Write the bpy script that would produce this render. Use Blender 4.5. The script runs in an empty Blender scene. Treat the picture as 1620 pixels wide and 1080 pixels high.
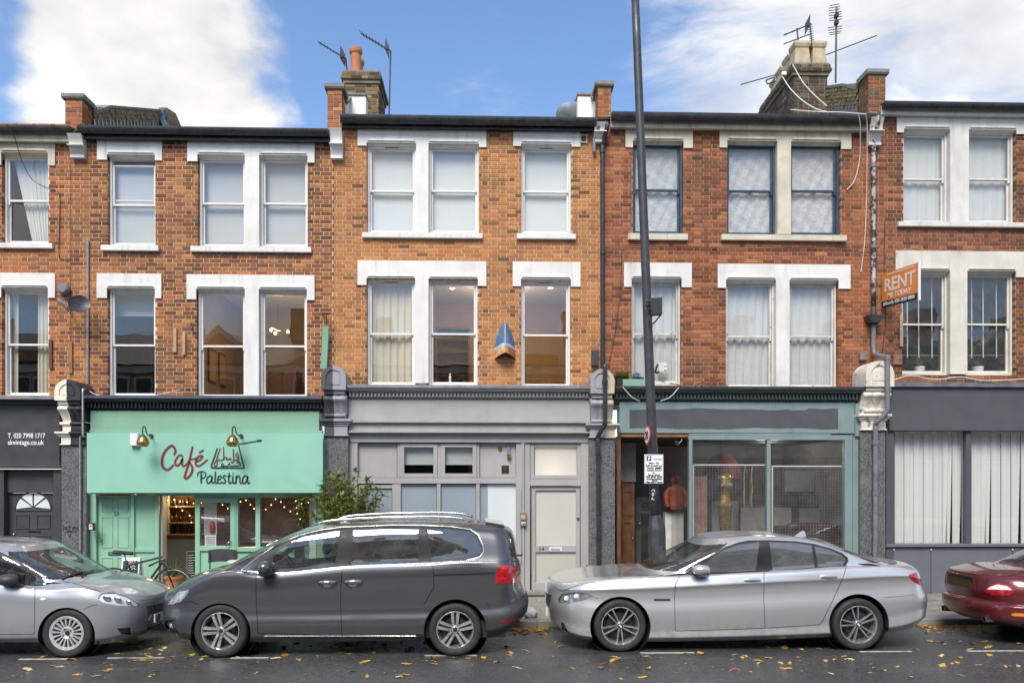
import bpy, bmesh, math, random
import numpy as np
from mathutils import Vector, Matrix
from mathutils.geometry import delaunay_2d_cdt

# ------------------------------------------------------------------ camera, sky, sun, exposure
SC = bpy.context.scene
COL = SC.collection
R = math.radians
YAW, CAMH, FPX, HOR = R(1.8), 2.15, 1303.0, 765.0
cam = bpy.data.objects.new('camera', bpy.data.cameras.new('camera'))
COL.objects.link(cam)
cam.location = (0, 0, CAMH)
cam.rotation_euler = (R(90), 0, -YAW)
cam.data.sensor_width = 36
cam.data.lens = FPX / 1620 * 36
cam.data.shift_y = (HOR - 540) / 1620
cam.data.clip_end = 3000
SC.camera = cam

SUN_ELEV, SUN_AZ = R(48), R(196)      # azimuth clockwise from +Y
wd = bpy.data.worlds.new('World'); SC.world = wd; wd.use_nodes = True
NT = wd.node_tree; NT.nodes.clear()
def wn(t, **k):
    n = NT.nodes.new(t)
    for a, b in k.items(): setattr(n, a, b)
    return n
def wl(a, b): NT.links.new(a, b)
sky = wn('ShaderNodeTexSky', sky_type='NISHITA', sun_disc=False)
sky.sun_elevation = SUN_ELEV; sky.sun_rotation = SUN_AZ; sky.dust_density = 0.3; sky.ozone_density = 1.6; sky.air_density = 1.0
tcw = wn('ShaderNodeTexCoord')
sep = wn('ShaderNodeSeparateXYZ'); wl(tcw.outputs['Generated'], sep.inputs[0])
def wm(op, a, b=None, clamp=False, c=None):
    n = wn('ShaderNodeMath', operation=op); n.use_clamp = clamp
    for i, v in enumerate((a, b, c)):
        if v is None: continue
        if isinstance(v, (int, float)): n.inputs[i].default_value = v
        else: wl(v, n.inputs[i])
    return n.outputs[0]
def skydir(px, py):
    a, b = (px - 810) / FPX, (HOR - py) / FPX
    f = Vector((math.sin(YAW), math.cos(YAW), 0)); r = Vector((math.cos(YAW), -math.sin(YAW), 0))
    return (f + a * r + Vector((0, 0, b))).normalized()
def near_dir(d, r0, r1):                  # 1 inside the angle r0, 0 outside r1 (degrees)
    n = wn('ShaderNodeVectorMath', operation='DOT_PRODUCT'); wl(tcw.outputs['Generated'], n.inputs[0]); n.inputs[1].default_value = d
    m = wn('ShaderNodeMapRange', interpolation_type='SMOOTHSTEP'); wl(n.outputs['Value'], m.inputs[0])
    m.inputs[1].default_value = math.cos(R(r1)); m.inputs[2].default_value = math.cos(R(r0))
    return m.outputs[0]
nz = wn('ShaderNodeTexNoise'); nz.inputs['Scale'].default_value = 2.6; nz.inputs['Detail'].default_value = 10; nz.inputs['Roughness'].default_value = .58
nz.inputs['Distortion'].default_value = .25
mpw = wn('ShaderNodeMapping'); mpw.inputs['Scale'].default_value = (1, 1, 1.7); mpw.inputs['Location'].default_value = (.35, .1, .2)
wl(tcw.outputs['Generated'], mpw.inputs[0]); wl(mpw.outputs[0], nz.inputs['Vector'])
nf = wn('ShaderNodeTexNoise'); nf.inputs['Scale'].default_value = 9; nf.inputs['Detail'].default_value = 8
wl(mpw.outputs[0], nf.inputs['Vector'])
b1 = near_dir(skydir(245, 70), 4, 11)
b2 = near_dir(skydir(1500, 60), 8, 22)
b3 = near_dir(skydir(760, 60), 6, 22)
b4 = near_dir(skydir(-60, 20), 2, 9)
d0 = wm('ADD', nz.outputs[0], wm('MULTIPLY', b1, .40))
d0 = wm('SUBTRACT', d0, wm('MULTIPLY', b3, .27)); d0 = wm('SUBTRACT', d0, wm('MULTIPLY', b4, .22)); d0 = wm('SUBTRACT', d0, wm('MULTIPLY', b2, .05))
d0 = wm('ADD', d0, .03)  # cloud cover raised all round, unseen sky too, to neutralise its blue light
d0 = wm('ADD', d0, wm('MULTIPLY', wm('SUBTRACT', nf.outputs[0], .5), .55))
cu = wn('ShaderNodeMapRange', interpolation_type='SMOOTHSTEP'); wl(d0, cu.inputs[0]); cu.inputs[1].default_value = .50; cu.inputs[2].default_value = .70
mpc = wn('ShaderNodeMapping'); mpc.inputs['Scale'].default_value = (1.0, 1.0, 3.4); mpc.inputs['Rotation'].default_value = (0, R(-28), 0); wl(tcw.outputs['Generated'], mpc.inputs[0])
nc = wn('ShaderNodeTexNoise'); nc.inputs['Scale'].default_value = 3.2; nc.inputs['Detail'].default_value = 9; nc.inputs['Roughness'].default_value = .62; nc.inputs['Distortion'].default_value = .5; wl(mpc.outputs[0], nc.inputs['Vector'])
dc = wm('ADD', nc.outputs[0], wm('MULTIPLY', b2, .3)); dc = wm('SUBTRACT', dc, wm('MULTIPLY', b3, .1)); dc = wm('ADD', dc, .02)
ci = wn('ShaderNodeMapRange', interpolation_type='SMOOTHSTEP'); wl(dc, ci.inputs[0]); ci.inputs[1].default_value = .44; ci.inputs[2].default_value = .8; ci.inputs[4].default_value = .92
clm = wm('MAXIMUM', cu.outputs[0], ci.outputs[0])
cshade = wn('ShaderNodeMapRange'); wl(wm('ADD', nf.outputs[0], wm('MULTIPLY', nz.outputs[0], .6)), cshade.inputs[0])
cshade.inputs[1].default_value = .64; cshade.inputs[2].default_value = .95
ccol = wn('ShaderNodeMix', data_type='RGBA'); wl(cshade.outputs[0], ccol.inputs[0])
ccol.inputs[6].default_value = (4.85, 4.85, 4.95, 1); ccol.inputs[7].default_value = (6.7, 6.6, 6.45, 1)
smul = wn('ShaderNodeMix', data_type='RGBA', blend_type='MULTIPLY'); smul.inputs[0].default_value = 1; wl(sky.outputs[0], smul.inputs[6])
smul.inputs[7].default_value = (1.12, 1.22, 1.34, 1)
mx = wn('ShaderNodeMix', data_type='RGBA'); wl(clm, mx.inputs[0]); wl(smul.outputs[2], mx.inputs[6]); wl(ccol.outputs[2], mx.inputs[7])
bg = wn('ShaderNodeBackground'); bg.inputs[1].default_value = .085; wl(mx.outputs[2], bg.inputs[0])
wo = wn('ShaderNodeOutputWorld'); wl(bg.outputs[0], wo.inputs[0])

sun = bpy.data.objects.new('sun', bpy.data.lights.new('sun', 'SUN')); COL.objects.link(sun)
sun.data.energy = 2.5; sun.data.angle = R(28); sun.data.color = (1, .93, .83)
sd = Vector((math.sin(SUN_AZ) * math.cos(SUN_ELEV), math.cos(SUN_AZ) * math.cos(SUN_ELEV), math.sin(SUN_ELEV)))
sun.rotation_euler = sd.to_track_quat('Z', 'Y').to_euler()
vs = SC.view_settings
vs.view_transform = 'Standard'; vs.look = 'None'; vs.gamma = 1; vs.exposure = .96
SC.cycles.use_denoising = True
SC.cycles.max_bounces = 8; SC.cycles.transparent_max_bounces = 16; SC.cycles.glossy_bounces = 4; SC.cycles.diffuse_bounces = 4

# ------------------------------------------------------------------ helpers
rng = random.Random(7)
def at(px, py, Y):
    a, b = (px - 810) / FPX, (HOR - py) / FPX
    t = Y / (math.cos(YAW) - a * math.sin(YAW))
    return Vector((t * (math.sin(YAW) + a * math.cos(YAW)), Y, CAMH + t * b))
def xa(px, Y): return at(px, 700, Y).x
def za(py, Y, px=810): return at(px, py, Y).z

class MB:
    def __init__(s): s.v = []; s.f = []
    def add(s, vs, fs):
        o = len(s.v); s.v += [tuple(q) for q in vs]; s.f += [tuple(i + o for i in f) for f in fs]; return s
    def box(s, x0, x1, y0, y1, z0, z1):
        if x0 > x1: x0, x1 = x1, x0
        if y0 > y1: y0, y1 = y1, y0
        if z0 > z1: z0, z1 = z1, z0
        return s.add([(x0,y0,z0),(x1,y0,z0),(x1,y1,z0),(x0,y1,z0),(x0,y0,z1),(x1,y0,z1),(x1,y1,z1),(x0,y1,z1)],
                     [(0,3,2,1),(4,5,6,7),(0,1,5,4),(1,2,6,5),(2,3,7,6),(3,0,4,7)])
    def cbox(s, x0, x1, y0, y1, z0, z1, c=.008):          # box with its front (low y) edges chamfered
        if x0 > x1: x0, x1 = x1, x0
        if z0 > z1: z0, z1 = z1, z0
        return s.add([(x0+c,y0,z0+c),(x1-c,y0,z0+c),(x1-c,y0,z1-c),(x0+c,y0,z1-c),(x0,y0+c,z0),(x1,y0+c,z0),(x1,y0+c,z1),(x0,y0+c,z1),
                      (x0,y1,z0),(x1,y1,z0),(x1,y1,z1),(x0,y1,z1)],
                     [(0,1,2,3),(4,5,1,0),(5,6,2,1),(6,7,3,2),(7,4,0,3),(8,9,5,4),(9,10,6,5),(10,11,7,6),(11,8,4,7),(11,10,9,8)])
    def prism_y(s, poly, y0, y1):                           # polygon in (x,z), counter-clockwise seen from -y
        n = len(poly)
        s.add([(x, y0, z) for x, z in poly] + [(x, y1, z) for x, z in poly],
              [tuple(range(n)), tuple(range(2*n-1, n-1, -1))] + [(i, i+n, (i+1) % n + n, (i+1) % n) for i in range(n)])
        return s
    def prism_x(s, poly, x0, x1):                           # polygon in (y,z)
        n = len(poly)
        s.add([(x0, y, z) for y, z in poly] + [(x1, y, z) for y, z in poly],
              [tuple(range(n-1, -1, -1)), tuple(range(n, 2*n))] + [(i, (i+1) % n, (i+1) % n + n, i+n) for i in range(n)])
        return s
    def prism_z(s, poly, z0, z1):
        n = len(poly)
        s.add([(x, y, z0) for x, y in poly] + [(x, y, z1) for x, y in poly],
              [tuple(range(n-1, -1, -1)), tuple(range(n, 2*n))] + [(i, (i+1) % n, (i+1) % n + n, i+n) for i in range(n)])
        return s
    def tube(s, pts, r, n=8, caps=True):
        pts = [Vector(p) for p in pts]
        rr = r if isinstance(r, (list, tuple)) else [r] * len(pts)
        rings = []; up = None
        for i, p in enumerate(pts):
            d = (pts[min(i+1, len(pts)-1)] - pts[max(i-1, 0)])
            if d.length < 1e-9: d = Vector((0,0,1))
            d.normalize()
            if up is None: up = d.orthogonal().normalized()
            up = (up - d * up.dot(d));
            if up.length < 1e-6: up = d.orthogonal()
            up.normalize(); w = d.cross(up)
            rings.append([p + (up * math.cos(2*math.pi*k/n) + w * math.sin(2*math.pi*k/n)) * rr[i] for k in range(n)])
        o = len(s.v)
        for q in rings: s.v += [tuple(x) for x in q]
        for i in range(len(pts)-1):
            for k in range(n):
                a, b = o+i*n+k, o+i*n+(k+1) % n
                s.f.append((a, b, b+n, a+n))
        if caps:
            s.f.append(tuple(o+k for k in range(n-1, -1, -1))); e = o+(len(pts)-1)*n
            s.f.append(tuple(e+k for k in range(n)))
        return s
    def lathe(s, prof, n=24, origin=(0,0,0), axis='z', ang=(0, 2*math.pi)):   # prof: (r, h)
        o = len(s.v); m = len(prof); full = abs(ang[1]-ang[0]-2*math.pi) < 1e-6
        cnt = n if full else n+1
        for k in range(cnt):
            t = ang[0] + (ang[1]-ang[0])*k/n; c, q = math.cos(t), math.sin(t)
            for r_, h in prof:
                p = (r_*c, r_*q, h) if axis == 'z' else ((r_*c, h, r_*q) if axis == 'y' else (h, r_*c, r_*q))
                s.v.append((p[0]+origin[0], p[1]+origin[1], p[2]+origin[2]))
        for k in range(n):
            k2 = (k+1) % cnt
            for i in range(m-1):
                a, b, c_, d = o+k*m+i, o+k2*m+i, o+k2*m+i+1, o+k*m+i+1
                s.f.append((a, b, c_, d) if axis != 'y' else (d, c_, b, a))
        return s
    def grid(s, fn, nu, nv):
        o = len(s.v)
        for i in range(nu+1):
            for j in range(nv+1): s.v.append(tuple(fn(i/nu, j/nv)))
        for i in range(nu):
            for j in range(nv):
                a = o+i*(nv+1)+j; s.f.append((a, a+nv+1, a+nv+2, a+1))
        return s
    def sphere(s, c, r, nu=12, nv=8, sc=(1,1,1)):
        return s.grid(lambda u, v: (c[0]+r*sc[0]*math.cos(2*math.pi*u)*math.sin(math.pi*v), c[1]+r*sc[1]*math.sin(2*math.pi*u)*math.sin(math.pi*v), c[2]-r*sc[2]*math.cos(math.pi*v)), nu, nv)
    def mesh(s, name, smooth=False):
        me = bpy.data.meshes.new(name); me.from_pydata(s.v, [], s.f); me.update()
        if smooth: me.polygons.foreach_set('use_smooth', [True]*len(me.polygons))
        return me
    def build(s, name, mat, parent=None, smooth=False, sharp=None):
        me = s.mesh(name, smooth or sharp is not None)
        if sharp is not None: me.set_sharp_from_angle(angle=R(sharp))
        return obj(name, me, mat, parent)

def obj(name, me, mat=None, parent=None, loc=None, rot=None):
    o = bpy.data.objects.new(name, me); COL.objects.link(o)
    if mat is not None and me is not None and len(me.materials) == 0: me.materials.append(M[mat] if isinstance(mat, str) else mat)
    if loc is not None: o.location = loc
    if rot is not None: o.rotation_euler = rot
    if parent is not None:
        o.parent = parent
        o.matrix_parent_inverse = WM.get(parent.name, Matrix.Identity(4)).inverted()
    return o
WM = {}                                     # world matrices of Empties
def thing(name, label, cat, loc=(0,0,0), group=None, rot=None):
    o = bpy.data.objects.new(name, None); COL.objects.link(o); o.location = loc
    o.empty_display_size = .1
    m = Matrix.Translation(loc)
    if rot is not None: o.rotation_euler = rot; m = m @ Matrix.Rotation(rot[2], 4, 'Z')
    WM[o.name] = m
    return tag(o, label, cat, group)
def tag(o, label=None, cat=None, group=None, kind=None):
    if label: o['label'] = label
    if cat: o['category'] = cat
    if group: o['group'] = group
    if kind: o['kind'] = kind
    return o
def empty_part(name, parent):               # an empty part that groups sub-parts, at the parent's place
    o = bpy.data.objects.new(name, None); COL.objects.link(o); o.parent = parent
    o.matrix_parent_inverse = WM.get(parent.name, Matrix.Identity(4)).inverted(); o.empty_display_size = .1
    return o
def smoothpath(pts, n=6):                   # Catmull-Rom through points
    pts = [Vector(p) for p in pts]; out = []
    P = [2*pts[0]-pts[1]] + pts + [2*pts[-1]-pts[-2]]
    for i in range(1, len(P)-2):
        for k in range(n):
            t = k/n; a, b, c, d = P[i-1], P[i], P[i+1], P[i+2]
            out.append(.5*((2*b)+(-a+c)*t+(2*a-5*b+4*c-d)*t*t+(-a+3*b-3*c+d)*t**3))
    out.append(pts[-1]); return out

# ------------------------------------------------------------------ materials
M = {}
class NG:
    def __init__(s, name):
        s.m = bpy.data.materials.new(name); s.m.use_nodes = True; s.t = s.m.node_tree; s.t.nodes.clear()
        s.out = s.n('ShaderNodeOutputMaterial'); s.geo = None
    def n(s, t, **k):
        q = s.t.nodes.new(t)
        for a, b in k.items(): setattr(q, a, b)
        return q
    def l(s, a, b): s.t.links.new(a, b)
    def put(s, sock, v):
        if isinstance(v, (int, float)): sock.default_value = v
        elif isinstance(v, (tuple, list)): sock.default_value = tuple(v) + ((1,) if len(v) == 3 and len(sock.default_value) == 4 else ())
        else: s.l(v, sock)
    def pos(s):
        if s.geo is None: s.geo = s.n('ShaderNodeNewGeometry')
        return s.geo.outputs['Position']
    def noise(s, scale, detail=4, rough=.55, sc=(1,1,1), vec=None, dist=0):
        mp = s.n('ShaderNodeMapping'); mp.inputs['Scale'].default_value = sc; s.l(vec or s.pos(), mp.inputs[0])
        q = s.n('ShaderNodeTexNoise'); q.inputs['Scale'].default_value = scale; q.inputs['Detail'].default_value = detail; q.inputs['Roughness'].default_value = rough
        q.inputs['Distortion'].default_value = dist
        s.l(mp.outputs[0], q.inputs['Vector']); return q.outputs[0]
    def voro(s, scale, feature='F1', out='Distance', sc=(1,1,1), rnd=1):
        mp = s.n('ShaderNodeMapping'); mp.inputs['Scale'].default_value = sc; s.l(s.pos(), mp.inputs[0])
        q = s.n('ShaderNodeTexVoronoi', feature=feature); q.inputs['Scale'].default_value = scale; q.inputs['Randomness'].default_value = rnd
        s.l(mp.outputs[0], q.inputs['Vector']); return q.outputs[out]
    def ramp(s, v, a, b, lo=0, hi=1, smooth=True):
        q = s.n('ShaderNodeMapRange', interpolation_type='SMOOTHSTEP' if smooth else 'LINEAR'); s.l(v, q.inputs[0])
        for i, x in zip((1,2,3,4), (a,b,lo,hi)): q.inputs[i].default_value = x
        return q.outputs[0]
    def mix(s, f, a, b, blend='MIX'):
        q = s.n('ShaderNodeMix', data_type='RGBA', blend_type=blend); s.put(q.inputs[0], f); s.put(q.inputs[6], a); s.put(q.inputs[7], b); return q.outputs[2]
    def math(s, op, a, b=None):
        q = s.n('ShaderNodeMath', operation=op); s.put(q.inputs[0], a)
        if b is not None: s.put(q.inputs[1], b)
        return q.outputs[0]
    def bump(s, h, strength=.3, dist=.01, normal=None):
        q = s.n('ShaderNodeBump'); q.inputs['Strength'].default_value = strength; q.inputs['Distance'].default_value = dist; s.l(h, q.inputs['Height'])
        if normal is not None: s.l(normal, q.inputs['Normal'])
        return q.outputs[0]
    def bsdf(s, col, rough=.5, metal=0, spec=.5, normal=None, **k):
        q = s.n('ShaderNodeBsdfPrincipled'); s.put(q.inputs['Base Color'], col); s.put(q.inputs['Roughness'], rough); s.put(q.inputs['Metallic'], metal)
        s.put(q.inputs['Specular IOR Level'], spec)
        if normal is not None: s.l(normal, q.inputs['Normal'])
        for a, b in k.items(): s.put(q.inputs[a.replace('_', ' ')], b)
        return q.outputs[0]
    def done(s, sh, name=None):
        s.l(sh, s.out.inputs[0]); M[name or s.m.name] = s.m; return s.m

def srgb(r, g, b): return tuple(((c/255)/12.92 if c/255 <= .04045 else ((c/255+.055)/1.055)**2.4) for c in (r, g, b))
def pmat(name, col, rough=.55, var=.12, scale=3, streak=0, dirt=0, dirtcol=(.06,.055,.05), bump=.08, bscale=120, metal=0, spec=.5, speck=0, **k):
    g = NG(name)
    c = g.mix(g.ramp(g.noise(scale, 6), .3, .7), tuple(x*(1-var) for x in col), tuple(min(1, x*(1+var)) for x in col))
    if streak:
        c = g.mix(g.math('MULTIPLY', g.ramp(g.noise(9, 5, sc=(1,1,.08)), .5, .75), streak), c, dirtcol)
    if dirt:
        c = g.mix(g.math('MULTIPLY', g.ramp(g.noise(2.2, 9, .68), .52, .72), dirt), c, dirtcol)
    if speck:
        c = g.mix(g.math('MULTIPLY', g.ramp(g.voro(160), .0, .35, 1, 0), speck), c, tuple(x*.35 for x in col))
    rg = g.ramp(g.noise(scale*2.3, 5), .3, .7, max(.02, rough-.1), min(1, rough+.1))
    nrm = g.bump(g.noise(bscale, 3), bump, .004) if bump else None
    return g.done(g.bsdf(c, rg, metal, spec, nrm, **k))

def peelmat(name, paint, under, amount=.5, rough=.6):     # flaking paint over stone or timber
    g = NG(name)
    n = g.noise(7, 10, .7); m = g.ramp(n, 1-amount-.03, 1-amount+.03)
    c0 = g.mix(g.ramp(g.noise(3, 6), .3, .7), tuple(x*.82 for x in paint), paint)
    c0 = g.mix(g.math('MULTIPLY', g.ramp(g.noise(9, 5, sc=(1,1,.08)), .5, .75), .35), c0, (.13,.11,.08))
    c = g.mix(m, c0, g.mix(g.noise(30, 4), tuple(x*.5 for x in under), under))
    h = g.math('SUBTRACT', g.noise(60, 4), g.math('MULTIPLY', m, 1.5))
    return g.done(g.bsdf(c, rough, 0, .4, g.bump(h, .35, .004)))

# paints and stone
pmat('white_paint', (.66,.645,.615), .5, .07, 2, streak=.45, dirtcol=(.3,.285,.25), dirt=.2)
pmat('white_frame', (.69,.68,.655), .35, .03, 2, streak=.08, dirtcol=(.35,.34,.32))
pmat('old_white', (.6,.585,.55), .55, .08, 3, streak=.3, dirtcol=(.2,.19,.17), dirt=.2)
pmat('cream_stone', (.55,.50,.39), .7, .1, 3, streak=.45, dirtcol=(.2,.16,.11), dirt=.35)
peelmat('peeling_white', (.62,.6,.55), (.25,.2,.14), .38)
pmat('grey_paint', (.345,.335,.335), .42, .06, 1.5, streak=.22, dirtcol=(.2,.195,.19), dirt=.1)
pmat('charcoal_paint', (.048,.048,.052), .45, .08, 2, streak=.1)
pmat('black_paint', srgb(30,31,36), .4, .15, 3, streak=.15, dirtcol=(.12,.12,.12))
pmat('mint_paint', srgb(134,178,154), .45, .08, 1.6, streak=.3, dirt=.12, dirtcol=srgb(100,140,118))
pmat('mint_board', srgb(134,186,166), .5, .04, 1.2, streak=.08, dirtcol=srgb(105,155,136))
pmat('mint_upper', srgb(124,164,142), .5, .05, 1.2, streak=.12, dirtcol=srgb(95,140,120))
pmat('teal_paint', srgb(118,138,138), .5, .07, 2, streak=.25, dirtcol=srgb(86,98,97))
pmat('teal_dark', srgb(66,78,75), .5, .1, 2, streak=.25, dirtcol=(.04,.045,.045))
pmat('slate_paint', (.07,.075,.082), .5, .07, 1.4, streak=.18, dirtcol=srgb(60,64,74))
pmat('slate_panel', srgb(98,101,107), .5, .05, 1.4, streak=.1, dirtcol=srgb(85,88,96))
pmat('overpaint', srgb(72,75,78), .6, .08, 4)
pmat('lead', (.16,.17,.19), .45, .2, 5, metal=.3)
pmat('lead_blue', srgb(58,66,88), .45, .2, 5)
pmat('gutter_black', (.022,.023,.026), .32, .3, 4, dirt=.3, dirtcol=(.06,.065,.05))
pmat('pipe_black', (.03,.03,.034), .35, .2, 4)
pmat('pipe_grey', (.15,.155,.17), .45, .2, 5, streak=.3, dirtcol=(.4,.4,.4))
peelmat('pipe_peeling', (.5,.5,.52), (.06,.055,.055), .5)
pmat('white_plastic', (.7,.7,.69), .4, .04)
pmat('cable_white', (.6,.59,.56), .5, .08)
pmat('cable_black', (.02,.02,.022), .5, .1)
pmat('grey_metal', (.3,.31,.33), .4, .12, 6, metal=.6)
pmat('galvanised', (.36,.365,.37), .45, .2, 14, metal=.7)
pmat('black_plastic', (.018,.018,.02), .45, .1)
pmat('dark_metal', (.06,.06,.065), .45, .2, 6, metal=.4)
pmat('chrome', (.5,.505,.51), .24, .03, metal=1, bump=0)
pmat('brass', (.5,.33,.12), .22, .12, 6, metal=1, bump=0)
pmat('terracotta', (.42,.16,.07), .75, .12, 8)
pmat('pot_buff', (.42,.34,.23), .85, .18, 6, dirt=.4, dirtcol=(.12,.1,.07))
pmat('stone_cap', (.2,.19,.16), .85, .2, 8, dirt=.5, dirtcol=(.06,.065,.04))
pmat('mortar_pale', (.5,.38,.245), .9, .14, 4, bump=.4, bscale=160)
pmat('mortar_dark', (.3,.22,.14), .9, .2, 3, bump=.4, bscale=160, dirt=.5)
pmat('mortar_soot', (.2,.17,.12), .9, .25, 3, bump=.4, bscale=160, dirt=.6)
pmat('render_white', (.72,.72,.7), .7, .05, 3, streak=.2, dirtcol=(.3,.3,.28), dirt=.15)
pmat('brown_wood', (.13,.055,.022), .5, .25, 6)
pmat('pale_wood', (.4,.29,.18), .6, .15, 6)
pmat('orange_wood', (.24,.12,.045), .6, .2, 6)
pmat('terracotta_tile', (.26,.13,.09), .5, .2, 8, dirt=.3)
pmat('plaster_cream', (.6,.57,.5), .8, .05)
pmat('plaster_white', (.7,.7,.68), .8, .04)
pmat('plaster_tan', (.42,.26,.12), .8, .06)
pmat('plaster_warm', (.34,.24,.15), .8, .06)
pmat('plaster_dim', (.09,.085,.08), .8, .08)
pmat('ceiling_white', (.75,.75,.74), .8, .02)
pmat('floor_wood', (.16,.09,.045), .5, .2, 5)
pmat('cafe_wall', (.15,.075,.035), .7, .2, 3)
pmat('cafe_white', (.55,.55,.5), .7, .06)
pmat('shop_wall', (.2,.19,.18), .8, .15, 2)
pmat('leaf_yellow', (.44,.29,.03), .6, .3, 30, bump=0)
pmat('ink_dark', (.012,.035,.04), .5, .05, bump=0)
pmat('ink_red', (.17,.025,.025), .5, .08, bump=0)
pmat('ink_white', (.8,.8,.8), .5, .02, bump=0)
pmat('ink_black', (.012,.012,.014), .5, .02, bump=0)
pmat('ink_grey', (.2,.21,.22), .5, .02, bump=0)
pmat('ink_blue', (.01,.06,.3), .45, .02, bump=0)
pmat('sign_white', (.72,.72,.72), .4, .03, bump=0)
pmat('sign_orange', (.88,.27,.04), .4, .05, bump=0)
pmat('sign_red', (.55,.02,.03), .4, .03, bump=0)
pmat('tyre', (.022,.022,.023), .7, .25, 12, bump=.2, bscale=60, dirt=.1, dirtcol=(.05,.047,.04))
pmat('rubber', (.012,.012,.013), .55, .1)
pmat('interior_dark', (.018,.018,.02), .8, .1)
pmat('seat_fabric', (.05,.052,.056), .9, .1)
pmat('rim_dark', (.05,.05,.055), .4, .1, metal=.6)
def curtmat(name, col, tr=.4):
    g = NG(name); c = g.mix(g.noise(2.5, 6), tuple(x*.86 for x in col), col)
    d = g.n('ShaderNodeBsdfDiffuse'); g.put(d.inputs[0], c); t = g.n('ShaderNodeBsdfTranslucent'); g.put(t.inputs[0], c)
    m = g.n('ShaderNodeMixShader'); m.inputs[0].default_value = tr; g.l(d.outputs[0], m.inputs[1]); g.l(t.outputs[0], m.inputs[2]); return g.done(m.outputs[0])
curtmat('curtain_white', (.72,.73,.72), .12); curtmat('curtain_cream', (.66,.61,.5), .12); curtmat('blind_white', (.76,.79,.8), .12); curtmat('net_grey', (.6,.62,.63), .15)
curtmat('blind_strip', (.82,.82,.8), .1)
def emis(name, col, s):
    g = NG(name); e = g.n('ShaderNodeEmission'); g.put(e.inputs[0], col); e.inputs[1].default_value = s; return g.done(e.outputs[0])
emis('bulb_warm', (1,.62,.22), 4); emis('bulb_soft', (1,.75,.4), 4); emis('lamp_lit', (1,.78,.5), 6); emis('display_amber', (1,.6,.05), .5)
def glassmat(name, refl=.12, tint=(1,1,1), rough=.0, wav=.0, dust=0, even=.3):
    g = NG(name)
    tr = g.n('ShaderNodeBsdfTransparent'); g.put(tr.inputs[0], tint)
    gl = g.n('ShaderNodeBsdfGlossy'); gl.inputs['Roughness'].default_value = rough
    lw = g.n('ShaderNodeLayerWeight'); lw.inputs[0].default_value = .5
    if wav:
        nb = g.bump(g.noise(1.3, 2), wav, .02); g.l(nb, gl.inputs['Normal'])
    f = g.math('ADD', g.math('MULTIPLY', g.math('POWER', lw.outputs['Facing'], 4.5), .85), refl)
    m = g.n('ShaderNodeMixShader'); g.l(f, m.inputs[0]); g.l(tr.outputs[0], m.inputs[1]); g.l(gl.outputs[0], m.inputs[2])
    sh = m.outputs[0]
    if dust:
        df = g.n('ShaderNodeBsdfDiffuse'); g.put(df.inputs[0], (.6,.62,.64)); m2 = g.n('ShaderNodeMixShader')
        g.l(g.ramp(g.noise(5, 8, .7), .3, .8, dust*even, dust), m2.inputs[0]); g.l(sh, m2.inputs[1]); g.l(df.outputs[0], m2.inputs[2]); sh = m2.outputs[0]
    return g.done(sh)
glassmat('glass', .14, (.96,.97,.96), 0, .07)
glassmat('glass_old', .1, (.92,.93,.92), .01, .2, dust=.1)
glassmat('glass_shop', .11, (.88,.89,.88), 0, .08, dust=.07)
glassmat('car_glass', .14, (.7,.77,.75), 0, 0, dust=.05)
glassmat('car_glass_dark', .19, (.22,.26,.26), 0, 0, dust=.08)
glassmat('car_glass_mist', .2, (.32,.35,.36), .01, 0, dust=.15, even=.7)
glassmat('lens_clear', .1, (.9,.92,.93), .03)
def frostmat(name, col, rough=.35):
    g = NG(name); c = g.mix(g.ramp(g.noise(1.2, 3), .3, .7), tuple(x*.92 for x in col), col)
    return g.done(g.bsdf(c, rough, 0, .6))
frostmat('frost_blue', srgb(138,150,160)); frostmat('frost_white', srgb(206,212,212)); frostmat('frost_cream', srgb(192,189,180)); frostmat('frost_sand', srgb(180,177,168))
def plasticfilm():
    g = NG('film'); n = g.noise(3, 9, .7, sc=(1,1,1.4), dist=1.6); w = g.noise(9, 9, .72, sc=(1,1,1.3), dist=2.6)
    c = g.mix(g.ramp(n, .3, .7), (.62,.625,.63), (.70,.705,.71)); c = g.mix(g.math('MULTIPLY', g.ramp(w, .55, .62), .25), c, (.85,.85,.86))  # paler wrinkle crests: highlights put into the sheet's colour
    return g.done(g.bsdf(c, .4, 0, .5, g.bump(w, .9, .05)))
plasticfilm()
def granite():
    g = NG('granite'); v = g.noise(55, 6, .8); w = g.noise(130, 3)
    c = g.mix(g.ramp(v, .42, .6), (.028,.03,.033), (.19,.19,.19)); c = g.mix(g.ramp(w, .6, .68), c, (.33,.33,.32))
    c = g.mix(g.math('MULTIPLY', g.ramp(g.noise(1.6, 6), .5, .7), .5), c, (.2,.2,.2))
    return g.done(g.bsdf(c, .38, 0, .5))
granite()
def slate():
    g = NG('slate'); c = g.mix(g.noise(4, 6), (.035,.037,.04), (.09,.09,.09)); c = g.mix(g.ramp(g.noise(9, 8, .7), .5, .62), c, (.13,.15,.05))
    return g.done(g.bsdf(c, .6, 0, .5, g.bump(g.noise(40), .3, .01)))
slate()
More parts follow.
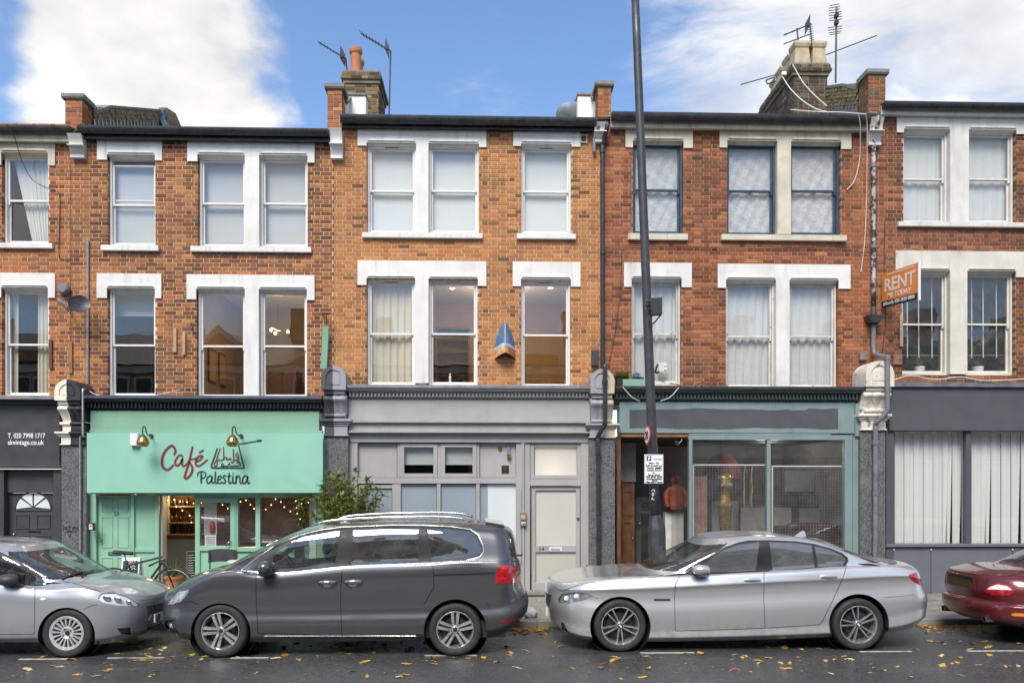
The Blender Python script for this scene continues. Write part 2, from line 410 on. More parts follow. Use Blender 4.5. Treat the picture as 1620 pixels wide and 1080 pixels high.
def brickmat():
    g = NG('brick'); a = g.n('ShaderNodeAttribute', attribute_name='Col')
    n = g.noise(42, 6, .7); c = g.mix(1, a.outputs['Color'], g.mix(g.ramp(n, .25, .75), (.74,.72,.7), (1.16,1.14,1.12)), 'MULTIPLY')
    # soot left in broad patches of its own
    soot = g.math('MULTIPLY', g.ramp(g.noise(1.1, 8, .68), .47, .68), .5)
    c = g.mix(soot, c, (.055,.04,.03)); c = g.mix(g.math('MULTIPLY', g.ramp(g.noise(8, 6, .6, sc=(1,1,.1)), .62, .8), .35), c, (.33,.27,.2))
    return g.done(g.bsdf(c, .85, 0, .3, g.bump(g.noise(110, 5, .7), .45, .006)))
brickmat()
def splitmat(name, ca, cb, xs, amount=0, rough=.5):       # two neighbours' paints meeting on one console
    g = NG(name); sp = g.n('ShaderNodeSeparateXYZ'); g.l(g.pos(), sp.inputs[0])
    f = g.math('GREATER_THAN', g.math('ADD', sp.outputs[0], g.math('MULTIPLY', g.math('SUBTRACT', g.noise(6, 3), .5), .03)), xs)
    c = g.mix(f, ca, cb); c = g.mix(g.ramp(g.noise(4, 6), .3, .7), c, g.mix(.12, c, (0,0,0)))
    if amount:
        c = g.mix(g.math('MULTIPLY', g.ramp(g.noise(11, 9, .7), 1-amount, 1-amount+.06), .8), c, (.2,.16,.1))
    return g.done(g.bsdf(c, rough, 0, .5, g.bump(g.noise(60, 4), .15, .006)))

def asphalt():
    g = NG('asphalt')
    v = g.voro(62, out='Color'); sp = g.n('ShaderNodeSeparateColor'); g.l(v, sp.inputs[0]); v2 = g.voro(150, out='Color'); sp2 = g.n('ShaderNodeSeparateColor'); g.l(v2, sp2.inputs[0])
    c = g.mix(g.ramp(sp.outputs[0], .35, 1), (.018,.018,.019), (.13,.13,.13)); c = g.mix(.4, c, g.mix(sp2.outputs[0], (.014,.014,.015), (.14,.14,.142)))
    c = g.mix(g.ramp(g.noise(.7, 7, .6), .35, .65), c, g.mix(.45, c, (.03,.03,.032)))
    wet = g.ramp(g.noise(.6, 7, .62, sc=(.45,1,1)), .4, .6)
    r = g.math('ADD', g.math('MULTIPLY', wet, -.26), .4)
    nb = g.bump(g.math('ADD', g.voro(62), g.noise(120, 4)), .6, .008)
    return g.done(g.bsdf(c, r, 0, .6, nb))
asphalt()
pmat('paving', (.21,.2,.185), .5, .2, 3, dirt=.4, dirtcol=(.09,.085,.075), bump=.3, bscale=70, speck=.3)
pmat('kerb_stone', (.2,.195,.18), .5, .2, 5, dirt=.45, dirtcol=(.06,.055,.05), bump=.3, bscale=60, speck=.4)
pmat('road_paint', (.42,.41,.37), .6, .25, 14, dirt=.95, dirtcol=(.06,.06,.06))
def carpaint(name, col, metal=.75, rough=.28, flake=.12):
    g = NG(name); f = g.voro(420, out='Color'); sp = g.n('ShaderNodeSeparateColor'); g.l(f, sp.inputs[0])
    c = g.mix(g.math('MULTIPLY', sp.outputs[0], flake), col, tuple(min(1, x*1.6) for x in col))
    zz_ = g.n('ShaderNodeSeparateXYZ'); g.l(g.pos(), zz_.inputs[0])
    splash = g.math('MULTIPLY', g.ramp(zz_.outputs[2], .2, .5, 1, 0), g.ramp(g.noise(9, 8, .7), .4, .75))     # road dirt along the sills
    c = g.mix(g.math('MULTIPLY', splash, .35), c, (.1,.09,.075))
    return g.done(g.bsdf(c, rough, metal, .5, None, Coat_Weight=1.0, Coat_Roughness=.03))
carpaint('paint_fiat', (.33,.345,.37), .45, .34); carpaint('paint_mpv', (.074,.076,.082), .5, .3); carpaint('paint_bmw', (.54,.545,.555), .62, .28); carpaint('paint_jag', (.115,.012,.016), .3, .3)
pmat('bumper_dark', (.045,.047,.05), .5, .1); pmat('alloy', (.62,.62,.62), .3, .08, 9, metal=.85, dirt=.2, dirtcol=(.12,.1,.08)); pmat('hubcap', (.55,.56,.57), .4, .08, 9, metal=.5, dirt=.35, dirtcol=(.2,.12,.07))
pmat('lamp_red', (.36,.006,.008), .15, .45, 22, bump=0, Coat_Weight=1.0); pmat('lamp_amber', (.8,.22,.01), .2, .1, bump=0); pmat('lamp_white', (.84,.84,.82), .25, .08, 20, bump=0)
pmat('lamp_grey', (.4,.42,.44), .2, .3, 25, bump=0, metal=.5)
pmat('plate_white', (.72,.72,.7), .4, .03, bump=0); pmat('plate_yellow', (.06,.038,.01), .45, .1, bump=0)
# ------------------------------------------------------------------ houses: upper floors
YW = 15.5
BR_H, BR_S, BR_HD, JT = .075, .213, .1, .0135
_bcache = {}
def brick_geo(w, h, d, j=None):             # frustum-edged brick: origin at centre of the face, y into the wall
    c = .0025; r = (lambda a: 0) if j is None else (lambda a: j.uniform(-a, a))
    x, z = w/2, h/2
    f = [(-x+c+r(.002), 0, -z+c+r(.0015)), (x-c+r(.002), 0, -z+c+r(.0015)), (x-c+r(.002), 0, z-c+r(.0015)), (-x+c+r(.002), 0, z-c+r(.0015))]
    b = [(-x, c*1.2, -z), (x, c*1.2, -z), (x, c*1.2, z), (-x, c*1.2, z)]
    k = [(-x, d, -z), (x, d, -z), (x, d, z), (-x, d, z)]
    return f+b+k, [(0,1,2,3)] + [(4+i, 4+(i+1) % 4, (i+1) % 4, i) for i in range(4)] + [(8+i, 8+(i+1) % 4, 4+(i+1) % 4, 4+i) for i in range(4)]
def set_col(me, cols):                      # one colour per vertex
    a = me.color_attributes.new('Col', 'FLOAT_COLOR', 'POINT')
    a.data.foreach_set('color', np.asarray(cols, dtype=np.float32).ravel())
def brick_wall(parent, x0, x1, z0, z1, holes, pal, Y, tint=None, seed=1, n_single=300, mortar='mortar_pale', thick=.3, zrow=None):
    """mortar backing with openings plus Flemish-bond bricks; returns the wall part"""
    q = random.Random(seed); mb = MB()
    xs = sorted({x0, x1, *[h[0] for h in holes], *[h[1] for h in holes]}); zs = sorted({z0, z1, *[h[2] for h in holes], *[h[3] for h in holes]})
    xs = [x for x in xs if x0 <= x <= x1]; zs = [z for z in zs if z0 <= z <= z1]
    ym = Y + .007
    inh = lambda x, z: any(h[0] < x < h[1] and h[2] < z < h[3] for h in holes)
    for i in range(len(xs)-1):
        for j in range(len(zs)-1):
            if inh((xs[i]+xs[i+1])/2, (zs[j]+zs[j+1])/2): continue
            a, b, c, d = xs[i], xs[i+1], zs[j], zs[j+1]
            mb.add([(a,ym,c),(b,ym,c),(b,ym,d),(a,ym,d)], [(0,1,2,3)])
    for h in holes:
        a, b, c, d = max(h[0], x0), min(h[1], x1), max(h[2], z0), min(h[3], z1)
        yb = Y + thick
        mb.add([(a,ym,c),(a,yb,c),(a,yb,d),(a,ym,d)], [(0,1,2,3)]); mb.add([(b,ym,c),(b,yb,c),(b,yb,d),(b,ym,d)], [(3,2,1,0)])
        mb.add([(a,ym,d),(b,ym,d),(b,yb,d),(a,yb,d)], [(0,1,2,3)]); mb.add([(a,ym,c),(b,ym,c),(b,yb,c),(a,yb,c)], [(3,2,1,0)])
    wall = mb.build('wall', mortar, parent)
    bricks = []
    nrow = int(round((z1-z0)/BR_H)); per = BR_S+BR_HD+2*JT
    for r_ in range(nrow):
        zc = z0 + (r_+.5)*BR_H
        if zc + BR_H/2 > z1 + .02: break
        x = x0 - per + (r_ % 2)*per/2 + q.uniform(-.01, .01); k = r_ % 2 * 0
        hs = [(h[0], h[1]) for h in holes if h[2]+.01 < zc < h[3]-.01]
        while x < x1:
            w = BR_S if k % 2 == 0 else BR_HD; k += 1
            segs = [(max(x, x0), min(x+w, x1), False)]; x += w + JT
            for a, b in hs:
                ns = []
                for s0, s1, e in segs:
                    if s1 <= a - .001 or s0 >= b + .001: ns.append((s0, s1, e)); continue
                    if s0 < a: ns.append((s0, a+.004, True))
                    if s1 > b: ns.append((b-.004, s1, True))
                segs = ns
            for s0, s1, e in segs:
                if s1 - s0 < .025: continue
                near = min([min(abs(s1-a), abs(s0-b)) for a, b in hs] or [9])
                bricks.append((s0, s1, zc, e or near < .03, near))
    def colour(b):
        c = q.choices(pal, [p[1] for p in pal])[0][0]
        f = q.uniform(.88, 1.12)
        c = [x*f*q.uniform(.95, 1.05) for x in c]
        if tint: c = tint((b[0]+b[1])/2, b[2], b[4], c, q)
        return c
    full = [b for b in bricks if not b[3] and (abs(b[1]-b[0]-BR_S) < .004)]
    full.sort(key=lambda b: ((b[0]+b[1])/2)**2 + (b[2]-CAMH)**2)
    single = set(map(id, full[:n_single]))
    V, F, C = [], [], []
    for b in bricks:
        if id(b) in single: continue
        v, f = brick_geo(b[1]-b[0], BR_H-JT, .115 if b[3] else .012, q)
        o = len(V); cx = (b[0]+b[1])/2; dy = q.uniform(-.0015, .0015)
        V += [(p[0]+cx, p[1]+Y+dy, p[2]+b[2]) for p in v]; F += [tuple(i+o for i in t) for t in f]; C += [(*colour(b), 1)]*len(v)
    me = bpy.data.meshes.new('brickwork'); me.from_pydata(V, [], F); set_col(me, C)
    o = obj('brickwork', me, 'brick', wall); o['kind'] = 'stuff'
    vars_ = {}
    for b in full[:n_single]:
        col = colour(b); key = q.randrange(26)
        if key not in vars_:
            v, f = brick_geo(BR_S, BR_H-JT, .012, q); m2 = bpy.data.meshes.new('brick'); m2.from_pydata(v, [], f); set_col(m2, [(*col, 1)]*len(v)); m2.materials.append(M['brick']); vars_[key] = m2
        obj('brick', vars_[key], None, wall, ((b[0]+b[1])/2, Y+q.uniform(-.0015, .0015), b[2]))
    return wall

def frame_rect(mb, x0, x1, z0, z1, w, y0, y1, wb=None, wt=None):     # four butted bars
    wb = wb or w; wt = wt or w
    mb.cbox(x0, x0+w, y0, y1, z0, z1, .004); mb.cbox(x1-w, x1, y0, y1, z0, z1, .004)
    mb.cbox(x0+w, x1-w, y0+.001, y1, z0, z0+wb, .004); mb.cbox(x0+w, x1-w, y0+.001, y1, z1-wt, z1, .004)

def sash_window(parent, X0, X1, Z0, Z1, fm, split=.5, glass='glass', drop=0, horn=False, vent=False, fw=.038):
    """box frame with an upper and a lower sash; drop: how far the upper sash is let down"""
    y = YW + .085
    mb = MB(); frame_rect(mb, X0, X1, Z0, Z1, fw, y, y+.12, .05, .045)
    win = mb.build('window', fm, parent)
    a, b = X0+fw, X1-fw; zb, zt = Z0+.05, Z1-.045; zm = zb + (zt-zb)*split
    for nm, c, d, yy in (('upper', zm-.02-drop, zt-drop, y+.035), ('lower', zb, zm+.02-(drop and 0), y+.075)):
        s = MB(); frame_rect(s, a+.001, b-.001, c, d, .034, yy, yy+.034, .05 if nm == 'lower' else .038, .032)
        if horn and nm == 'upper':
            for hx in (a+.003, b-.036):
                s.prism_y([(hx, c-.06), (hx+.033, c-.045), (hx+.033, c+.0), (hx, c+.0)], yy+.002, yy+.03)
        so = s.build('sash', fm, win)
        g = MB(); yy2 = yy+.017
        g.add([(a+.03, yy2, c+.03), (b-.03, yy2, c+.03), (b-.03, yy2, d-.028), (a+.03, yy2, d-.028)], [(0,1,2,3)])
        g.build('pane', glass, win)
    if vent:
        MB().box((X0+X1)/2-.13, (X0+X1)/2+.13, y-.008, y+.01, Z1-.032, Z1-.018).build('trickle_vent', 'dark_metal', win)
    return win
def lintel(parent, pxL, pxR, pyT, ear, opens, notch, mat, mull_bottom=None, Y=YW, proud=.03):
    """white T-lintel with stop-chamfered heads; opens: [(px,px)], notch: py of the opening head; a mullion pier between two openings"""
    y0, y1 = Y-proud, Y+.09
    z = lambda py: za(py, Y, (pxL+pxR)/2)
    xs = lambda p: xa(p, Y)
    zt, ze, zn = z(pyT), z(ear), z(notch)
    poly = [(xs(pxL), ze), (xs(pxL), zt), (xs(pxR), zt), (xs(pxR), ze)]
    for i, (a, b) in enumerate(reversed(opens)):
        A, B = xs(a), xs(b)
        last = i == len(opens)-1
        bz = ze if (i == 0) else zn - .09
        poly += [(B, bz if i == 0 else zn-.0), (B, zn), (A, zn)]
        poly += [(A, ze)] if last else []
    # clean: for doubles the mullion carries on downwards
    if len(opens) == 2:
        (a, b), (c, d) = opens; mb_ = z(mull_bottom)
        poly = [(xs(pxL), ze), (xs(pxL), zt), (xs(pxR), zt), (xs(pxR), ze), (xs(d), ze), (xs(d), zn), (xs(c), zn), (xs(c), mb_), (xs(b), mb_), (xs(b), zn), (xs(a), zn), (xs(a), ze)]
    else:
        a, b = opens[0]; poly = [(xs(pxL), ze), (xs(pxL), zt), (xs(pxR), zt), (xs(pxR), ze), (xs(b), ze), (xs(b), zn), (xs(a), zn), (xs(a), ze)]
    o = MB().prism_y(poly[::-1], y0, y1).build('lintel', mat, parent)
    for a, b in opens:                       # moulded head: a stepped chamfer with stopped ends
        A, B = xs(a), xs(b); s = .075
        m = MB(); h = .075
        # sloping soffit panel cut into the face
        v = [(A+s, y0-.004, zn+h), (B-s, y0-.004, zn+h), (B-s*.25, y0-.004, zn+.028), (A+s*.25, y0-.004, zn+.028),
             (A+s, y0-.022, zn+h-.008), (B-s, y0-.022, zn+h-.008), (B-s*.25, y0-.0245, zn+.03), (A+s*.25, y0-.0245, zn+.03)]
        m.add(v, [(4,5,1,0), (7,6,5,4), (3,2,6,7), (0,3,7,4), (5,6,2,1)])
        m.prism_x([(y0+.03, zn-.001), (y1-.004, zn-.045), (y1-.004, zn-.001)], A+.002, B-.002)
        m.build('head_moulding', mat, o)
    return o
def sill(parent, pxL, pxR, pyT, pyB, mat, Y=YW):
    x0, x1 = xa(pxL, Y-.08), xa(pxR, Y-.08); z1, z0 = za(pyT, Y-.08, (pxL+pxR)/2), za(pyB, Y-.08, (pxL+pxR)/2)
    MB().prism_x([(Y-.075, z0+.012), (Y-.07, z0), (Y+.1, z0), (Y+.1, z1+.035), (Y-.075, z1)], x0, x1).build('sill', mat, parent)
def room(parent, X0, X1, Z0, Z1, wall, Y0=15.82, Y1=19.2, floor='floor_wood', ceil='ceiling_white'):
    m = MB().add([(X0,Y0,Z0),(X1,Y0,Z0),(X1,Y1,Z0),(X0,Y1,Z0),(X0,Y0,Z1),(X1,Y0,Z1),(X1,Y1,Z1),(X0,Y1,Z1)], [(3,2,6,7),(0,3,7,4),(1,5,6,2)])
    r_ = m.build('room_wall', wall, parent)
    MB().add([(X0,Y0,Z1),(X1,Y0,Z1),(X1,Y1,Z1),(X0,Y1,Z1)], [(0,1,2,3)]).build('room_ceiling', ceil, parent)
    MB().add([(X0,Y0,Z0),(X1,Y0,Z0),(X1,Y1,Z0),(X0,Y1,Z0)], [(3,2,1,0)]).build('room_floor', floor, parent)
def curtain(px0, px1, py0, py1, mat, label, folds=9, amp=.025, Y=15.755, group=None, gather=0, seed=0, cat='curtain', name='curtain', swag=0):
    q = random.Random(seed+int(px0)); x0, x1 = xa(px0, Y), xa(px1, Y); z1, z0 = za(py0, Y, px0), za(py1, Y, px0)
    ph = [q.uniform(0, 6.28) for _ in range(4)]
    def fn(u, v):
        w = 1 - gather*(1-v)*(1 if swag == 0 else 1)
        xx = x0 + (x1-x0)*(u*w + (0 if swag >= 0 else (1-w)))
        y = Y + .55*amp*(math.sin(u*folds*6.28+ph[0]+.6*math.sin(v*3+ph[1])) + .5*math.sin(u*folds*2.1*6.28+ph[2]) + .4*math.sin(u*folds*.37*6.28+ph[3]))*(.55+.45*(1-v))
        return (xx, y, z0+(z1-z0)*v)
    o = MB().grid(fn, max(24, int(folds*10)), 10).build(name, mat, None, smooth=True)
    return tag(o, label, cat, group)
def light_point(name, loc, col, e, r=.06):
    l = bpy.data.lights.new(name, 'POINT'); l.energy = e; l.color = col; l.shadow_soft_size = r
    o = bpy.data.objects.new(name, l); COL.objects.link(o); o.location = loc; return o

# bounds in pixels at the wall plane
H0, H1, H2, H3, H4 = (xa(-60, YW), xa(112, YW)), (xa(112, YW), xa(528, YW)), (xa(528, YW), xa(953, YW)), (xa(953, YW), xa(1386, YW)), (xa(1386, YW), xa(1690, YW))
def px_hole(a, b, t, bt): return (xa(a, YW), xa(b, YW), za(bt, YW, (a+b)/2), za(t, YW, (a+b)/2))
def house(name, label, X):
    return thing('terraced_house', label, 'house', ((X[0]+X[1])/2, YW, .1))
h0 = house(0, 'brick terraced house with dark grey shopfront and fanlight door, drawn curtains above', H0)
h1 = house(1, 'sooty orange brick house above the mint green café shopfront', H1)
h2 = house(2, 'clean bright orange brick house with pale grey shopfront and frosted panes', H2)
h3 = house(3, 'red brick house with blue sash frames above a cluttered teal shopfront', H3)
h4 = house(4, 'red brick house with slate blue shopfront and white vertical blinds', H4)

from mathutils import noise as mnoise
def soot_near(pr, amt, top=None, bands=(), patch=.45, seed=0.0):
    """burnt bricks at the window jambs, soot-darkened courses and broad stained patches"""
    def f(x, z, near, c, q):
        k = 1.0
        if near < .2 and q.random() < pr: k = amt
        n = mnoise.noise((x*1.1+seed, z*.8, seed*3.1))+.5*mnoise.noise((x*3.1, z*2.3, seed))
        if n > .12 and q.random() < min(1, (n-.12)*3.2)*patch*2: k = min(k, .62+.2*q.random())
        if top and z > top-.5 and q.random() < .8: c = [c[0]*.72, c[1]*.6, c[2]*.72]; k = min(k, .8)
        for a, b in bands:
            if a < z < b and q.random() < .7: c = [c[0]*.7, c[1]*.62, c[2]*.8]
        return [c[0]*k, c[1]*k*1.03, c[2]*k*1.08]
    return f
P1 = [((.38,.14,.05), 5), ((.34,.12,.045), 5), ((.43,.175,.062), 4), ((.27,.095,.042), 2.2), ((.19,.075,.04), .9)]
P2 = [((.46,.19,.064), 6), ((.43,.168,.057), 5), ((.50,.22,.08), 3), ((.38,.145,.053), 1.5)]
P3 = [((.34,.11,.045), 6), ((.29,.09,.04), 5), ((.39,.14,.055), 3), ((.23,.075,.04), 2)]
P4 = [((.31,.105,.048), 5), ((.26,.085,.042), 4), ((.36,.135,.058), 3), ((.19,.07,.042), 2)]
P0 = [((.4,.135,.048), 6), ((.35,.115,.044), 4), ((.45,.165,.058), 3), ((.27,.09,.042), 1.2)]
holes0 = [px_hole(3, 77, 240, 386), px_hole(3, 77, 452, 628)]
holes1 = [px_hole(170, 246, 243, 390), px_hole(313, 487, 243, 392), px_hole(170, 246, 452, 630), px_hole(311, 486, 454, 632)]
holes2 = [px_hole(580, 758, 226, 370), px_hole(824, 904, 226, 371), px_hole(580, 756, 440, 612), px_hole(824, 903, 441, 615)]
holes3 = [px_hole(1001, 1081, 222, 370), px_hole(1150, 1330, 223, 373), px_hole(999, 1078, 440, 609), px_hole(1148, 1326, 442, 616)]
holes4 = [px_hole(1429, 1607, 203, 353), px_hole(1427, 1606, 427, 594)]
zt0, zt1, zt2, zt3, zt4 = za(206, YW), za(208, YW), za(190, YW), za(186, YW), za(172, YW)
zb = za(640, YW)
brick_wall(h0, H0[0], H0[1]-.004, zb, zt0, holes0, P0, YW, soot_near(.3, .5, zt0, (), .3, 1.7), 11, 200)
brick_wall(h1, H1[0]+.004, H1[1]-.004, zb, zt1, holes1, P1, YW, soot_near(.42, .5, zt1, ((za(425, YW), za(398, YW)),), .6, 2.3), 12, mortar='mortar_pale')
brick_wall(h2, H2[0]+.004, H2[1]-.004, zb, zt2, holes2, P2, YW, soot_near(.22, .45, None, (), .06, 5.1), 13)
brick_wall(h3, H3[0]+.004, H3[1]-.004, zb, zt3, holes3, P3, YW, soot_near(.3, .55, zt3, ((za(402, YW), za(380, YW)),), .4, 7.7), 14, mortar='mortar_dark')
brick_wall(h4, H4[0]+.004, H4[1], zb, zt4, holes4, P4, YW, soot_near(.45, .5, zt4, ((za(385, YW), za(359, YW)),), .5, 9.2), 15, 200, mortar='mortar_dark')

def win(h, a, b, t, bt, fm, **k):
    x = px_hole(a, b, t, bt); return sash_window(h, x[0]+.004, x[1]-.004, x[2], x[3], fm, **k)
# house 0
lintel(h0, -40, 88, 223, 262, [(3, 77)], 242, 'cream_stone'); sill(h0, -8, 82, 384, 392, 'white_paint')
win(h0, 3, 77, 243, 386, 'white_frame', horn=True)
lintel(h0, -40, 88, 432, 471, [(3, 77)], 455, 'white_paint'); win(h0, 3, 77, 456, 628, 'white_frame', split=.49)
# house 1
lintel(h1, 154.5, 257, 224, 254, [(170, 246)], 245.5, 'white_paint'); sill(h1, 159, 250, 387.5, 396, 'white_paint'); win(h1, 170, 246, 246, 389, 'white_frame', drop=.09, split=.53)
lintel(h1, 297, 498, 226.5, 257, [(313, 388), (410.5, 487)], 246, 'white_paint', 391); sill(h1, 301, 492, 389.5, 398, 'white_paint')
win(h1, 313, 388, 247, 391, 'white_frame'); win(h1, 410.5, 487, 247, 391, 'white_frame')
lintel(h1, 154, 256, 433, 472, [(170, 246)], 456, 'white_paint'); win(h1, 170, 246, 457, 629, 'white_frame', split=.49)
lintel(h1, 296, 498, 435, 474.5, [(311, 388), (410, 486)], 457.5, 'white_paint', 630); win(h1, 311, 388, 458, 631, 'white_frame', horn=True, split=.49); win(h1, 410, 486, 458, 631, 'white_frame', horn=True, split=.49)
# house 2
lintel(h2, 566, 769.5, 204, 232.5, [(580, 658.5), (678, 758)], 227.5, 'white_paint', 369); sill(h2, 572.5, 763.5, 368, 376, 'white_paint')
for a, b in ((580, 658.5), (678, 758)): win(h2, a, b, 229, 369, 'white_frame', vent=True)
lintel(h2, 812, 918, 205, 232.5, [(824, 904)], 228.5, 'white_paint'); sill(h2, 817.5, 911, 369.5, 377.5, 'white_paint'); win(h2, 824, 904, 230, 370, 'white_frame', vent=True)
lintel(h2, 566, 769.5, 413, 452, [(580, 657), (678, 756)], 441, 'white_paint', 606)
for a, b in ((580, 657), (678, 756)): win(h2, a, b, 442.5, 611, 'white_frame', vent=True)
lintel(h2, 811, 918, 414.5, 453.5, [(824, 903)], 442, 'white_paint'); win(h2, 824, 903, 443.5, 614, 'white_frame', vent=True)
MB().box(xa(662, YW), xa(674, YW), YW-.02, YW+.05, za(612, YW), za(603, YW)).build('lead_saddle', 'lead', h2)
# house 3
pmat('blue_frame', srgb(44,70,92), .6, .25, 6, dirt=.4, dirtcol=(.1,.1,.1))
lintel(h3, 989, 1095.5, 202, 234.5, [(1001, 1081)], 223.5, 'cream_stone'); sill(h3, 994, 1088.5, 369, 379, 'cream_stone'); win(h3, 1001, 1081, 224.5, 370, 'blue_frame', horn=True, glass='glass_old')
lintel(h3, 1138, 1346, 206, 235.5, [(1150, 1229), (1250.5, 1330)], 224.5, 'cream_stone', 371); sill(h3, 1142, 1340, 371, 380, 'cream_stone')
for a, b in ((1150, 1229), (1250.5, 1330)): win(h3, a, b, 225.5, 372, 'blue_frame', horn=True, glass='glass_old')
lintel(h3, 987, 1094, 416, 454.5, [(999, 1078)], 441, 'white_paint'); win(h3, 999, 1078, 442, 609, 'peeling_white', horn=True, split=.49, glass='glass_old')
lintel(h3, 1135, 1344.5, 418.5, 456.5, [(1148, 1227), (1248, 1326)], 443, 'white_paint', 613)
for a, b in ((1148, 1227), (1248, 1326)): win(h3, a, b, 444, 615, 'peeling_white', horn=True, split=.49, glass='glass_old')
pmat('pale_stone', (.58,.555,.49), .6, .08, 3, streak=.3, dirtcol=(.25,.22,.17), dirt=.25)
# house 4
lintel(h4, 1418, 1660, 181.5, 212, [(1429, 1502), (1531.5, 1607)], 206, 'old_white', 352); sill(h4, 1422, 1660, 351, 358.5, 'old_white')
for a, b in ((1429, 1502), (1531.5, 1607)): win(h4, a, b, 207, 353, 'old_white', horn=True, glass='glass_old')
lintel(h4, 1416, 1660, 398, 438.5, [(1427, 1502), (1529, 1606)], 429, 'pale_stone', 592)
for a, b in ((1427, 1502), (1529, 1606)): win(h4, a, b, 430, 593, 'pale_stone', horn=True, glass='glass_old')

# rooms behind the windows
def rooms(h, X, spec):
    for (pa, pb, t, b, wall) in spec: room(h, xa(pa, YW)+.05, xa(pb, YW)-.05, za(b, YW), za(t, YW), wall)
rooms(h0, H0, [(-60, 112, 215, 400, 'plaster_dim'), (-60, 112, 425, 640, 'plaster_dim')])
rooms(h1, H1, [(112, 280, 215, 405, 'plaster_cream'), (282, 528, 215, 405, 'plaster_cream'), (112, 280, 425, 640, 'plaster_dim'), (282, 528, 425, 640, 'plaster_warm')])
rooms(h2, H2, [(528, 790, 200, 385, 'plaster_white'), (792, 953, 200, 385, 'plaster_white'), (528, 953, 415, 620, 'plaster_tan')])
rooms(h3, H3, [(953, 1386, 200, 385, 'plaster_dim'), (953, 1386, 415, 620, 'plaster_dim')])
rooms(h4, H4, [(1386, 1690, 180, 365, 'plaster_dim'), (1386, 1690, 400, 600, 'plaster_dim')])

# gutters, eaves, roofs
def eaves(h, pxL, pxR, pyT, pyB, fmat, soff, pyS, gut=True, pitch=21):
    """half-round gutter, fascia and soffit from pyT (gutter lip) to pyS (soffit edge at the wall)"""
    yg = YW-.27; x0, x1 = xa(pxL, yg), xa(pxR, yg); pc = (pxL+pxR)/2
    zt_, zb_ = za(pyT, yg, pc), za(pyB, yg, pc); hgt = zt_-zb_
    prof = [(yg+.06*1.0+.075*math.cos(a), zt_-.015+hgt*.92*math.sin(a)) for a in [math.pi+i*math.pi/8 for i in range(9)]]
    prof = [(yg-.015, zt_)] + prof + [(yg+.14, zt_)]
    MB().prism_x(prof, x0, x1).build('gutter', 'gutter_black', h, sharp=40)
    z1 = za(pyS, YW-.16, pc)
    MB().box(x0, x1, YW-.135, YW-.11, z1, zt_-.005).build('fascia_board', fmat, h)
    MB().box(x0, x1, YW-.108, YW+.02, z1+.012, z1+.03).build('soffit', soff, h)
    t = math.tan(R(pitch)); L = 4.6
    MB().add([(x0,YW-.16,zt_+.0),(x1,YW-.16,zt_+.0),(x1,YW-.16+L,zt_+.0+L*t),(x0,YW-.16+L,zt_+.0+L*t),
              (x0,YW-.16,zt_-.03),(x1,YW-.16,zt_-.03),(x1,YW-.16+L,zt_-.03+L*t),(x0,YW-.16+L,zt_-.03+L*t)],
             [(0,1,2,3),(4,7,6,5),(0,4,5,1),(1,5,6,2),(2,6,7,3),(3,7,4,0)]).build('roof', 'slate', h)
eaves(h0, -60, 111, 198, 208, 'cream_stone', 'cream_stone', 222, pitch=23.3)
eaves(h1, 122, 519, 201, 211, 'gutter_black', 'gutter_black', 221, pitch=23.6)
eaves(h2, 538, 944, 183.5, 195, 'gutter_black', 'gutter_black', 203)
eaves(h3, 968, 1378, 179.5, 192, 'cream_stone', 'cream_stone', 203, pitch=23.5)
eaves(h4, 1400, 1690, 162, 172, 'old_white', 'old_white', 182)

def corbel(parent, px, pyT, pyB, mat, w=22):
    Y = YW-.2; x0, x1 = xa(px-w/2, Y), xa(px+w/2, Y); z1, z0 = za(pyT, Y, px), za(pyB, Y, px); H = z1-z0
    prof = [(YW+.05, z1), (YW-.24, z1)] + [(YW-.24+.02+.14*(1-math.cos(t*math.pi))/2-.0+.03*math.sin(t*math.pi*2), z1-.03-(H-.09)*t) for t in [i/10 for i in range(11)]] + [(YW-.11, z0+.05), (YW-.11, z0), (YW+.05, z0)]
    o = MB().prism_x(prof, x0, x1).build('corbel', mat, parent, sharp=35)
    zz = z0 + H*.47
    MB().box(x0-.006, x1+.006, YW-.232, YW+.04, zz, zz+.014).build('band', mat, o)
corbel(h1, 118, 212, 246, 'old_white'); corbel(h2, 531, 206, 247, 'render_white', 19); corbel(h2, 950, 194, 221, 'render_white', 18); corbel(h3, 1388, 186, 226, 'peeling_white', 20)

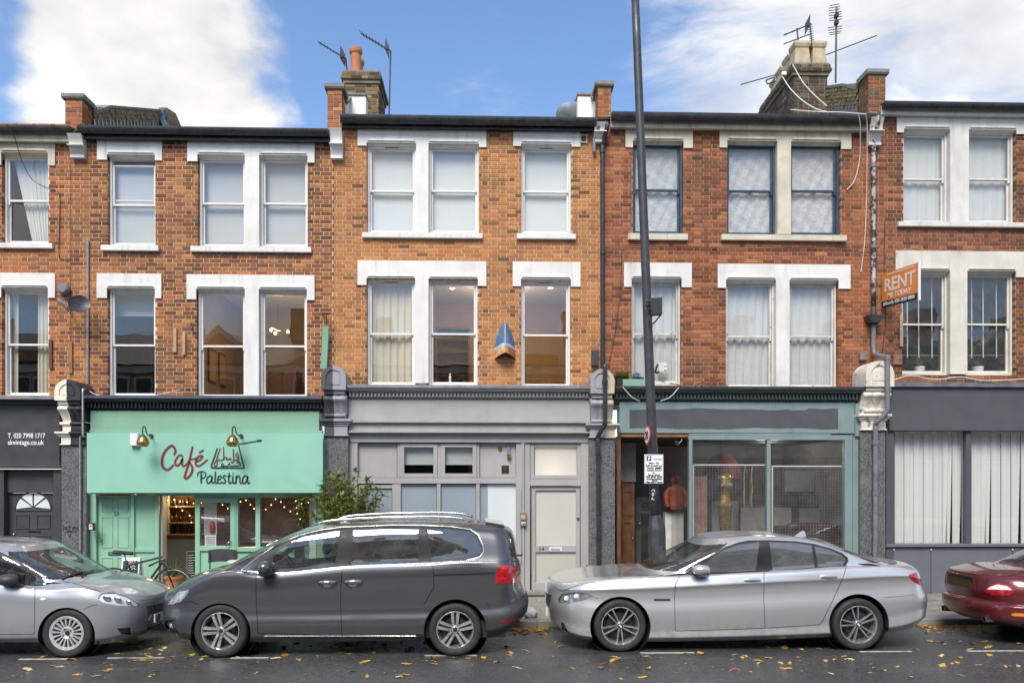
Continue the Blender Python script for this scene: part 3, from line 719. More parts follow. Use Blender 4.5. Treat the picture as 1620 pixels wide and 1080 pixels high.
# parapet piers, party walls, chimneys
def bpier(parent, x0, x1, y0, y1, z0, z1, pal, seed, mortar='mortar_dark', name='parapet', right=True, left=True):
    """a pier of real bricks on front and flanks"""
    q = random.Random(seed); body = MB().box(x0+.007, x1-.007, y0+.007, y1, z0, z1).build(name, mortar, parent)
    V, F, C = [], [], []
    def face(o_, ux, L):                     # o_: corner, ux: unit dir along, outward normal n
        n = Vector((ux.y, -ux.x, 0))
        rows = int((z1-z0)/BR_H)
        for r_ in range(rows):
            x = -(r_ % 2)*.115; zc = z0+(r_+.5)*BR_H + (z1-z0-rows*BR_H)*.5
            while x < L-.01:
                w = BR_S if q.random() < .6 else BR_HD; s0, s1 = max(x, 0), min(x+w, L); x += w+JT
                if s1-s0 < .03: continue
                v, f = brick_geo(s1-s0, BR_H-JT, .01, q); c = q.choices(pal, [p[1] for p in pal])[0][0]; k = q.uniform(.8, 1.2); o = len(V)
                dd = q.uniform(-.003, .003)
                for p in v:
                    P = o_ + ux*((s0+s1)/2+p[0]) - n*(p[1]+dd) ; V.append((P.x, P.y, zc+p[2]))
                F.extend(tuple(i+o for i in t) for t in f); C.extend([(*[a*k for a in c], 1)]*len(v))
    face(Vector((x0, y0, 0)), Vector((1,0,0)), x1-x0)
    if right: face(Vector((x1, y0, 0)), Vector((0,1,0)), y1-y0)
    if left: face(Vector((x0, y1, 0)), Vector((0,-1,0)), y1-y0)
    me = bpy.data.meshes.new('brickwork'); me.from_pydata(V, [], F); set_col(me, C)
    b = obj('brickwork', me, 'brick', body); b['kind'] = 'stuff'
    return body
def cap_stone(parent, x0, x1, y0, y1, z, h=.09, o=.05):
    MB().prism_x([(y0-o+.02, z), (y1+o, z), (y1+o, z+h), (y0-o, z+h), (y0-o, z+.03)], x0-o, x1+o).build('coping', 'stone_cap', parent)
SOOTD = [((.09,.07,.05), 5), ((.06,.05,.038), 4), ((.14,.11,.075), 2), ((.2,.17,.13), .8)]
SOOT = [((.2,.14,.075), 5), ((.13,.1,.06), 4), ((.28,.2,.1), 2), ((.07,.06,.04), 3)]
RED = [((.42,.15,.06), 5), ((.33,.11,.05), 4), ((.5,.24,.11), 2), ((.2,.09,.05), 1)]
def party(parent, px0, px1, pyT, pyB, pal, seed, side, wallmat, ramp_top, L=3.5, sideh=.42):
    """pier at the eaves with a lower parapet wall running back up the roof behind it"""
    y0 = YW-.1; x0, x1 = xa(px0, y0), xa(px1, y0); z1, z0 = za(pyT, y0, px0), za(pyB, y0, px0)
    p = bpier(parent, x0, x1, y0, y0+.36, z0, z1, pal, seed); cap_stone(p, x0, x1, y0, y0+.36, z1)
    t = math.tan(R(23)); ya = y0+.362; zr = z0+.02
    zt_ = za(ramp_top, ya, px1)
    MB().prism_x([(ya, zr-.1), (ya+L, zr+L*t-.1), (ya+L, zt_+L*t), (ya+.75, zt_+.75*t), (ya+.12, z1-.06), (ya, z1-.02)], x0+.01, x1-.01).build('party_wall', wallmat, p)
    MB().prism_x([(ya-.0, z1-.018), (ya+.12, z1-.058), (ya+.75, zt_+.75*t+.002), (ya+L, zt_+L*t+.002), (ya+L, zt_+L*t+.05), (ya+.73, zt_+.75*t+.05), (ya+.1, z1+.0), (ya, z1+.03)], x0-.03, x1+.03).build('coping', 'stone_cap', p)
    return p, (x0, x1, y0, z0, z1, t, zt_)
pmat('tile_hung', (.2,.15,.08), .85, .35, 9, dirt=.5, dirtcol=(.05,.055,.03), bump=.8, bscale=26)
pw1, g1 = party(h1, 103, 130, 157, 205, RED, 31, 1, 'mortar_soot', 169)
pw2, g2 = party(h2, 518, 541, 141, 204, RED, 32, 1, 'render_white', 153)
pw3, g3 = party(h2, 945.5, 967, 137, 184, RED, 33, -1, 'render_white', 150)
pw4, g4 = party(h3, 1374, 1401, 118, 178, [((.3,.11,.05), 4), ((.2,.09,.05), 4), ((.12,.08,.05), 3)], 34, -1, 'mortar_soot', 134)
def tilehang(parent, g, side, mat, seed, L=3.4):
    """rows of slipped tiles on the flank of a party wall above a stepped lead flashing"""
    x0, x1, y0, z0, z1, t, zt_ = g; q = random.Random(seed); xs = x1 if side > 0 else x0
    m = MB()
    for r_ in range(7):
        for k in range(26):
            y = y0+.4+k*.125+(r_ % 2)*.06; 
            if y > y0+.36+L: continue
            zb_ = z0+.12+(y-y0)*t+r_*.075 - .0
            if zb_ > zt_+(y-y0-.36)*t-.03: continue
            d = q.uniform(.006, .02)
            m.add([(xs+side*(.012+d), y, zb_-.02), (xs+side*(.012+d), y+.115, zb_-.02+.115*t), (xs+side*.012, y+.115, zb_+.09+.115*t), (xs+side*.012, y, zb_+.09), (xs+side*.002, y, zb_-.02), (xs+side*.002, y+.115, zb_-.02+.115*t)],
                  [(0,1,2,3),(4,5,1,0)])
    m.build('hung_tile', mat, parent)['kind'] = 'stuff'
    f = MB()
    for k in range(20):
        y = y0+.36+k*.16
        if y > y0+.36+L-.2: break
        zb_ = z0+.03+(y-y0)*t
        f.add([(xs+side*.04, y, zb_-.06), (xs+side*.04, y+.16, zb_-.06+.16*t), (xs+side*.042, y+.16, zb_+.06+.16*t), (xs+side*.042, y, zb_+.1-.04)], [(0,1,2,3)])
        f.add([(xs+side*.043, y+.01, zb_), (xs+side*.043, y+.13, zb_+.05), (xs+side*.043, y+.02, zb_+.2)], [(0,1,2)])
    f.build('stepped_flashing', 'pipe_grey' if side < 0 else 'galvanised', parent)
for (pa, pb, pt, pb2, yy) in ((547, 579, 151, 186, 16.3), (914, 944, 151, 186, 16.2)):
    MB().cbox(xa(pa, yy), xa(pb, yy), yy, yy+.25, za(pb2, yy, pa), za(pt, yy, pa), .01).build('rendered_upstand', 'render_white', pw2 if pa < 700 else pw3)
    MB().box(xa(pa-1, yy), xa(pb+1, yy), yy-.03, yy+.28, za(pt, yy, pa)+.002, za(pt, yy, pa)+.04).build('coping', 'stone_cap', pw2 if pa < 700 else pw3)
tilehang(pw1, g1, 1, 'tile_hung', 5); tilehang(pw4, g4, -1, 'tile_hung', 6)
# torn blue sheet at the end of the first party wall
b0 = at(246, 172, 18.9); MB().grid(lambda u, v: (b0.x+.02+u*.22+.03*math.sin(v*9), 18.95+.05*math.sin(u*7+v*5), b0.z-.42+v*.42), 6, 8).build('torn_sheet', 'blue_frame', pw1, smooth=True)
MB().prism_x([(19.0,za(200,19.0,250)),(19.9,za(200,19.9,262)),(19.55,za(178,19.5,256)),(19.0,za(170,19,246))], g1[1]-.02, g1[1]+.16).build('gable_end', 'tile_hung', pw1)

def chimney(parent, pxL, pxR, pyT, pyB, Y, depth, seed, pal, pots, mortar='mortar_soot'):
    x0, x1 = xa(pxL, Y), xa(pxR, Y); z1, z0 = za(pyT, Y, pxL), za(pyB, Y, pxL)
    st = bpier(parent, x0, x1, Y, Y+depth, z0-.5, z1-.26, pal, seed, mortar, 'chimney')
    for i, (o_, a, b) in enumerate(((.035, .262, .19), (.07, .19, .115), (.05, .115, .035))):
        c = bpier(st, x0-o_, x1+o_, Y-o_, Y+depth+o_, z1-a, z1-b+.001, pal, seed+i+3, mortar, 'oversailing_course'); 
    MB().box(x0-.03, x1+.03, Y-.03, Y+depth+.03, z1-.036, z1).build('flaunching', 'stone_cap', st)
    for (px, w, pyt, kind, yy, mat) in pots:
        c = at(px, pyT, Y+yy); zt_ = za(pots[0][2], Y+pots[0][4], px)-.03*(yy > .5); r_ = w*(Y+yy)/FPX/2
        if kind == 'round':
            h = zt_-z1
            MB().lathe([(r_*.98, -.02), (r_*.86, h*.15), (r_*.86, h*.78), (r_*1.02, h*.82), (r_*1.08, h*.9), (r_*1.04, h), (r_*.8, h), (r_*.75, h*.4)], 24, (c.x, Y+yy, z1)).build('chimney_pot', mat, st, sharp=40)
        else:
            h = zt_-z1; m = MB()
            def ring(rr, z): return [(c.x-rr, Y+yy-rr, z), (c.x+rr, Y+yy-rr, z), (c.x+rr, Y+yy+rr, z), (c.x-rr, Y+yy+rr, z)]
            rs = [ring(r_*1.06, z1-.02), ring(r_*.86, z1+h*.72), ring(r_*.98, z1+h*.78), ring(r_*1.08, z1+h*.9), ring(r_*1.02, z1+h), ring(r_*.7, z1+h), ring(r_*.68, z1+h*.6)]
            for rr in rs: m.v += rr
            for i in range(len(rs)-1):
                for k in range(4): m.f.append((i*4+k, i*4+(k+1) % 4, i*4+4+(k+1) % 4, i*4+4+k))
            m.build('chimney_pot', mat, st)
    return st
chimney(h2, 545, 599, 112, 180, 17.3, 1.1, 41, SOOT, [(563, 19, 78, 'round', .2, 'terracotta'), (566, 19, 86, 'round', .62, 'terracotta')])
chimney(h3, 1255, 1309, 100, 172, 17.3, 2.0, 45, SOOTD, [(1265, 25, 71, 'sq', .22, 'pot_buff'), (1292, 23, 70, 'sq', .22, 'pot_buff'), (1254, 25, 85, 'sq', .7, 'pot_buff'), (1243, 25, 99, 'sq', 1.2, 'pot_buff'), (1233, 24, 113, 'sq', 1.7, 'pot_buff')])
# ------------------------------------------------------------------ lettering helpers
def text_mesh(s, size, bold=0, shear=0, space=1.0, align='LEFT'):
    c = bpy.data.curves.new('lettering', 'FONT'); c.body = s; c.size = size; c.offset = bold; c.shear = shear; c.space_character = space; c.align_x = align
    c.extrude = .0012; c.resolution_u = 3
    o = bpy.data.objects.new('lettering', c); COL.objects.link(o)
    dg = bpy.context.evaluated_depsgraph_get(); me = bpy.data.meshes.new_from_object(o.evaluated_get(dg)); bpy.data.objects.remove(o); bpy.data.curves.remove(c)
    return me
def text(s, x, y, z, size, mat, parent, width=None, bold=0, shear=0, rz=0, align='LEFT', name='lettering', space=1.0):
    """lettering standing on a wall facing -y (rz turns it); width stretches it to a real width"""
    me = text_mesh(s, size, bold, shear, space, align)
    xs = [v.co.x for v in me.vertices]
    k = width/(max(xs)-min(xs)) if width else 1
    m = Matrix.Translation((x, y, z)) @ Matrix.Rotation(rz, 4, 'Z') @ Matrix.Rotation(math.pi/2, 4, 'X') @ Matrix.Diagonal((k, 1, 1, 1))
    me.transform(m)
    return obj(name, me, mat, parent)
def ribbon(mb, pts, w, Y, taper=0):          # flat brush stroke in the plane y = Y, pts: (x,z)
    P = [Vector((p[0], 0, p[1])) for p in pts]; n = len(P); L, Rr = [], []
    for i in range(n):
        d = P[min(i+1, n-1)]-P[max(i-1, 0)]
        d = d.normalized() if d.length > 1e-9 else Vector((1,0,0)); nn = Vector((-d.z, 0, d.x)); t = i/(n-1)
        ww = w*(1-taper*abs(2*t-1)**2)/2
        L.append(P[i]+nn*ww); Rr.append(P[i]-nn*ww)
    o = len(mb.v); mb.v += [(p.x, Y, p.z) for p in L]+[(p.x, Y, p.z) for p in Rr]
    for i in range(n-1): mb.f.append((o+i, o+i+1, o+n+i+1, o+n+i))
    for e in (0, n-1):
        c = P[e]; r_ = (L[e]-Rr[e]).length/2; o = len(mb.v)
        mb.v += [(c.x+r_*math.cos(k*math.pi/5), Y-.0003, c.z+r_*math.sin(k*math.pi/5)) for k in range(10)]; mb.f.append(tuple(range(o, o+10)))
    return mb
def stroke_px(mb, pts, wpx, Y, f=lambda p: p, taper=0, n=5):
    q = [at(*f(p), Y) for p in pts]
    sm = smoothpath([(p.x, 0, p.z) for p in q], n) if len(q) > 2 else [Vector((p.x, 0, p.z)) for p in q]
    return ribbon(mb, [(p.x, p.z) for p in sm], wpx*Y/FPX, Y, taper)

# ------------------------------------------------------------------ pilasters between the shops
def arch_poly(x0, x1, z0, z1, n=14):
    r_ = (x1-x0)/2; c = (x0+x1)/2; zc = z1-r_
    return [(x0, z0), (x1, z0)] + [(c+r_*math.cos(a), zc+r_*math.sin(a)) for a in [i*math.pi/n for i in range(n+1)]]
def pilaster(label, con, shaft, pys, cmat, plinth=None):
    """con: (pxL, pxR) of the console face, shaft: (pxL, pxR), pys: console top, block foot, scroll foot, capital top, capital foot"""
    pc = (shaft[0]+shaft[1])/2; YS = 15.08
    t = thing('shop_pilaster', label, 'pilaster', (xa(pc, YS), YS+.15, .1), 'pilasters between the shopfronts')
    Z = lambda py, Y: za(py, Y, pc)
    s0, s1 = xa(shaft[0], YS), xa(shaft[1], YS); zc = Z(pys[4], YS)
    MB().cbox(s0, s1, YS, 15.48, .1, zc, .006).build('shaft', 'granite', t)
    if plinth:
        MB().cbox(s0-.04, s1+.04, YS-.05, 15.47, .1, Z(plinth, YS), .02).build('plinth', 'terracotta_tile', t)
    cap = MB(); YC = YS-.0; H = Z(pys[3], YS)-zc
    cap.cbox(s0+.01, s1-.01, YS-.03, 15.47, zc+.001, zc+H*.62, .006)
    cap.cbox(s0-.012, s1+.012, YS-.045, 15.47, zc+.001, zc+H*.1, .008)
    for o_, a, b in ((.02, .6, .72), (.045, .72, .84), (.075, .84, 1.0)): cap.cbox(s0-o_, s1+o_, YS-.03-o_, 15.47, zc+H*a, zc+H*b, .01)
    cap.build('capital', cmat, t)
    YF = 14.9; c0, c1 = xa(con[0], YF), xa(con[1], YF); zt_, zm, zf = Z(pys[0], YF), Z(pys[1], YF), Z(pys[2], YF)
    m = MB(); m.prism_y(arch_poly(c0, c1, zm, zt_), YF+.02, 15.47)
    w = (c1-c0)*.17; A = arch_poly(c0, c1, zm, zt_); B = arch_poly(c0+w, c1-w, zm+w*.9, zt_-w)
    n = len(A); o = len(m.v)
    m.v += [(p[0], YF, p[1]) for p in A]+[(p[0], YF, p[1]) for p in B]+[(p[0], YF+.02, p[1]) for p in A]+[(p[0]*.5+(c0+c1)/4 if False else p[0], YF+.019, p[1]) for p in B]
    for i in range(n):
        j = (i+1) % n; m.f += [(o+i, o+j, o+n+j, o+n+i), (o+2*n+i, o+2*n+j, o+j, o+i), (o+n+i, o+n+j, o+3*n+j, o+3*n+i)]
    w2 = w*1.45; B2 = arch_poly(c0+w2, c1-w2, zm+w2*.85, zt_-w2); m.prism_y(B2, YF+.008, YF+.03)
    m.cbox(c0+.03, c1-.03, YF+.05, 15.47, zm-(zm-zf)*.16, zm+.001, .004)
    m.build('console_block', cmat, t, sharp=45)
    z1, z0 = zm-(zm-zf)*.16, zf+.05
    def fn(u, v):                             # fluted scroll, v from top to foot
        bul = .10*math.exp(-((v-.22)/.2)**2)+.05*math.exp(-((v-.5)/.35)**2)
        fl = .022*abs(math.sin(u*math.pi*3))*(1-v*.25)
        e = .03*(abs(2*u-1)**6)
        wd_ = (c1-c0)*(1-.10*v); xc = (c0+c1)/2+(s0+s1-c0-c1)/2*v
        return (xc+(u-.5)*wd_, YF+.16-bul-fl+e+.03*v, z1+(z0-z1)*v)
    g = MB(); g.grid(fn, 48, 26)
    for u in (0, 1): g.grid(lambda a, b, u=u: (fn(u, b)[0], fn(u, b)[1]+(15.47-fn(u, b)[1])*a, fn(u, b)[2]), 2, 26)
    g.cbox(c0+.025, c1-.025, YF+.12, 15.47, zf+.0, zf+.051, .008)
    for k in range(3): g.sphere((c0+(c1-c0)*(.25+.25*k), YF+.155, z0+.05), .014, 8, 6)
    zt2 = Z(pys[3], YS)
    g.cbox(s0+.03, s1-.03, YS-.02, 15.47, zt2-.001, zf+.001, .006)
    g.build('scroll', cmat, t, sharp=50)
    return t
CREAM = (.8,.74,.6)
splitmat('console_a', CREAM, srgb(44,46,52), xa(107, 14.95)); splitmat('console_b', srgb(70,72,78), srgb(150,150,156), xa(527, 14.95)); splitmat('console_c', srgb(152,152,157), (.52,.45,.33), xa(959, 14.95), .42)
peelmat('console_d', (.68,.64,.56), (.3,.24,.16), .4)
pilaster('granite pilaster with half cream, half black console beside the fanlight door', (86, 127), (97, 137), (600, 633, 671, 683, 704), 'console_a')
pilaster('granite pilaster with charcoal and grey console between café and grey shopfront', (508.5, 547), (512.5, 551), (578, 616, 658, 663, 690), 'console_b')
pilaster('granite pilaster with grey and flaking cream console behind the black drainpipe', (934.5, 972), (932, 973), (583, 622, 667, 670, 693), 'console_c', 893)
pilaster('granite pilaster with chipped cream stone console beside the slate blue shop', (1370, 1415), (1361, 1401), (570, 611, 650, 655, 681), 'console_d')

# ------------------------------------------------------------------ cornices
def cornice(h, pxL, pxR, pyT, pyB, mat, topmat, dent=True):
    YC = 14.98; x0, x1 = xa(pxL, YC), xa(pxR, YC); pc = (pxL+pxR)/2; z1, z0 = za(pyT, YC, pc), za(pyB, YC, pc); H = z1-z0
    o = MB().prism_x([(15.46, z0), (15.2, z0), (15.2, z0+H*.18), (15.13, z0+H*.2), (15.13, z0+H*.6), (15.05, z0+H*.62), (14.99, z0+H*.85), (14.99, z1-.012), (15.46, z1-.012)], x0, x1).build('cornice', mat, h)
    MB().prism_x([(14.965, z1-.045), (14.975, z1-.05), (14.985, z1-.01), (15.46, z1-.01), (15.46, z1+.045), (14.97, z1+.006)], x0-.01, x1+.01).build('lead_flashing', topmat, o)
    if dent:
        m = MB(); n = int((x1-x0)/.065)
        for i in range(n):
            xx = x0+.02+(x1-x0-.05)*i/(n-1); m.box(xx, xx+.033, 15.085, 15.131, z0+H*.26, z0+H*.58)
        m.build('dentil_band', mat, o)
    return o
cornice(h0, -60, 88, 627, 640, 'charcoal_paint', 'lead', False)
cornice(h1, 131, 508, 626, 650, 'black_paint', 'lead_blue')
cornice(h2, 549, 937, 609.5, 632, 'grey_paint', 'lead')
cornice(h3, 974, 1372, 611.5, 636, 'teal_dark', 'gutter_black')

def bx(parent, name, mat, px0, px1, py0, py1, y0, y1, c=.004):
    """a board given by its pixel rectangle at its own front face"""
    pc = (px0+px1)/2
    return MB().cbox(xa(px0, y0), xa(px1, y0), y0, y1, za(py1, y0, pc), za(py0, y0, pc), c).build(name, mat, parent)
def panel_frame(parent, name, mat, px0, px1, py0, py1, y0, y1, w):
    pc = (px0+px1)/2; m = MB(); frame_rect(m, xa(px0, y0), xa(px1, y0), za(py1, y0, pc), za(py0, y0, pc), w, y0, y1)
    return m.build(name, mat, parent)
def pane(parent, mat, px0, px1, py0, py1, y, name='pane'):
    pc = (px0+px1)/2; x0, x1, z0, z1 = xa(px0, y), xa(px1, y), za(py1, y, pc), za(py0, y, pc)
    return MB().add([(x0,y,z0),(x1,y,z0),(x1,y,z1),(x0,y,z1)], [(0,1,2,3)]).build(name, mat, parent)
GP = 940                                       # pixel row of the pavement at the shopfronts

# ------------------------------------------------------------------ house 0: dark shopfront with fanlight door
bx(h0, 'fascia', 'charcoal_paint', -60, 94, 641, 738, 15.18, 15.47)
bx(h0, 'fascia_moulding', 'charcoal_paint', -60, 96, 735, 741, 15.12, 15.2)
bx(h0, 'door_post', 'charcoal_paint', 84, 97, 742, GP, 15.2, 15.5); bx(h0, 'door_post', 'charcoal_paint', -60, 6, 742, GP, 15.2, 15.5)
bx(h0, 'overdoor_panel', 'charcoal_paint', 7, 84, 742, 779, 15.3, 15.5)
d = bx(h0, 'door', 'charcoal_paint', 9, 84.5, 780, GP, 15.36, 15.44)
for a, b, c, e in ((24, 46, 813, 836), (57, 79, 813, 836), (24, 46, 846, 905), (57, 79, 846, 905)):
    panel_frame(d, 'door_panel', 'charcoal_paint', a, b, c, e, 15.345, 15.362, .025)
fc = at(52.5, 806, 15.35); rr = 26*15.35/FPX
for k in range(4):                            # fan of four lights
    a0, a1 = math.pi*(k/4)+.06, math.pi*((k+1)/4)-.06
    pts = [(fc.x+.1*rr*math.cos((a0+a1)/2), fc.z+.04+.1*rr*math.sin((a0+a1)/2))]+[(fc.x+rr*math.cos(a0+(a1-a0)*i/6), fc.z+rr*math.sin(a0+(a1-a0)*i/6)) for i in range(7)]
    MB().prism_y(pts, 15.351, 15.362).build('fan_light', 'frost_white', d)
m = MB(); m.tube([(fc.x+(rr+.02)*math.cos(a), 15.352, fc.z+(rr+.02)*math.sin(a)) for a in [i*math.pi/20 for i in range(21)]], .012, 6); m.tube([(fc.x-rr, 15.352, fc.z-.01), (fc.x+rr, 15.352, fc.z-.01)], .012, 6); m.build('fan_moulding', 'charcoal_paint', d)
k_ = at(22, 845, 15.33); MB().sphere(k_, .022).build('door_knob', 'chrome', d, smooth=True)
bx(d, 'letter_plate', 'black_paint', 44, 63, 838.5, 841, 15.34, 15.36)
z_ = at(12, 693, 15.17)
text('T. 020 7998 1717', z_.x, 15.176, za(692.5, 15.17, 40), .125, 'ink_white', h0, xa(71, 15.17)-xa(12, 15.17), .0012)
text('skvintage.co.uk', z_.x, 15.176, za(703, 15.17, 40), .125, 'ink_white', h0, xa(69, 15.17)-xa(12, 15.17), .0012)

# ------------------------------------------------------------------ house 1: café
bx(h1, 'upper_fascia', 'mint_upper', 143, 505, 650, 683, 15.16, 15.47); bx(h1, 'fascia_rail', 'mint_upper', 141, 510, 680.5, 685, 15.06, 15.17)
sb = MB(); YB = 14.94; x0, x1, z0, z1 = xa(139.5, YB), xa(511.5, YB), za(779, YB, 325), za(685, YB, 325)
def board(u, v):
    w = .006*math.sin(u*9+v*4)*(1-v) + .012*math.exp(-((u-.9)/.12)**2-((v-.15)/.15)**2)*math.sin(u*50+v*18)*.8
    return (x0+(x1-x0)*u, YB-.05+w*.35, z0+(z1-z0)*v)
sb.grid(board, 90, 20); sb.box(x0, x1, YB+.03, 15.18, z0+.004, z1-.004)
sign = sb.build('sign_board', 'mint_board', h1, smooth=False, sharp=30)
bx(h1, 'sign_edge', 'mint_paint', 140, 511, 777.5, 781, 14.95, 15.2)
YL = YB-.0575
cs = lambda p: (240+p[0]/9, 660+p[1]/9)
red = MB()
for pts, w in (([(322,525),(338,470),(300,405),(250,420),(190,480),(152,570),(147,660),(172,722),(220,745),(265,722),(302,678)], 3.3),
               ([(440,555),(408,533),(368,560),(336,620),(338,672),(368,684),(408,650),(438,585),(432,645),(443,690),(475,682),(512,645)], 2.7),
               ([(580,420),(562,500),(530,640),(486,780),(468,845),(492,868),(540,830),(575,765),(576,705),(548,655),(520,628)], 3.1),
               ([(535,598),(590,592),(650,572)], 2.0),
               ([(625,638),(688,602),(722,558),(705,543),(660,562),(628,618),(628,668),(660,690),(715,665),(788,605)], 2.6), ([(680,497),(732,467)], 2.8)):
    stroke_px(red, pts, w*1.22, YL, cs, .2)
red.build('lettering', 'ink_red', sign)
dk = MB()
for pts, w in (([(930,440),(900,540),(862,645),(850,690),(875,716),(1080,716),(1298,716),(1308,690),(1280,580),(1238,405)], 2.2), ([(1225,380),(1390,355),(1555,328)], 1.6), ([(1505,332),(1556,328)], 3.2),
               ([(990,690),(1000,655),(1025,672),(1012,694),(985,690)], 1.3), ([(1012,690),(1080,688),(1105,650),(1115,688),(1180,686),(1256,682),(1252,640),(1230,612),(1212,640),(1248,652)], 1.4), ([(1062,703),(1064,704)], 1.2), ([(1235,590),(1237,591)], 1.2),
               ([(705,790),(705,860),(703,932)], 2.7), ([(655,838),(655,798),(700,768),(755,783),(768,820),(745,858),(712,866)], 1.7),
               ([(858,838),(825,828),(788,868),(786,915),(810,936),(842,905),(862,838),(856,900),(866,936),(888,922)], 2.1),
               ([(908,772),(902,860),(903,915),(918,937),(936,924)], 2.2), ([(940,892),(985,866),(980,834),(952,838),(936,885),(944,925),(970,937),(1002,912)], 1.9),
               ([(1056,838),(1034,824),(1016,848),(1042,882),(1050,912),(1026,937),(1000,924)], 2.0), ([(1102,790),(1096,860),(1097,915),(1112,937),(1132,922)], 2.2), ([(1074,836),(1132,832)], 1.5),
               ([(1158,832),(1152,880),(1154,920),(1168,937),(1184,924)], 2.2), ([(1158,797),(1160,796)], 2.2), ([(1204,832),(1201,880),(1199,936)], 2.3), ([(1200,880),(1226,834),(1250,842),(1254,890),(1258,925),(1272,937),(1288,924)], 1.9),
               ([(1358,840),(1328,828),(1296,868),(1294,915),(1318,937),(1350,905),(1366,838),(1362,905),(1374,937),(1394,922)], 2.1)):
    stroke_px(dk, pts, w*1.12, YL-.001, cs, .2)
dk.build('lettering', 'ink_dark', sign)
rd = MB()
for pts, w in (([(972,440),(945,520),(920,600),(890,660),(898,694),(925,680),(935,620),(955,600),(985,610),(1020,598)], 1.5), ([(1022,425),(1024,520),(1022,598)], 1.5), ([(1020,598),(1048,565),(1072,575),(1060,600),(1090,598),(1100,580),(1112,600),(1124,580),(1136,602)], 1.3),
               ([(1162,455),(1164,560),(1166,610),(1148,645),(1125,632)], 1.8), ([(1180,604),(1215,598),(1234,565),(1220,512),(1196,530),(1200,556),(1230,560)], 1.3), ([(1212,492),(1214,491)], 1.2), ([(975,640),(977,640)], 1.1), ([(948,568),(950,567)], 1.1)):
    stroke_px(rd, pts, w*1.15, YL-.0015, cs, .1)
rd.build('lettering', 'ink_red', sign)
# joinery under the sign
YJ = 15.2
for a, b in ((140.5, 152), (206.5, 212), (244.5, 251)): bx(h1, 'post', 'mint_paint', a, b, 781, GP, YJ, YJ+.12)
bx(h1, 'infill_panel', 'mint_paint', 212, 244.5, 783, 869, YJ+.05, YJ+.1); bx(h1, 'mid_rail', 'mint_paint', 212, 244.5, 867, 873, YJ+.02, YJ+.1); bx(h1, 'infill_panel', 'mint_paint', 212, 244.5, 873, GP, YJ+.05, YJ+.1)
d = bx(h1, 'door', 'mint_paint', 152.5, 206.5, 783.5, GP, YJ+.07, YJ+.12)
for a, b, c, e in ((160, 178, 788, 809), (185, 203, 788, 809), (160, 178, 817, 866), (185, 203, 817, 866), (160, 178, 881, 925), (185, 203, 881, 925)):
    panel_frame(d, 'door_panel', 'mint_paint', a, b, c, e, YJ+.058, YJ+.072, .018)
text('53', xa(177.3, YJ), YJ+.066, za(815.5, YJ, 181), .11, 'ink_black', d, xa(185, YJ)-xa(177.3, YJ), .001)
bx(d, 'letter_plate', 'dark_metal', 171, 191, 872.5, 878, YJ+.055, YJ+.07); bx(d, 'letter_flap', 'grey_metal', 173, 189, 873.8, 876.8, YJ+.05, YJ+.056)
kk = at(157.5, 853.5, YJ); m = MB().lathe([(.0, -.03), (.022, -.03), (.026, -.01), (.014, 0), (.014, .05), (.03, .05)], 12, (kk.x, YJ+.02, kk.z), 'y'); m.build('door_knob', 'chrome', d, sharp=40)
# open doorway, glazed door, windows
bx(h1, 'open_door_edge', 'white_paint', 251.5, 257, 783, 928, YJ+.1, 15.5)
fr = bx(h1, 'frame_head', 'mint_paint', 306.5, 511, 781, 787, YJ, YJ+.1)
bx(h1, 'frame_head', 'mint_paint', 251, 306.5, 781, 784, YJ, YJ+.1)
dd = panel_frame(h1, 'door', 'mint_paint', 308.5, 371.5, 787.2, GP, YJ-.02, YJ+.05, .085)
pane(dd, 'glass_shop', 317, 364, 794, 864, YJ+.015); bx(dd, 'door_rail', 'mint_paint', 316, 364, 863, 871, YJ-.019, YJ+.04); bx(dd, 'door_panel', 'mint_paint', 316, 364, 871, 932, YJ+.015, YJ+.04)
bx(h1, 'post', 'mint_paint', 371.6, 374.6, 787, GP, YJ-.01, YJ+.08)
m = MB(); p = at(366, 857, YJ); m.tube([(p.x, YJ-.03, p.z+.02), (p.x, YJ-.07, p.z+.02), (p.x-.05, YJ-.08, p.z-.01), (p.x-.06, YJ-.08, p.z-.08)], .011, 8); m.sphere((p.x, YJ-.03, p.z-.13), .02); m.build('door_handle', 'chrome', dd, smooth=True)
for a, b in ((374.7, 376.5), (404, 411.5)): bx(h1, 'mullion', 'mint_paint', a, b, 787, 868, YJ, YJ+.1)
bx(h1, 'window_rail', 'mint_paint', 374.7, 490, 865, 872, YJ-.01, YJ+.11); bx(h1, 'stall_riser', 'mint_paint', 374.7, 511, 872, GP, YJ+.03, YJ+.1)
pane(h1, 'glass_shop', 376, 405, 786, 866, YJ+.06); pane(h1, 'glass_shop', 411, 490, 786, 866, YJ+.06)
bx(h1, 'corner_post', 'white_paint', 489, 500, 787, GP, YJ, YJ+.1); bx(h1, 'side_panel', 'mint_paint', 500, 512, 781, GP, YJ+.02, YJ+.1)
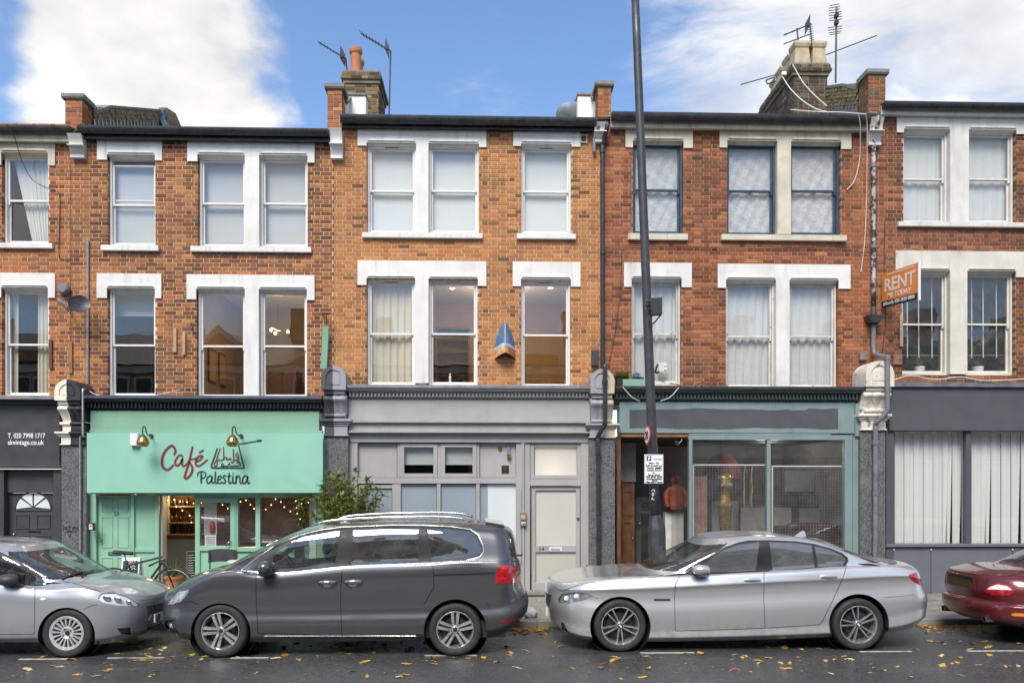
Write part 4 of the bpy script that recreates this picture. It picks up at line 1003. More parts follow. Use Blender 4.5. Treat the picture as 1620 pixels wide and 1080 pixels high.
# café interior
cx0, cx1 = xa(145, 15.3), xa(522, 15.3)
room(h1, cx0, cx1, .12, za(762, 15.3, 300), 'cafe_wall', 15.36, 20.5, ceil='plaster_cream')
YP = 16.6
part = bx(h1, 'inner_partition', 'cafe_white', 225, 330, 851, 945, YP, YP+.1); bx(h1, 'dado_rail', 'brown_wood', 225, 330, 846, 851.5, YP-.06, YP+.1)
bx(h1, 'inner_partition', 'cafe_white', 225, 266, 775, 846, YP, YP+.1)
bx(h1, 'shelf_back', 'orange_wood', 266, 330, 775, 846, YP+.3, YP+.33)
shelf = thing('wall_shelf', 'two-tier wooden shelf of dark bottles inside the open café doorway', 'shelf', at(287, 846, YP+.15))
for py in (800, 826, 844): bx(shelf, 'shelf_board', 'pale_wood', 267, 329, py, py+2, YP+.02, YP+.28)
q = random.Random(3); k = 0
pmat('bottle_dark', (.02,.022,.018), .15, .3, bump=0); pmat('bottle_amber', (.09,.03,.01), .15, .3, bump=0)
def bottle_mesh(r_, h):
    return MB().lathe([(0, 0), (r_, .003), (r_, h*.55), (r_*.85, h*.66), (r_*.34, h*.78), (r_*.32, h*.97), (r_*.4, h*.98), (r_*.4, h), (0, h)], 14).mesh('bottle', True)
for py, xs_ in ((800, (271, 277, 283, 290, 297)), (826, (272, 279, 286, 295, 302)), (844, (273, 281, 284.5, 299))):
    for px in xs_:
        h = q.uniform(.15, .24); me = bottle_mesh(q.uniform(.03, .042), h); p = at(px, py, YP+.12)
        o = obj('bottle', me, 'bottle_dark' if q.random() < .65 else 'bottle_amber', None, p)
        tag(o, ('dark glass bottle standing on the top tier of the café shelf', 'dark glass bottle standing on the middle tier of the café shelf', 'squat dark bottle on the lowest tier of the café shelf')[(800, 826, 844).index(py)], 'bottle', 'bottles on the café shelf')
# ------------------------------------------------------------------ house 2: pale grey shopfront
g = 'grey_paint'; YG = 15.2
bx(h2, 'fascia', g, 551, 934, 632, 665.5, 15.17, 15.47); bx(h2, 'fascia_ledge', g, 551, 934, 665.5, 668.5, 15.05, 15.2); bx(h2, 'blind_box', g, 552, 934, 669, 682, 15.12, 15.3); bx(h2, 'fascia_ledge', g, 552, 934, 682, 684.5, 15.06, 15.2); bx(h2, 'fascia_beam', g, 552, 934, 685, 699.5, YG-.02, 15.4)
for p_ in (600, 650, 703, 760, 812, 868, 910): MB().sphere(at(p_, 677, 15.115), .011, 6, 4).build('bolt_head', 'grey_metal', h2)
bx(h2, 'frame_post', g, 552, 565.5, 700, GP, YG, 15.4); bx(h2, 'frame_post', g, 816.5, 825, 700, GP, YG+.02, 15.4); bx(h2, 'frame_post', g, 826, 829.5, 700, GP, YG-.01, 15.4); bx(h2, 'frame_post', g, 830, 838.5, 700, GP, YG+.02, 15.4); bx(h2, 'frame_post', g, 919, 933, 700, GP, YG, 15.4)
bx(h2, 'transom', g, 565.5, 816.5, 755.5, 764.5, YG+.03, 15.4)
bx(h2, 'blank_panel', g, 566, 628, 700.5, 755, YG+.09, YG+.13); bx(h2, 'blank_panel', g, 759, 816, 700.5, 755, YG+.09, YG+.13)
for a, b in ((628.5, 635.5), (692, 697.5), (752, 758.5)): bx(h2, 'mullion', g, a, b, 700.5, 755, YG+.05, 15.4)
for a, b in ((633, 692), (697.5, 754)):
    w = panel_frame(h2, 'window', 'white_frame' if False else g, a, b, 700.8, 755, YG+.03, YG+.1, .075); pane(w, 'glass', a+5, b-5, 705, 751, YG+.075)
    pa = (a+b)/2; bx(w, 'blind_or_reflection', 'net_grey', a+5, b-5, 703, 735, YG+.16, YG+.165, .001)
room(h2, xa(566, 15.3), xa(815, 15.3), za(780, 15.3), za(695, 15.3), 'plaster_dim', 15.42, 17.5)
for a, b, mt in ((575, 620, 'frost_blue'), (634.5, 690.5, 'frost_blue'), (697.5, 752.5, 'frost_blue'), (759.5, 770.5, 'frost_blue'), (771, 816, 'frost_white')):
    pane(h2, mt, a, b, 765 if a > 600 else 770, 934, YG+.1, 'frosted_pane')
bx(h2, 'backing', g, 560, 816, 765, GP, YG+.2, YG+.25)
for a, b in ((620.5, 634), (691, 697), (753, 759)): bx(h2, 'mullion', g, a, b, 765, GP, YG+.04, YG+.14)
panel_frame(h2, 'casement', g, 567, 627, 766, 936, YG+.06, YG+.12, .07)
bx(h2, 'mullion_joint', g, 770.3, 771.2, 765, 934, YG+.085, YG+.1)
# door with transom light
panel_frame(h2, 'transom_frame', g, 839, 919, 700.5, 757, YG+.04, YG+.14, .07)
def frostglow():
    gg = NG('frost_trans'); c = (.72,.74,.74)
    dfs = gg.n('ShaderNodeBsdfDiffuse'); gg.put(dfs.inputs[0], c); tl = gg.n('ShaderNodeBsdfTranslucent'); gg.put(tl.inputs[0], c); ms = gg.n('ShaderNodeMixShader'); ms.inputs[0].default_value = .5
    gg.l(dfs.outputs[0], ms.inputs[1]); gg.l(tl.outputs[0], ms.inputs[2]); gl = gg.n('ShaderNodeBsdfGlossy'); gl.inputs['Roughness'].default_value = .25; m2 = gg.n('ShaderNodeMixShader'); m2.inputs[0].default_value = .07
    gg.l(ms.outputs[0], m2.inputs[1]); gg.l(gl.outputs[0], m2.inputs[2]); gg.done(m2.outputs[0])
frostglow()
pane(h2, 'frost_trans', 846, 912, 706, 752, YG+.1, 'transom_pane')
bx(h2, 'door_head', g, 838.5, 919, 757.5, 768, YG+.03, 15.4)
d = panel_frame(h2, 'door', g, 841, 917.5, 769, 936, YG+.08, YG+.14, .075)
pane(d, 'frost_cream', 848, 911, 774, 863, YG+.12, 'frosted_pane'); pane(d, 'frost_sand', 848, 911, 873, 925, YG+.12, 'frosted_pane'); bx(d, 'letter_rail', g, 847, 911, 862.5, 873, YG+.081, YG+.13); bx(d, 'door_foot', g, 847, 911, 921, 936, YG+.082, YG+.13)
bx(d, 'letter_plate', 'white_plastic', 869, 889, 865, 871.5, YG+.07, YG+.085); bx(d, 'letter_flap', g, 871.5, 886.5, 866.5, 870, YG+.064, YG+.071)
text('54', xa(853, YG), YG+.079, za(871, YG, 857), .09, 'ink_black', d, xa(861, YG)-xa(853, YG), .001)
m = MB(); p = at(914.5, 820, YG+.07); m.lathe([(.0, -.02), (.018, -.02), (.018, .0), (.026, .0), (.026, .02)], 12, (p.x, YG+.07, p.z), 'y'); m.build('lock', 'chrome', d, sharp=40)
bx(h2, 'door_step', 'stone_cap', 833, 921, 936, 941, 14.98, 15.4)
MB().add([(xa(838,15.35),15.38,.1),(xa(922,15.35),15.38,.1),(xa(922,15.35),18,.1),(xa(838,15.35),18,.1)], [(0,1,2,3)])
room(h2, xa(838, 15.3), xa(922, 15.3), .12, za(700, 15.3), 'plaster_white', 15.4, 18.5)
p = at(870, 745, 15.9); light_point('hall_lamp', (p.x, 15.75, p.z-.12), (1, .8, .55), 5, .05)
# ------------------------------------------------------------------ house 3: teal shopfront with recessed entrance
tl = 'teal_paint'; YT = 15.2
bx(h3, 'fascia', tl, 980, 1353, 636, 685, 15.17, 15.47)
m = MB(); q = random.Random(9)
sm_ = lambda a, b, i: a*math.sin(i*.21+b)+.6*a*math.sin(i*.53+2*b)+q.uniform(-.35, .35)
up = [(996+i*6.6, 647+sm_(1.0, 1, i)+(2.2 if 38 < i < 43 else 0)) for i in range(51)]; dn = [(996+i*6.6, 677.5+sm_(1.0, 4, i)) for i in range(51)]
P_ = [at(*p, 15.166) for p in up]; Q_ = [at(*p, 15.166) for p in dn]
for i in range(50): m.add([(P_[i].x, 15.167, P_[i].z), (P_[i+1].x, 15.167, P_[i+1].z), (Q_[i+1].x, 15.167, Q_[i+1].z), (Q_[i].x, 15.167, Q_[i].z)], [(3,2,1,0)])
m.build('painted_out_strip', 'overpaint', h3)
bx(h3, 'fascia_side', tl, 1353.5, 1362, 638, 690, 15.12, 15.47)
bx(h3, 'frame_head', tl, 1089, 1349, 687, 695.5, YT, YT+.14)
bx(h3, 'frame_post', tl, 1090, 1095.5, 695.5, GP, YT, YT+.12); bx(h3, 'frame_post', tl, 1213.5, 1219.5, 695.5, GP, YT+.01, YT+.12); bx(h3, 'frame_post', tl, 1337, 1349, 695.5, GP, YT, YT+.12); bx(h3, 'side_post', tl, 1349.5, 1358, 690, GP, YT-.03, YT+.2)
bx(h3, 'stall_riser', 'teal_dark', 1090, 1349, 880, GP, YT+.02, YT+.1)
pane(h3, 'glass_shop', 1094, 1214.5, 695, 880, YT+.07); pane(h3, 'glass_shop', 1218.5, 1338, 695, 880, YT+.07)
# recessed lobby: angled glazing from the corner post back to the shop door
xA, xB = xa(1092, YT+.1), xa(1040, 16.5); zt_, zl = za(700, YT+.1, 1060), .1
m = MB().add([(xA, YT+.13, .55), (xB, 16.5, .55), (xB, 16.5, zt_), (xA, YT+.13, zt_)], [(0,1,2,3)]).build('angled_pane', 'glass_shop', h3)
MB().tube([(xB, 16.5, .1), (xB, 16.5, zt_)], .035, 4).build('lobby_post', tl, h3)
MB().add([(xA, YT+.135, .1), (xB, 16.52, .1), (xB, 16.52, .55), (xA, YT+.135, .55)], [(0,1,2,3)]).build('lobby_riser', 'teal_dark', h3)
bx(h3, 'lobby_jamb', 'brown_wood', 976.5, 982, 690, GP, 15.22, 15.9)
bx(h3, 'lobby_head', 'orange_wood', 980, 1090, 685.5, 691, 15.2, 15.46)
d = bx(h3, 'door', 'brown_wood', 982, 1004, 764, GP, 15.95, 16.02)
for c, e in ((775, 815), (825, 900)): panel_frame(d, 'door_panel', 'brown_wood', 985, 1001, c, e, 15.93, 15.952, .03)
kk = at(1001, 851, 15.92); MB().sphere(kk, .022).build('door_knob', 'brass', d, smooth=True)
bx(h3, 'overdoor_light', 'shop_wall', 980, 1006, 700, 762, 15.97, 16.0)
bx(h3, 'lobby_back', 'plaster_dim', 1004, 1040, 700, 790, 16.62, 16.7)
d = panel_frame(h3, 'door', 'teal_dark', 1005, 1040, 785, 935, 16.5, 16.56, .12); pane(d, 'glass_shop', 1010, 1036, 792, 905, 16.53)
m = MB(); p = at(1007, 831, 16.45); m.tube([p, p+Vector((.05, -.03, .04)), p+Vector((.1, -.03, .07))], .012, 6); m.build('door_handle', 'chrome', d, smooth=True)
room(h3, xa(975, 15.3), xa(1365, 15.3), .12, za(690, 15.4), 'shop_wall', 15.42, 19.5, ceil='plaster_dim')
# ------------------------------------------------------------------ house 4: slate blue shopfront
sp = 'slate_paint'; YS4 = 15.2
bx(h4, 'fascia', sp, 1407, 1690, 612, 681, 15.14, 15.47); bx(h4, 'lead_flashing', 'lead', 1405, 1690, 604.5, 612, 15.08, 15.46)
bx(h4, 'frame_post', sp, 1402, 1414.5, 681, GP, YS4, 15.45); bx(h4, 'mullion', sp, 1528.5, 1536.5, 682, 861, YS4+.01, YS4+.12); bx(h4, 'frame_post', sp, 1660, 1690, 681, GP, YS4, 15.45)
bx(h4, 'window_sill', 'slate_panel', 1402.5, 1690, 860, 864.5, YS4-.04, YS4+.12)
for a, b in ((1403, 1472.5), (1473.5, 1601.5), (1602.5, 1690)): bx(h4, 'riser_panel', 'slate_panel', a, b, 865, 938, YS4+.02, YS4+.1)
for a in (1414, 1473, 1602): MB().sphere(at(a, 869, YS4+.01), .018, 8, 6).build('screw_cap', 'white_plastic', h4, smooth=True)
pane(h4, 'glass', 1414, 1529, 681, 861, YS4+.07); pane(h4, 'glass', 1536, 1661, 681, 861, YS4+.07)
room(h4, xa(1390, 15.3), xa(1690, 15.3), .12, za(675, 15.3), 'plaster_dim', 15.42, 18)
# ------------------------------------------------------------------ ground
KY = 12.3                                    # kerb face
MB().add([(-300,-60,0),(300,-60,0),(300,KY,0),(-300,KY,0)], [(0,1,2,3)]).build('road', 'asphalt')['kind'] = 'structure'
MB().add([(-300,KY,-.01),(300,KY,-.01),(300,300,-.01),(-300,300,-.01)], [(0,1,2,3)]).build('ground', 'paving')['kind'] = 'structure'
pv = MB().box(-40, 40, KY+.16, 15.3, -.005, .088).build('pavement', 'kerb_stone'); pv['kind'] = 'structure'
kb = MB().box(-40, 40, KY+.012, KY+.158, -.005, .09).build('kerb', 'kerb_stone'); kb['kind'] = 'structure'
q = random.Random(21)
ks = [MB().cbox(-.45, .45, 0, .15, 0, .105, .012).mesh('kerb_stone') for _ in range(2)]
for i in range(34):
    obj('kerb_stone', ks[i % 2], 'kerb_stone', kb, (-15.2+i*.912, KY+q.uniform(-.003, .003), q.uniform(-.003, .002)))
sl = MB(); sl.add([(-.298,-.298,0),(.298,-.298,0),(.298,.298,0),(-.298,.298,0),(-.302,-.302,-.02),(.302,-.302,-.02),(.302,.302,-.02),(-.302,.302,-.02)], [(0,1,2,3),(4,5,1,0),(5,6,2,1),(6,7,3,2),(7,4,0,3)])
slm = sl.mesh('paving_slab')
for j in range(5):
    for i in range(46):
        obj('paving_slab', slm, 'paving', pv, (-13.8+i*.612+(j % 2)*.3, KY+.47+j*.612, .1+q.uniform(-.003, .003)))
for a, b, py in ((30, 107, 1042), (170, 260, 1040), (365, 425, 1040), (672, 755, 1036), (1013, 1098, 1032), (1360, 1442, 1030), (1530, 1620, 1029)):
    # worn white parking-bay line, laid in the road
    y = FPX*CAMH/(py-HOR)*(math.cos(YAW)-((a+b)/2-810)/FPX*math.sin(YAW))
    MB().box(xa(a, y), xa(b, y), y-.025, y+.025, 0, .004).build('bay_marking', 'road_paint')['kind'] = 'structure'
# terrace on the far side of the street, met only in reflections
op = thing('opposite_terrace', 'brick terrace across the street, mirrored in the window panes', 'building', (0, -11, 0))
pmat('far_brick', (.42,.27,.16), .85, .2, 2); pmat('far_band', (.72,.69,.62), .8, .1); pmat('far_glass', (.02,.025,.03), .1, .2, bump=0)
MB().box(-45, 45, -18, -11, 0, 8.2).build('wall', 'far_brick', op)
MB().prism_x([(-18.2, 8.2), (-10.7, 8.2), (-14.4, 10.3)], -45, 45).build('roof', 'slate', op)
MB().box(-45, 45, -10.98, -10.75, 3.5, 4.2).build('fascia', 'far_band', op); MB().box(-45, 45, -10.98, -10.85, 7.8, 8.15).build('cornice', 'far_band', op)
q = random.Random(31); x = -44.0
while x < 42:
    gw = q.uniform(2.6, 4.4); gh = q.uniform(.9, 2.2); kind = q.random()
    if kind < .45:
        MB().prism_y([(x, 8.15), (x+gw, 8.15), (x+gw/2, 8.2+gh)], -11.4, -10.9).build('gable', 'far_brick', op)
        MB().prism_y([(x-.15, 8.2), (x+.1, 8.2), (x+gw/2, 8.05+gh), (x+gw-.1, 8.2), (x+gw+.15, 8.2), (x+gw/2, 8.4+gh)], -10.89, -10.75).build('barge_board', 'far_band', op)
    elif kind < .7: MB().box(x, x+gw, -11.5, -10.92, 8.15, 8.15+gh*.6).build('parapet', 'far_brick', op)
    cxx = x+gw+q.uniform(.2, .8); MB().box(cxx, cxx+.8, -15, -13.8, 9.0, q.uniform(10.8, 12)).build('chimney', 'far_brick', op)
    for zz_ in (4.7, 6.3):
        for k in range(3):
            xx = x+.3+k*gw*.36; f = MB().box(xx, xx+.95, -10.99, -10.93, zz_-.08, zz_+1.3).build('window', 'far_band', op); MB().box(xx+.1, xx+.85, -10.94, -10.91, zz_, zz_+1.2).build('pane', 'far_glass', f)
    MB().box(x-.2, x+gw+.3, -10.99, -10.9, .4, 3.3).build('shop_window', 'far_glass', op)
    x += gw+q.uniform(1.0, 2.0)
# ------------------------------------------------------------------ cars
def pchip(pts):
    pts = sorted(pts); x = np.array([p[0] for p in pts], float); y = np.array([p[1] for p in pts], float)
    if len(x) == 1: return lambda t: np.full_like(np.asarray(t, float), y[0])
    h = np.diff(x); d = np.diff(y)/h; m = np.zeros_like(y); m[0], m[-1] = d[0], d[-1]
    for i in range(1, len(x)-1):
        if d[i-1]*d[i] > 0: w1, w2 = 2*h[i]+h[i-1], h[i]+2*h[i-1]; m[i] = (w1+w2)/(w1/d[i-1]+w2/d[i])
    def f(t):
        t = np.asarray(t, float); k = np.clip(np.searchsorted(x, t)-1, 0, len(h)-1); tc = np.clip(t, x[0], x[-1]); s = (tc-x[k])/h[k]
        return (1+2*s)*(1-s)**2*y[k]+s*(1-s)**2*h[k]*m[k]+s*s*(3-2*s)*y[k+1]+s*s*(s-1)*h[k]*m[k+1]
    return f
def project(x, y, z):
    c, s = math.cos(YAW), math.sin(YAW); dep = x*s+y*c; r_ = x*c-y*s
    return 810+FPX*r_/dep, HOR-FPX*(z-CAMH)/dep
def in_poly(P, poly):
    poly = np.asarray(poly); x, y = P[:, 0], P[:, 1]; r_ = np.zeros(len(P), bool); n = len(poly); j = n-1
    for i in range(n):
        xi, yi = poly[i]; xj, yj = poly[j]
        if yi != yj:
            c = ((yi > y) != (yj > y)) & (x < (xj-xi)*(y-yi)/(yj-yi)+xi); r_ ^= c
        j = i
    return r_
class Car:
    UF, UB = .24, .76
    def __init__(s, Yside, W, rings, dens=(150, 5)):
        s.Ys, s.W, s.Yc = Yside, W, Yside+W; s.rings = []; s.dens = dens
        for r_ in rings:
            w = r_['w']; w = [(0, w)] if isinstance(w, (int, float)) else w
            wf_px = pchip(w) if len(w) > 1 else (lambda t, w=w: np.full_like(np.asarray(t, float), w[0][1]))
            zc = []
            for px, py in r_['z']:
                ww = float(wf_px(px)); p = at(px, py, s.Ys+(W-ww)*r_.get('dz', 1)); zc.append((p.x, p.z))
            zf = pchip(zc); wf = pchip([(xa(px, s.Ys+W-ww), ww) for px, ww in w]) if len(w) > 1 else wf_px
            R_ = dict(zf=zf, wf=wf, cA=r_.get('cA', .5), cB=r_.get('cB', .5), nA=r_.get('nA', 2.6), nB=r_.get('nB', 2.6), crease=r_.get('crease', False))
            xA, xB = xa(r_['A'], s.Ys+W*.5), xa(r_['B'], s.Ys+W*.5)
            for it in range(24):                # slide the ends until the outline meets the measured columns
                R_['xA'], R_['xB'] = xA, xB
                x, y, z = s.ring(R_, np.linspace(0, 1, 160)); pn = project(x, s.Yc-y, z)[0]; pf = project(x, s.Yc+y, z)[0]
                lo, hi = min(pn.min(), pf.min()), max(pn.max(), pf.max())
                xA += (r_['A']-lo)*s.Ys/FPX*.9; xB += (r_['B']-hi)*s.Ys/FPX*.9
            s.rings.append(R_)
        s.n = len(s.rings)
    def ring(s, r_, u):
        u = np.asarray(u, float); x = np.empty_like(u); g = np.ones_like(u)
        xa_, xb_ = r_['xA']+r_['cA'], r_['xB']-r_['cB']
        mA, mB = u < s.UF, u > s.UB
        mid = ~(mA | mB); x[mid] = xa_+(xb_-xa_)*(u[mid]-s.UF)/(s.UB-s.UF)
        for m, n, a, x0, sg, ph in ((mA, r_['nA'], r_['cA'], r_['xA'], 1, u/s.UF), (mB, r_['nB'], r_['cB'], r_['xB'], -1, (1-u)/(1-s.UB))):
            t = np.clip(ph[m], 0, 1)*math.pi/2; c, q = np.cos(t), np.sin(t); rr = (c**n+q**n)**(-1/n)
            x[m] = x0+sg*a*(1-rr*c); g[m] = rr*q
        return x, r_['wf'](x)*g, r_['zf'](x)
    def S(s, u, v):
        u, v = np.broadcast_arrays(np.asarray(u, float), np.asarray(v, float)); sh = u.shape; u, v = u.ravel(), v.ravel()
        G = np.stack([np.stack(s.ring(r_, u)) for r_ in s.rings])            # n,3,N
        d = np.sqrt(((G[1:]-G[:-1])**2).sum(1))+1e-5                          # n-1,N
        k = np.clip(v.astype(int), 0, s.n-2); t = v-k; I = np.arange(len(u))
        def tang(j, side):                                                    # derivative per unit chord at ring j
            jm, jp = np.clip(j-1, 0, s.n-1), np.clip(j+1, 0, s.n-1)
            sl = lambda a: (G[np.clip(a+1, 0, s.n-1), :, I]-G[np.clip(a, 0, s.n-1), :, I])/d[np.clip(a, 0, s.n-2), I][:, None]
            a, b = sl(np.clip(j-1, 0, s.n-2)), sl(np.clip(j, 0, s.n-2)); da, db = d[np.clip(j-1, 0, s.n-2), I][:, None], d[np.clip(j, 0, s.n-2), I][:, None]
            m = (a*db+b*da)/(da+db)
            cr = np.array([r_['crease'] for r_ in s.rings])[j]
            m = np.where(cr[:, None], b if side else a, m); return m
        p0, p1 = G[k, :, I], G[k+1, :, I]; h = d[k, I][:, None]; t = t[:, None]
        m0, m1 = tang(k, 1)*h, tang(k+1, 0)*h
        P = (2*t**3-3*t**2+1)*p0+(t**3-2*t**2+t)*m0+(-2*t**3+3*t**2)*p1+(t**3-t**2)*m1
        return P.reshape(sh+(3,))
    def world(s, u, v):
        P = s.S(u, v); P = P.copy(); P[..., 1] = s.Yc-P[..., 1]; return P
    def normal(s, u, v):
        e = 1.5e-3; u = np.clip(u, e, 1-e); v = np.clip(v, .01, s.n-1.02)
        a = s.world(u+e, v)-s.world(u-e, v); b = s.world(u, v+.01)-s.world(u, v-.01)
        n = np.cross(a, b); n /= np.linalg.norm(n, axis=-1, keepdims=True)+1e-12; return n
    def prep(s):
        U, V = np.meshgrid(np.linspace(0, 1, 260), np.linspace(0, s.n-1, (s.n-1)*9+1), indexing='ij'); P = s.world(U, V); N = s.normal(U, V)
        mid = N[130, 9]
        s.sg = -1 if mid[1] > 0 else 1
        N = N*s.sg; view = P-np.array([0, 0, CAMH]); s.gok = (N*view).sum(-1) < 0
        px, py = project(P[..., 0], P[..., 1], P[..., 2]); s.gu, s.gv, s.gpx, s.gpy = U.ravel(), V.ravel(), px.ravel(), py.ravel(); s.gok = s.gok.ravel()
    def inv(s, pts, vr=(0, 99), ur=(0, 1)):
        """surface coordinates of picture points on the side turned to the street"""
        ok = s.gok & (s.gv >= vr[0]) & (s.gv <= vr[1]) & (s.gu >= ur[0]) & (s.gu <= ur[1]); gu, gv, gx, gy = s.gu[ok], s.gv[ok], s.gpx[ok], s.gpy[ok]
        out = []
        pts = np.asarray(pts, float)
        k = np.array([np.argmin((gx-p[0])**2+(gy-p[1])**2) for p in pts]); u, v = gu[k].copy(), gv[k].copy()
        vmx, vmn = min(vr[1], s.n-1), max(vr[0], 0)
        f = lambda u, v: np.stack(project(*np.moveaxis(s.world(u, v), -1, 0)), -1)
        best = np.full(len(u), 1e9); bu, bv = u.copy(), v.copy()
        for it in range(7):
            F = f(u, v)-pts; er = (F**2).sum(-1); im = er < best; best[im] = er[im]; bu[im] = u[im]; bv[im] = v[im]
            e1, e2 = 1e-4, 1e-3; s1 = np.where(u > .5, -e1, e1); s2 = np.where(v > s.n/2, -e2, e2); F0 = F+pts; J1 = (f(u+s1, v)-F0)/s1[:, None]; J2 = (f(u, v+s2)-F0)/s2[:, None]
            det = J1[:, 0]*J2[:, 1]-J1[:, 1]*J2[:, 0]; det = np.where(abs(det) < 1e-3, 1e-3, det)
            du = (F[:, 0]*J2[:, 1]-F[:, 1]*J2[:, 0])/det; dv = (J1[:, 0]*F[:, 1]-J1[:, 1]*F[:, 0])/det
            u = np.clip(u-np.clip(du, -.02, .02), *ur); v = np.clip(v-np.clip(dv, -.4, .4), vmn, vmx)
        return np.stack([bu, bv], -1)
    def dense(s, poly, step=3.0, closed=True):
        out = []; n = len(poly)
        for i in range(n if closed else n-1):
            a, b = np.array(poly[i], float), np.array(poly[(i+1) % n], float); k = max(1, int(math.hypot(*(b-a))/step)); out += [tuple(a+(b-a)*t/k) for t in range(k)]
        if not closed: out.append(poly[-1])
        return out
    def cut(s, feats):
        """feats: list of (class, kind, data, options). Cuts the surface along every outline, returns class -> (verts, tris, normals)"""
        s.prep(); loops = []
        for cls, kind, data, o in feats:
            vr, ur = o.get('v', (0, 99)), o.get('u', (0, 1))
            if kind == 'px':
                d = data
                if o.get('smooth'):
                    sm = smoothpath([(p[0], p[1], 0) for p in data+[data[0]]], 4)[:-1]; d = [(p.x, p.y) for p in sm]
                q = s.inv(s.dense(d), vr, ur)
            elif kind == 'line':
                w = o.get('w', .8)/2; d = np.array(s.dense(data, 3, False)); t = np.gradient(d, axis=0); t /= np.linalg.norm(t, axis=1, keepdims=True)+1e-9; n = np.stack([-t[:, 1], t[:, 0]], -1)
                q = s.inv(np.concatenate([d+n*w, (d-n*w)[::-1]]), vr, ur)
            else: q = np.array([[a, b] for a, b in s.dense([(a*200, b*12) for a, b in data])])/np.array([200, 12])
            loops.append((cls, q, o))
        su, sv = 4.9, .16
        pts = []; edges = []
        for cls, q, o in loops:
            o0 = len(pts); k = [0]
            for i in range(1, len(q)):
                if np.hypot((q[i][0]-q[k[-1]][0])*su, (q[i][1]-q[k[-1]][1])*sv) > 2e-4: k.append(i)
            pts += [(q[i][0]*su, q[i][1]*sv) for i in k]; m = len(k); edges += [(o0+i, o0+(i+1) % m) for i in range(m)]
        nu, nv = s.dens
        ug = np.concatenate([np.linspace(0, s.UF, 28)[:-1], np.linspace(s.UF, s.UB, nu-54)[:-1], np.linspace(s.UB, 1, 28)])
        LP = np.array(pts) if pts else np.zeros((0, 2))
        cell = {}
        for i, (a, b) in enumerate(LP): cell.setdefault((int(a/.0042), int(b/.0042)), []).append(i)
        for a in ug:
            for b in np.linspace(0, s.n-1, (s.n-1)*nv+1):
                X = (a*su, b*sv); ci, cj = int(X[0]/.0042), int(X[1]/.0042)
                if 0 < a < 1 and 0 < b < s.n-1 and any((LP[k][0]-X[0])**2+(LP[k][1]-X[1])**2 < .0042**2 for di in (-1, 0, 1) for dj in (-1, 0, 1) for k in cell.get((ci+di, cj+dj), ())): continue
                pts.append(X)
        r_ = delaunay_2d_cdt([Vector(p) for p in pts], edges, [], 0, 1e-6)
        uv = np.array([(p.x/su, p.y/sv) for p in r_[0]]); tri = np.array([t for t in r_[2] if len(t) == 3])
        cen = uv[tri].mean(1); lab = np.array(['body']*len(tri), dtype=object); done = np.zeros(len(tri), bool)
        for cls, q, o in loops:
            m = in_poly(cen, q) & ~done; lab[m] = cls; done |= m
        P = s.world(uv[:, 0], uv[:, 1]); N = s.normal(uv[:, 0], uv[:, 1])*s.sg
        s.loops = loops; res = {}
        a, b, c = P[tri[:, 0]], P[tri[:, 1]], P[tri[:, 2]]; fn = np.cross(b-a, c-a); flip = (fn*N[tri].mean(1)).sum(-1) < 0; tri[flip] = tri[flip][:, ::-1]
        for cls in set(lab): res[cls] = tri[lab == cls]
        s.P, s.N, s.res = P, N, res; return res
    def part(s, cls, name, mat, parent, off=0, both=True, far=False, thick=0):
        """mesh of one class on both sides (or one), pushed out by off"""
        tr = s.res.get(cls)
        if tr is None or len(tr) == 0: print('empty class', cls); return None
        ids, invx = np.unique(tr, return_inverse=True); t = invx.reshape(tr.shape); P = s.P[ids]+s.N[ids]*off; N = s.N[ids]
        Pm = P.copy(); Pm[:, 1] = 2*s.Yc-Pm[:, 1]; Nm = N.copy(); Nm[:, 1] *= -1
        if both:
            mp = np.arange(len(P))+len(P); mp[np.abs(P[:, 1]-s.Yc) < .006] -= len(P)
            V = np.concatenate([P, Pm]); NN = np.concatenate([N, Nm]); cm = np.abs(P[:, 1]-s.Yc) < .006; V[:len(P)][cm, 1] = s.Yc; NN[:len(P)][cm, 1] = 0
            T = np.concatenate([t, mp[t[:, ::-1]]]); us, iv = np.unique(T, return_inverse=True); V, NN, T = V[us], NN[us], iv.reshape(T.shape)
        elif far: V, T, NN = Pm, t[:, ::-1], Nm
        else: V, T, NN = P, t, N
        if thick:
            # rim walls down to the body
            e = {}
            for tri in T:
                for i in range(3): k = (tri[i], tri[(i+1) % 3]); e[k] = 1
            bd = [k for k in e if (k[1], k[0]) not in e]; n0 = len(V); V = np.concatenate([V, V-NN*thick]); NN = np.concatenate([NN, NN]); T = np.concatenate([T, np.array([x for a, b in bd for x in ((b, a, a+n0), (b, a+n0, b+n0))]).reshape(-1, 3)])
        me = bpy.data.meshes.new(name); me.from_pydata(V.tolist(), [], T.tolist()); me.polygons.foreach_set('use_smooth', [True]*len(me.polygons))
        me.normals_split_custom_set_from_vertices(NN.tolist())
        return obj(name, me, mat, parent)
    def pair(s, cls, name, mat, parent, off=0, thick=0):
        return s.part(cls, name, mat, parent, off, False, False, thick), s.part(cls, name, mat, parent, off, False, True, thick)
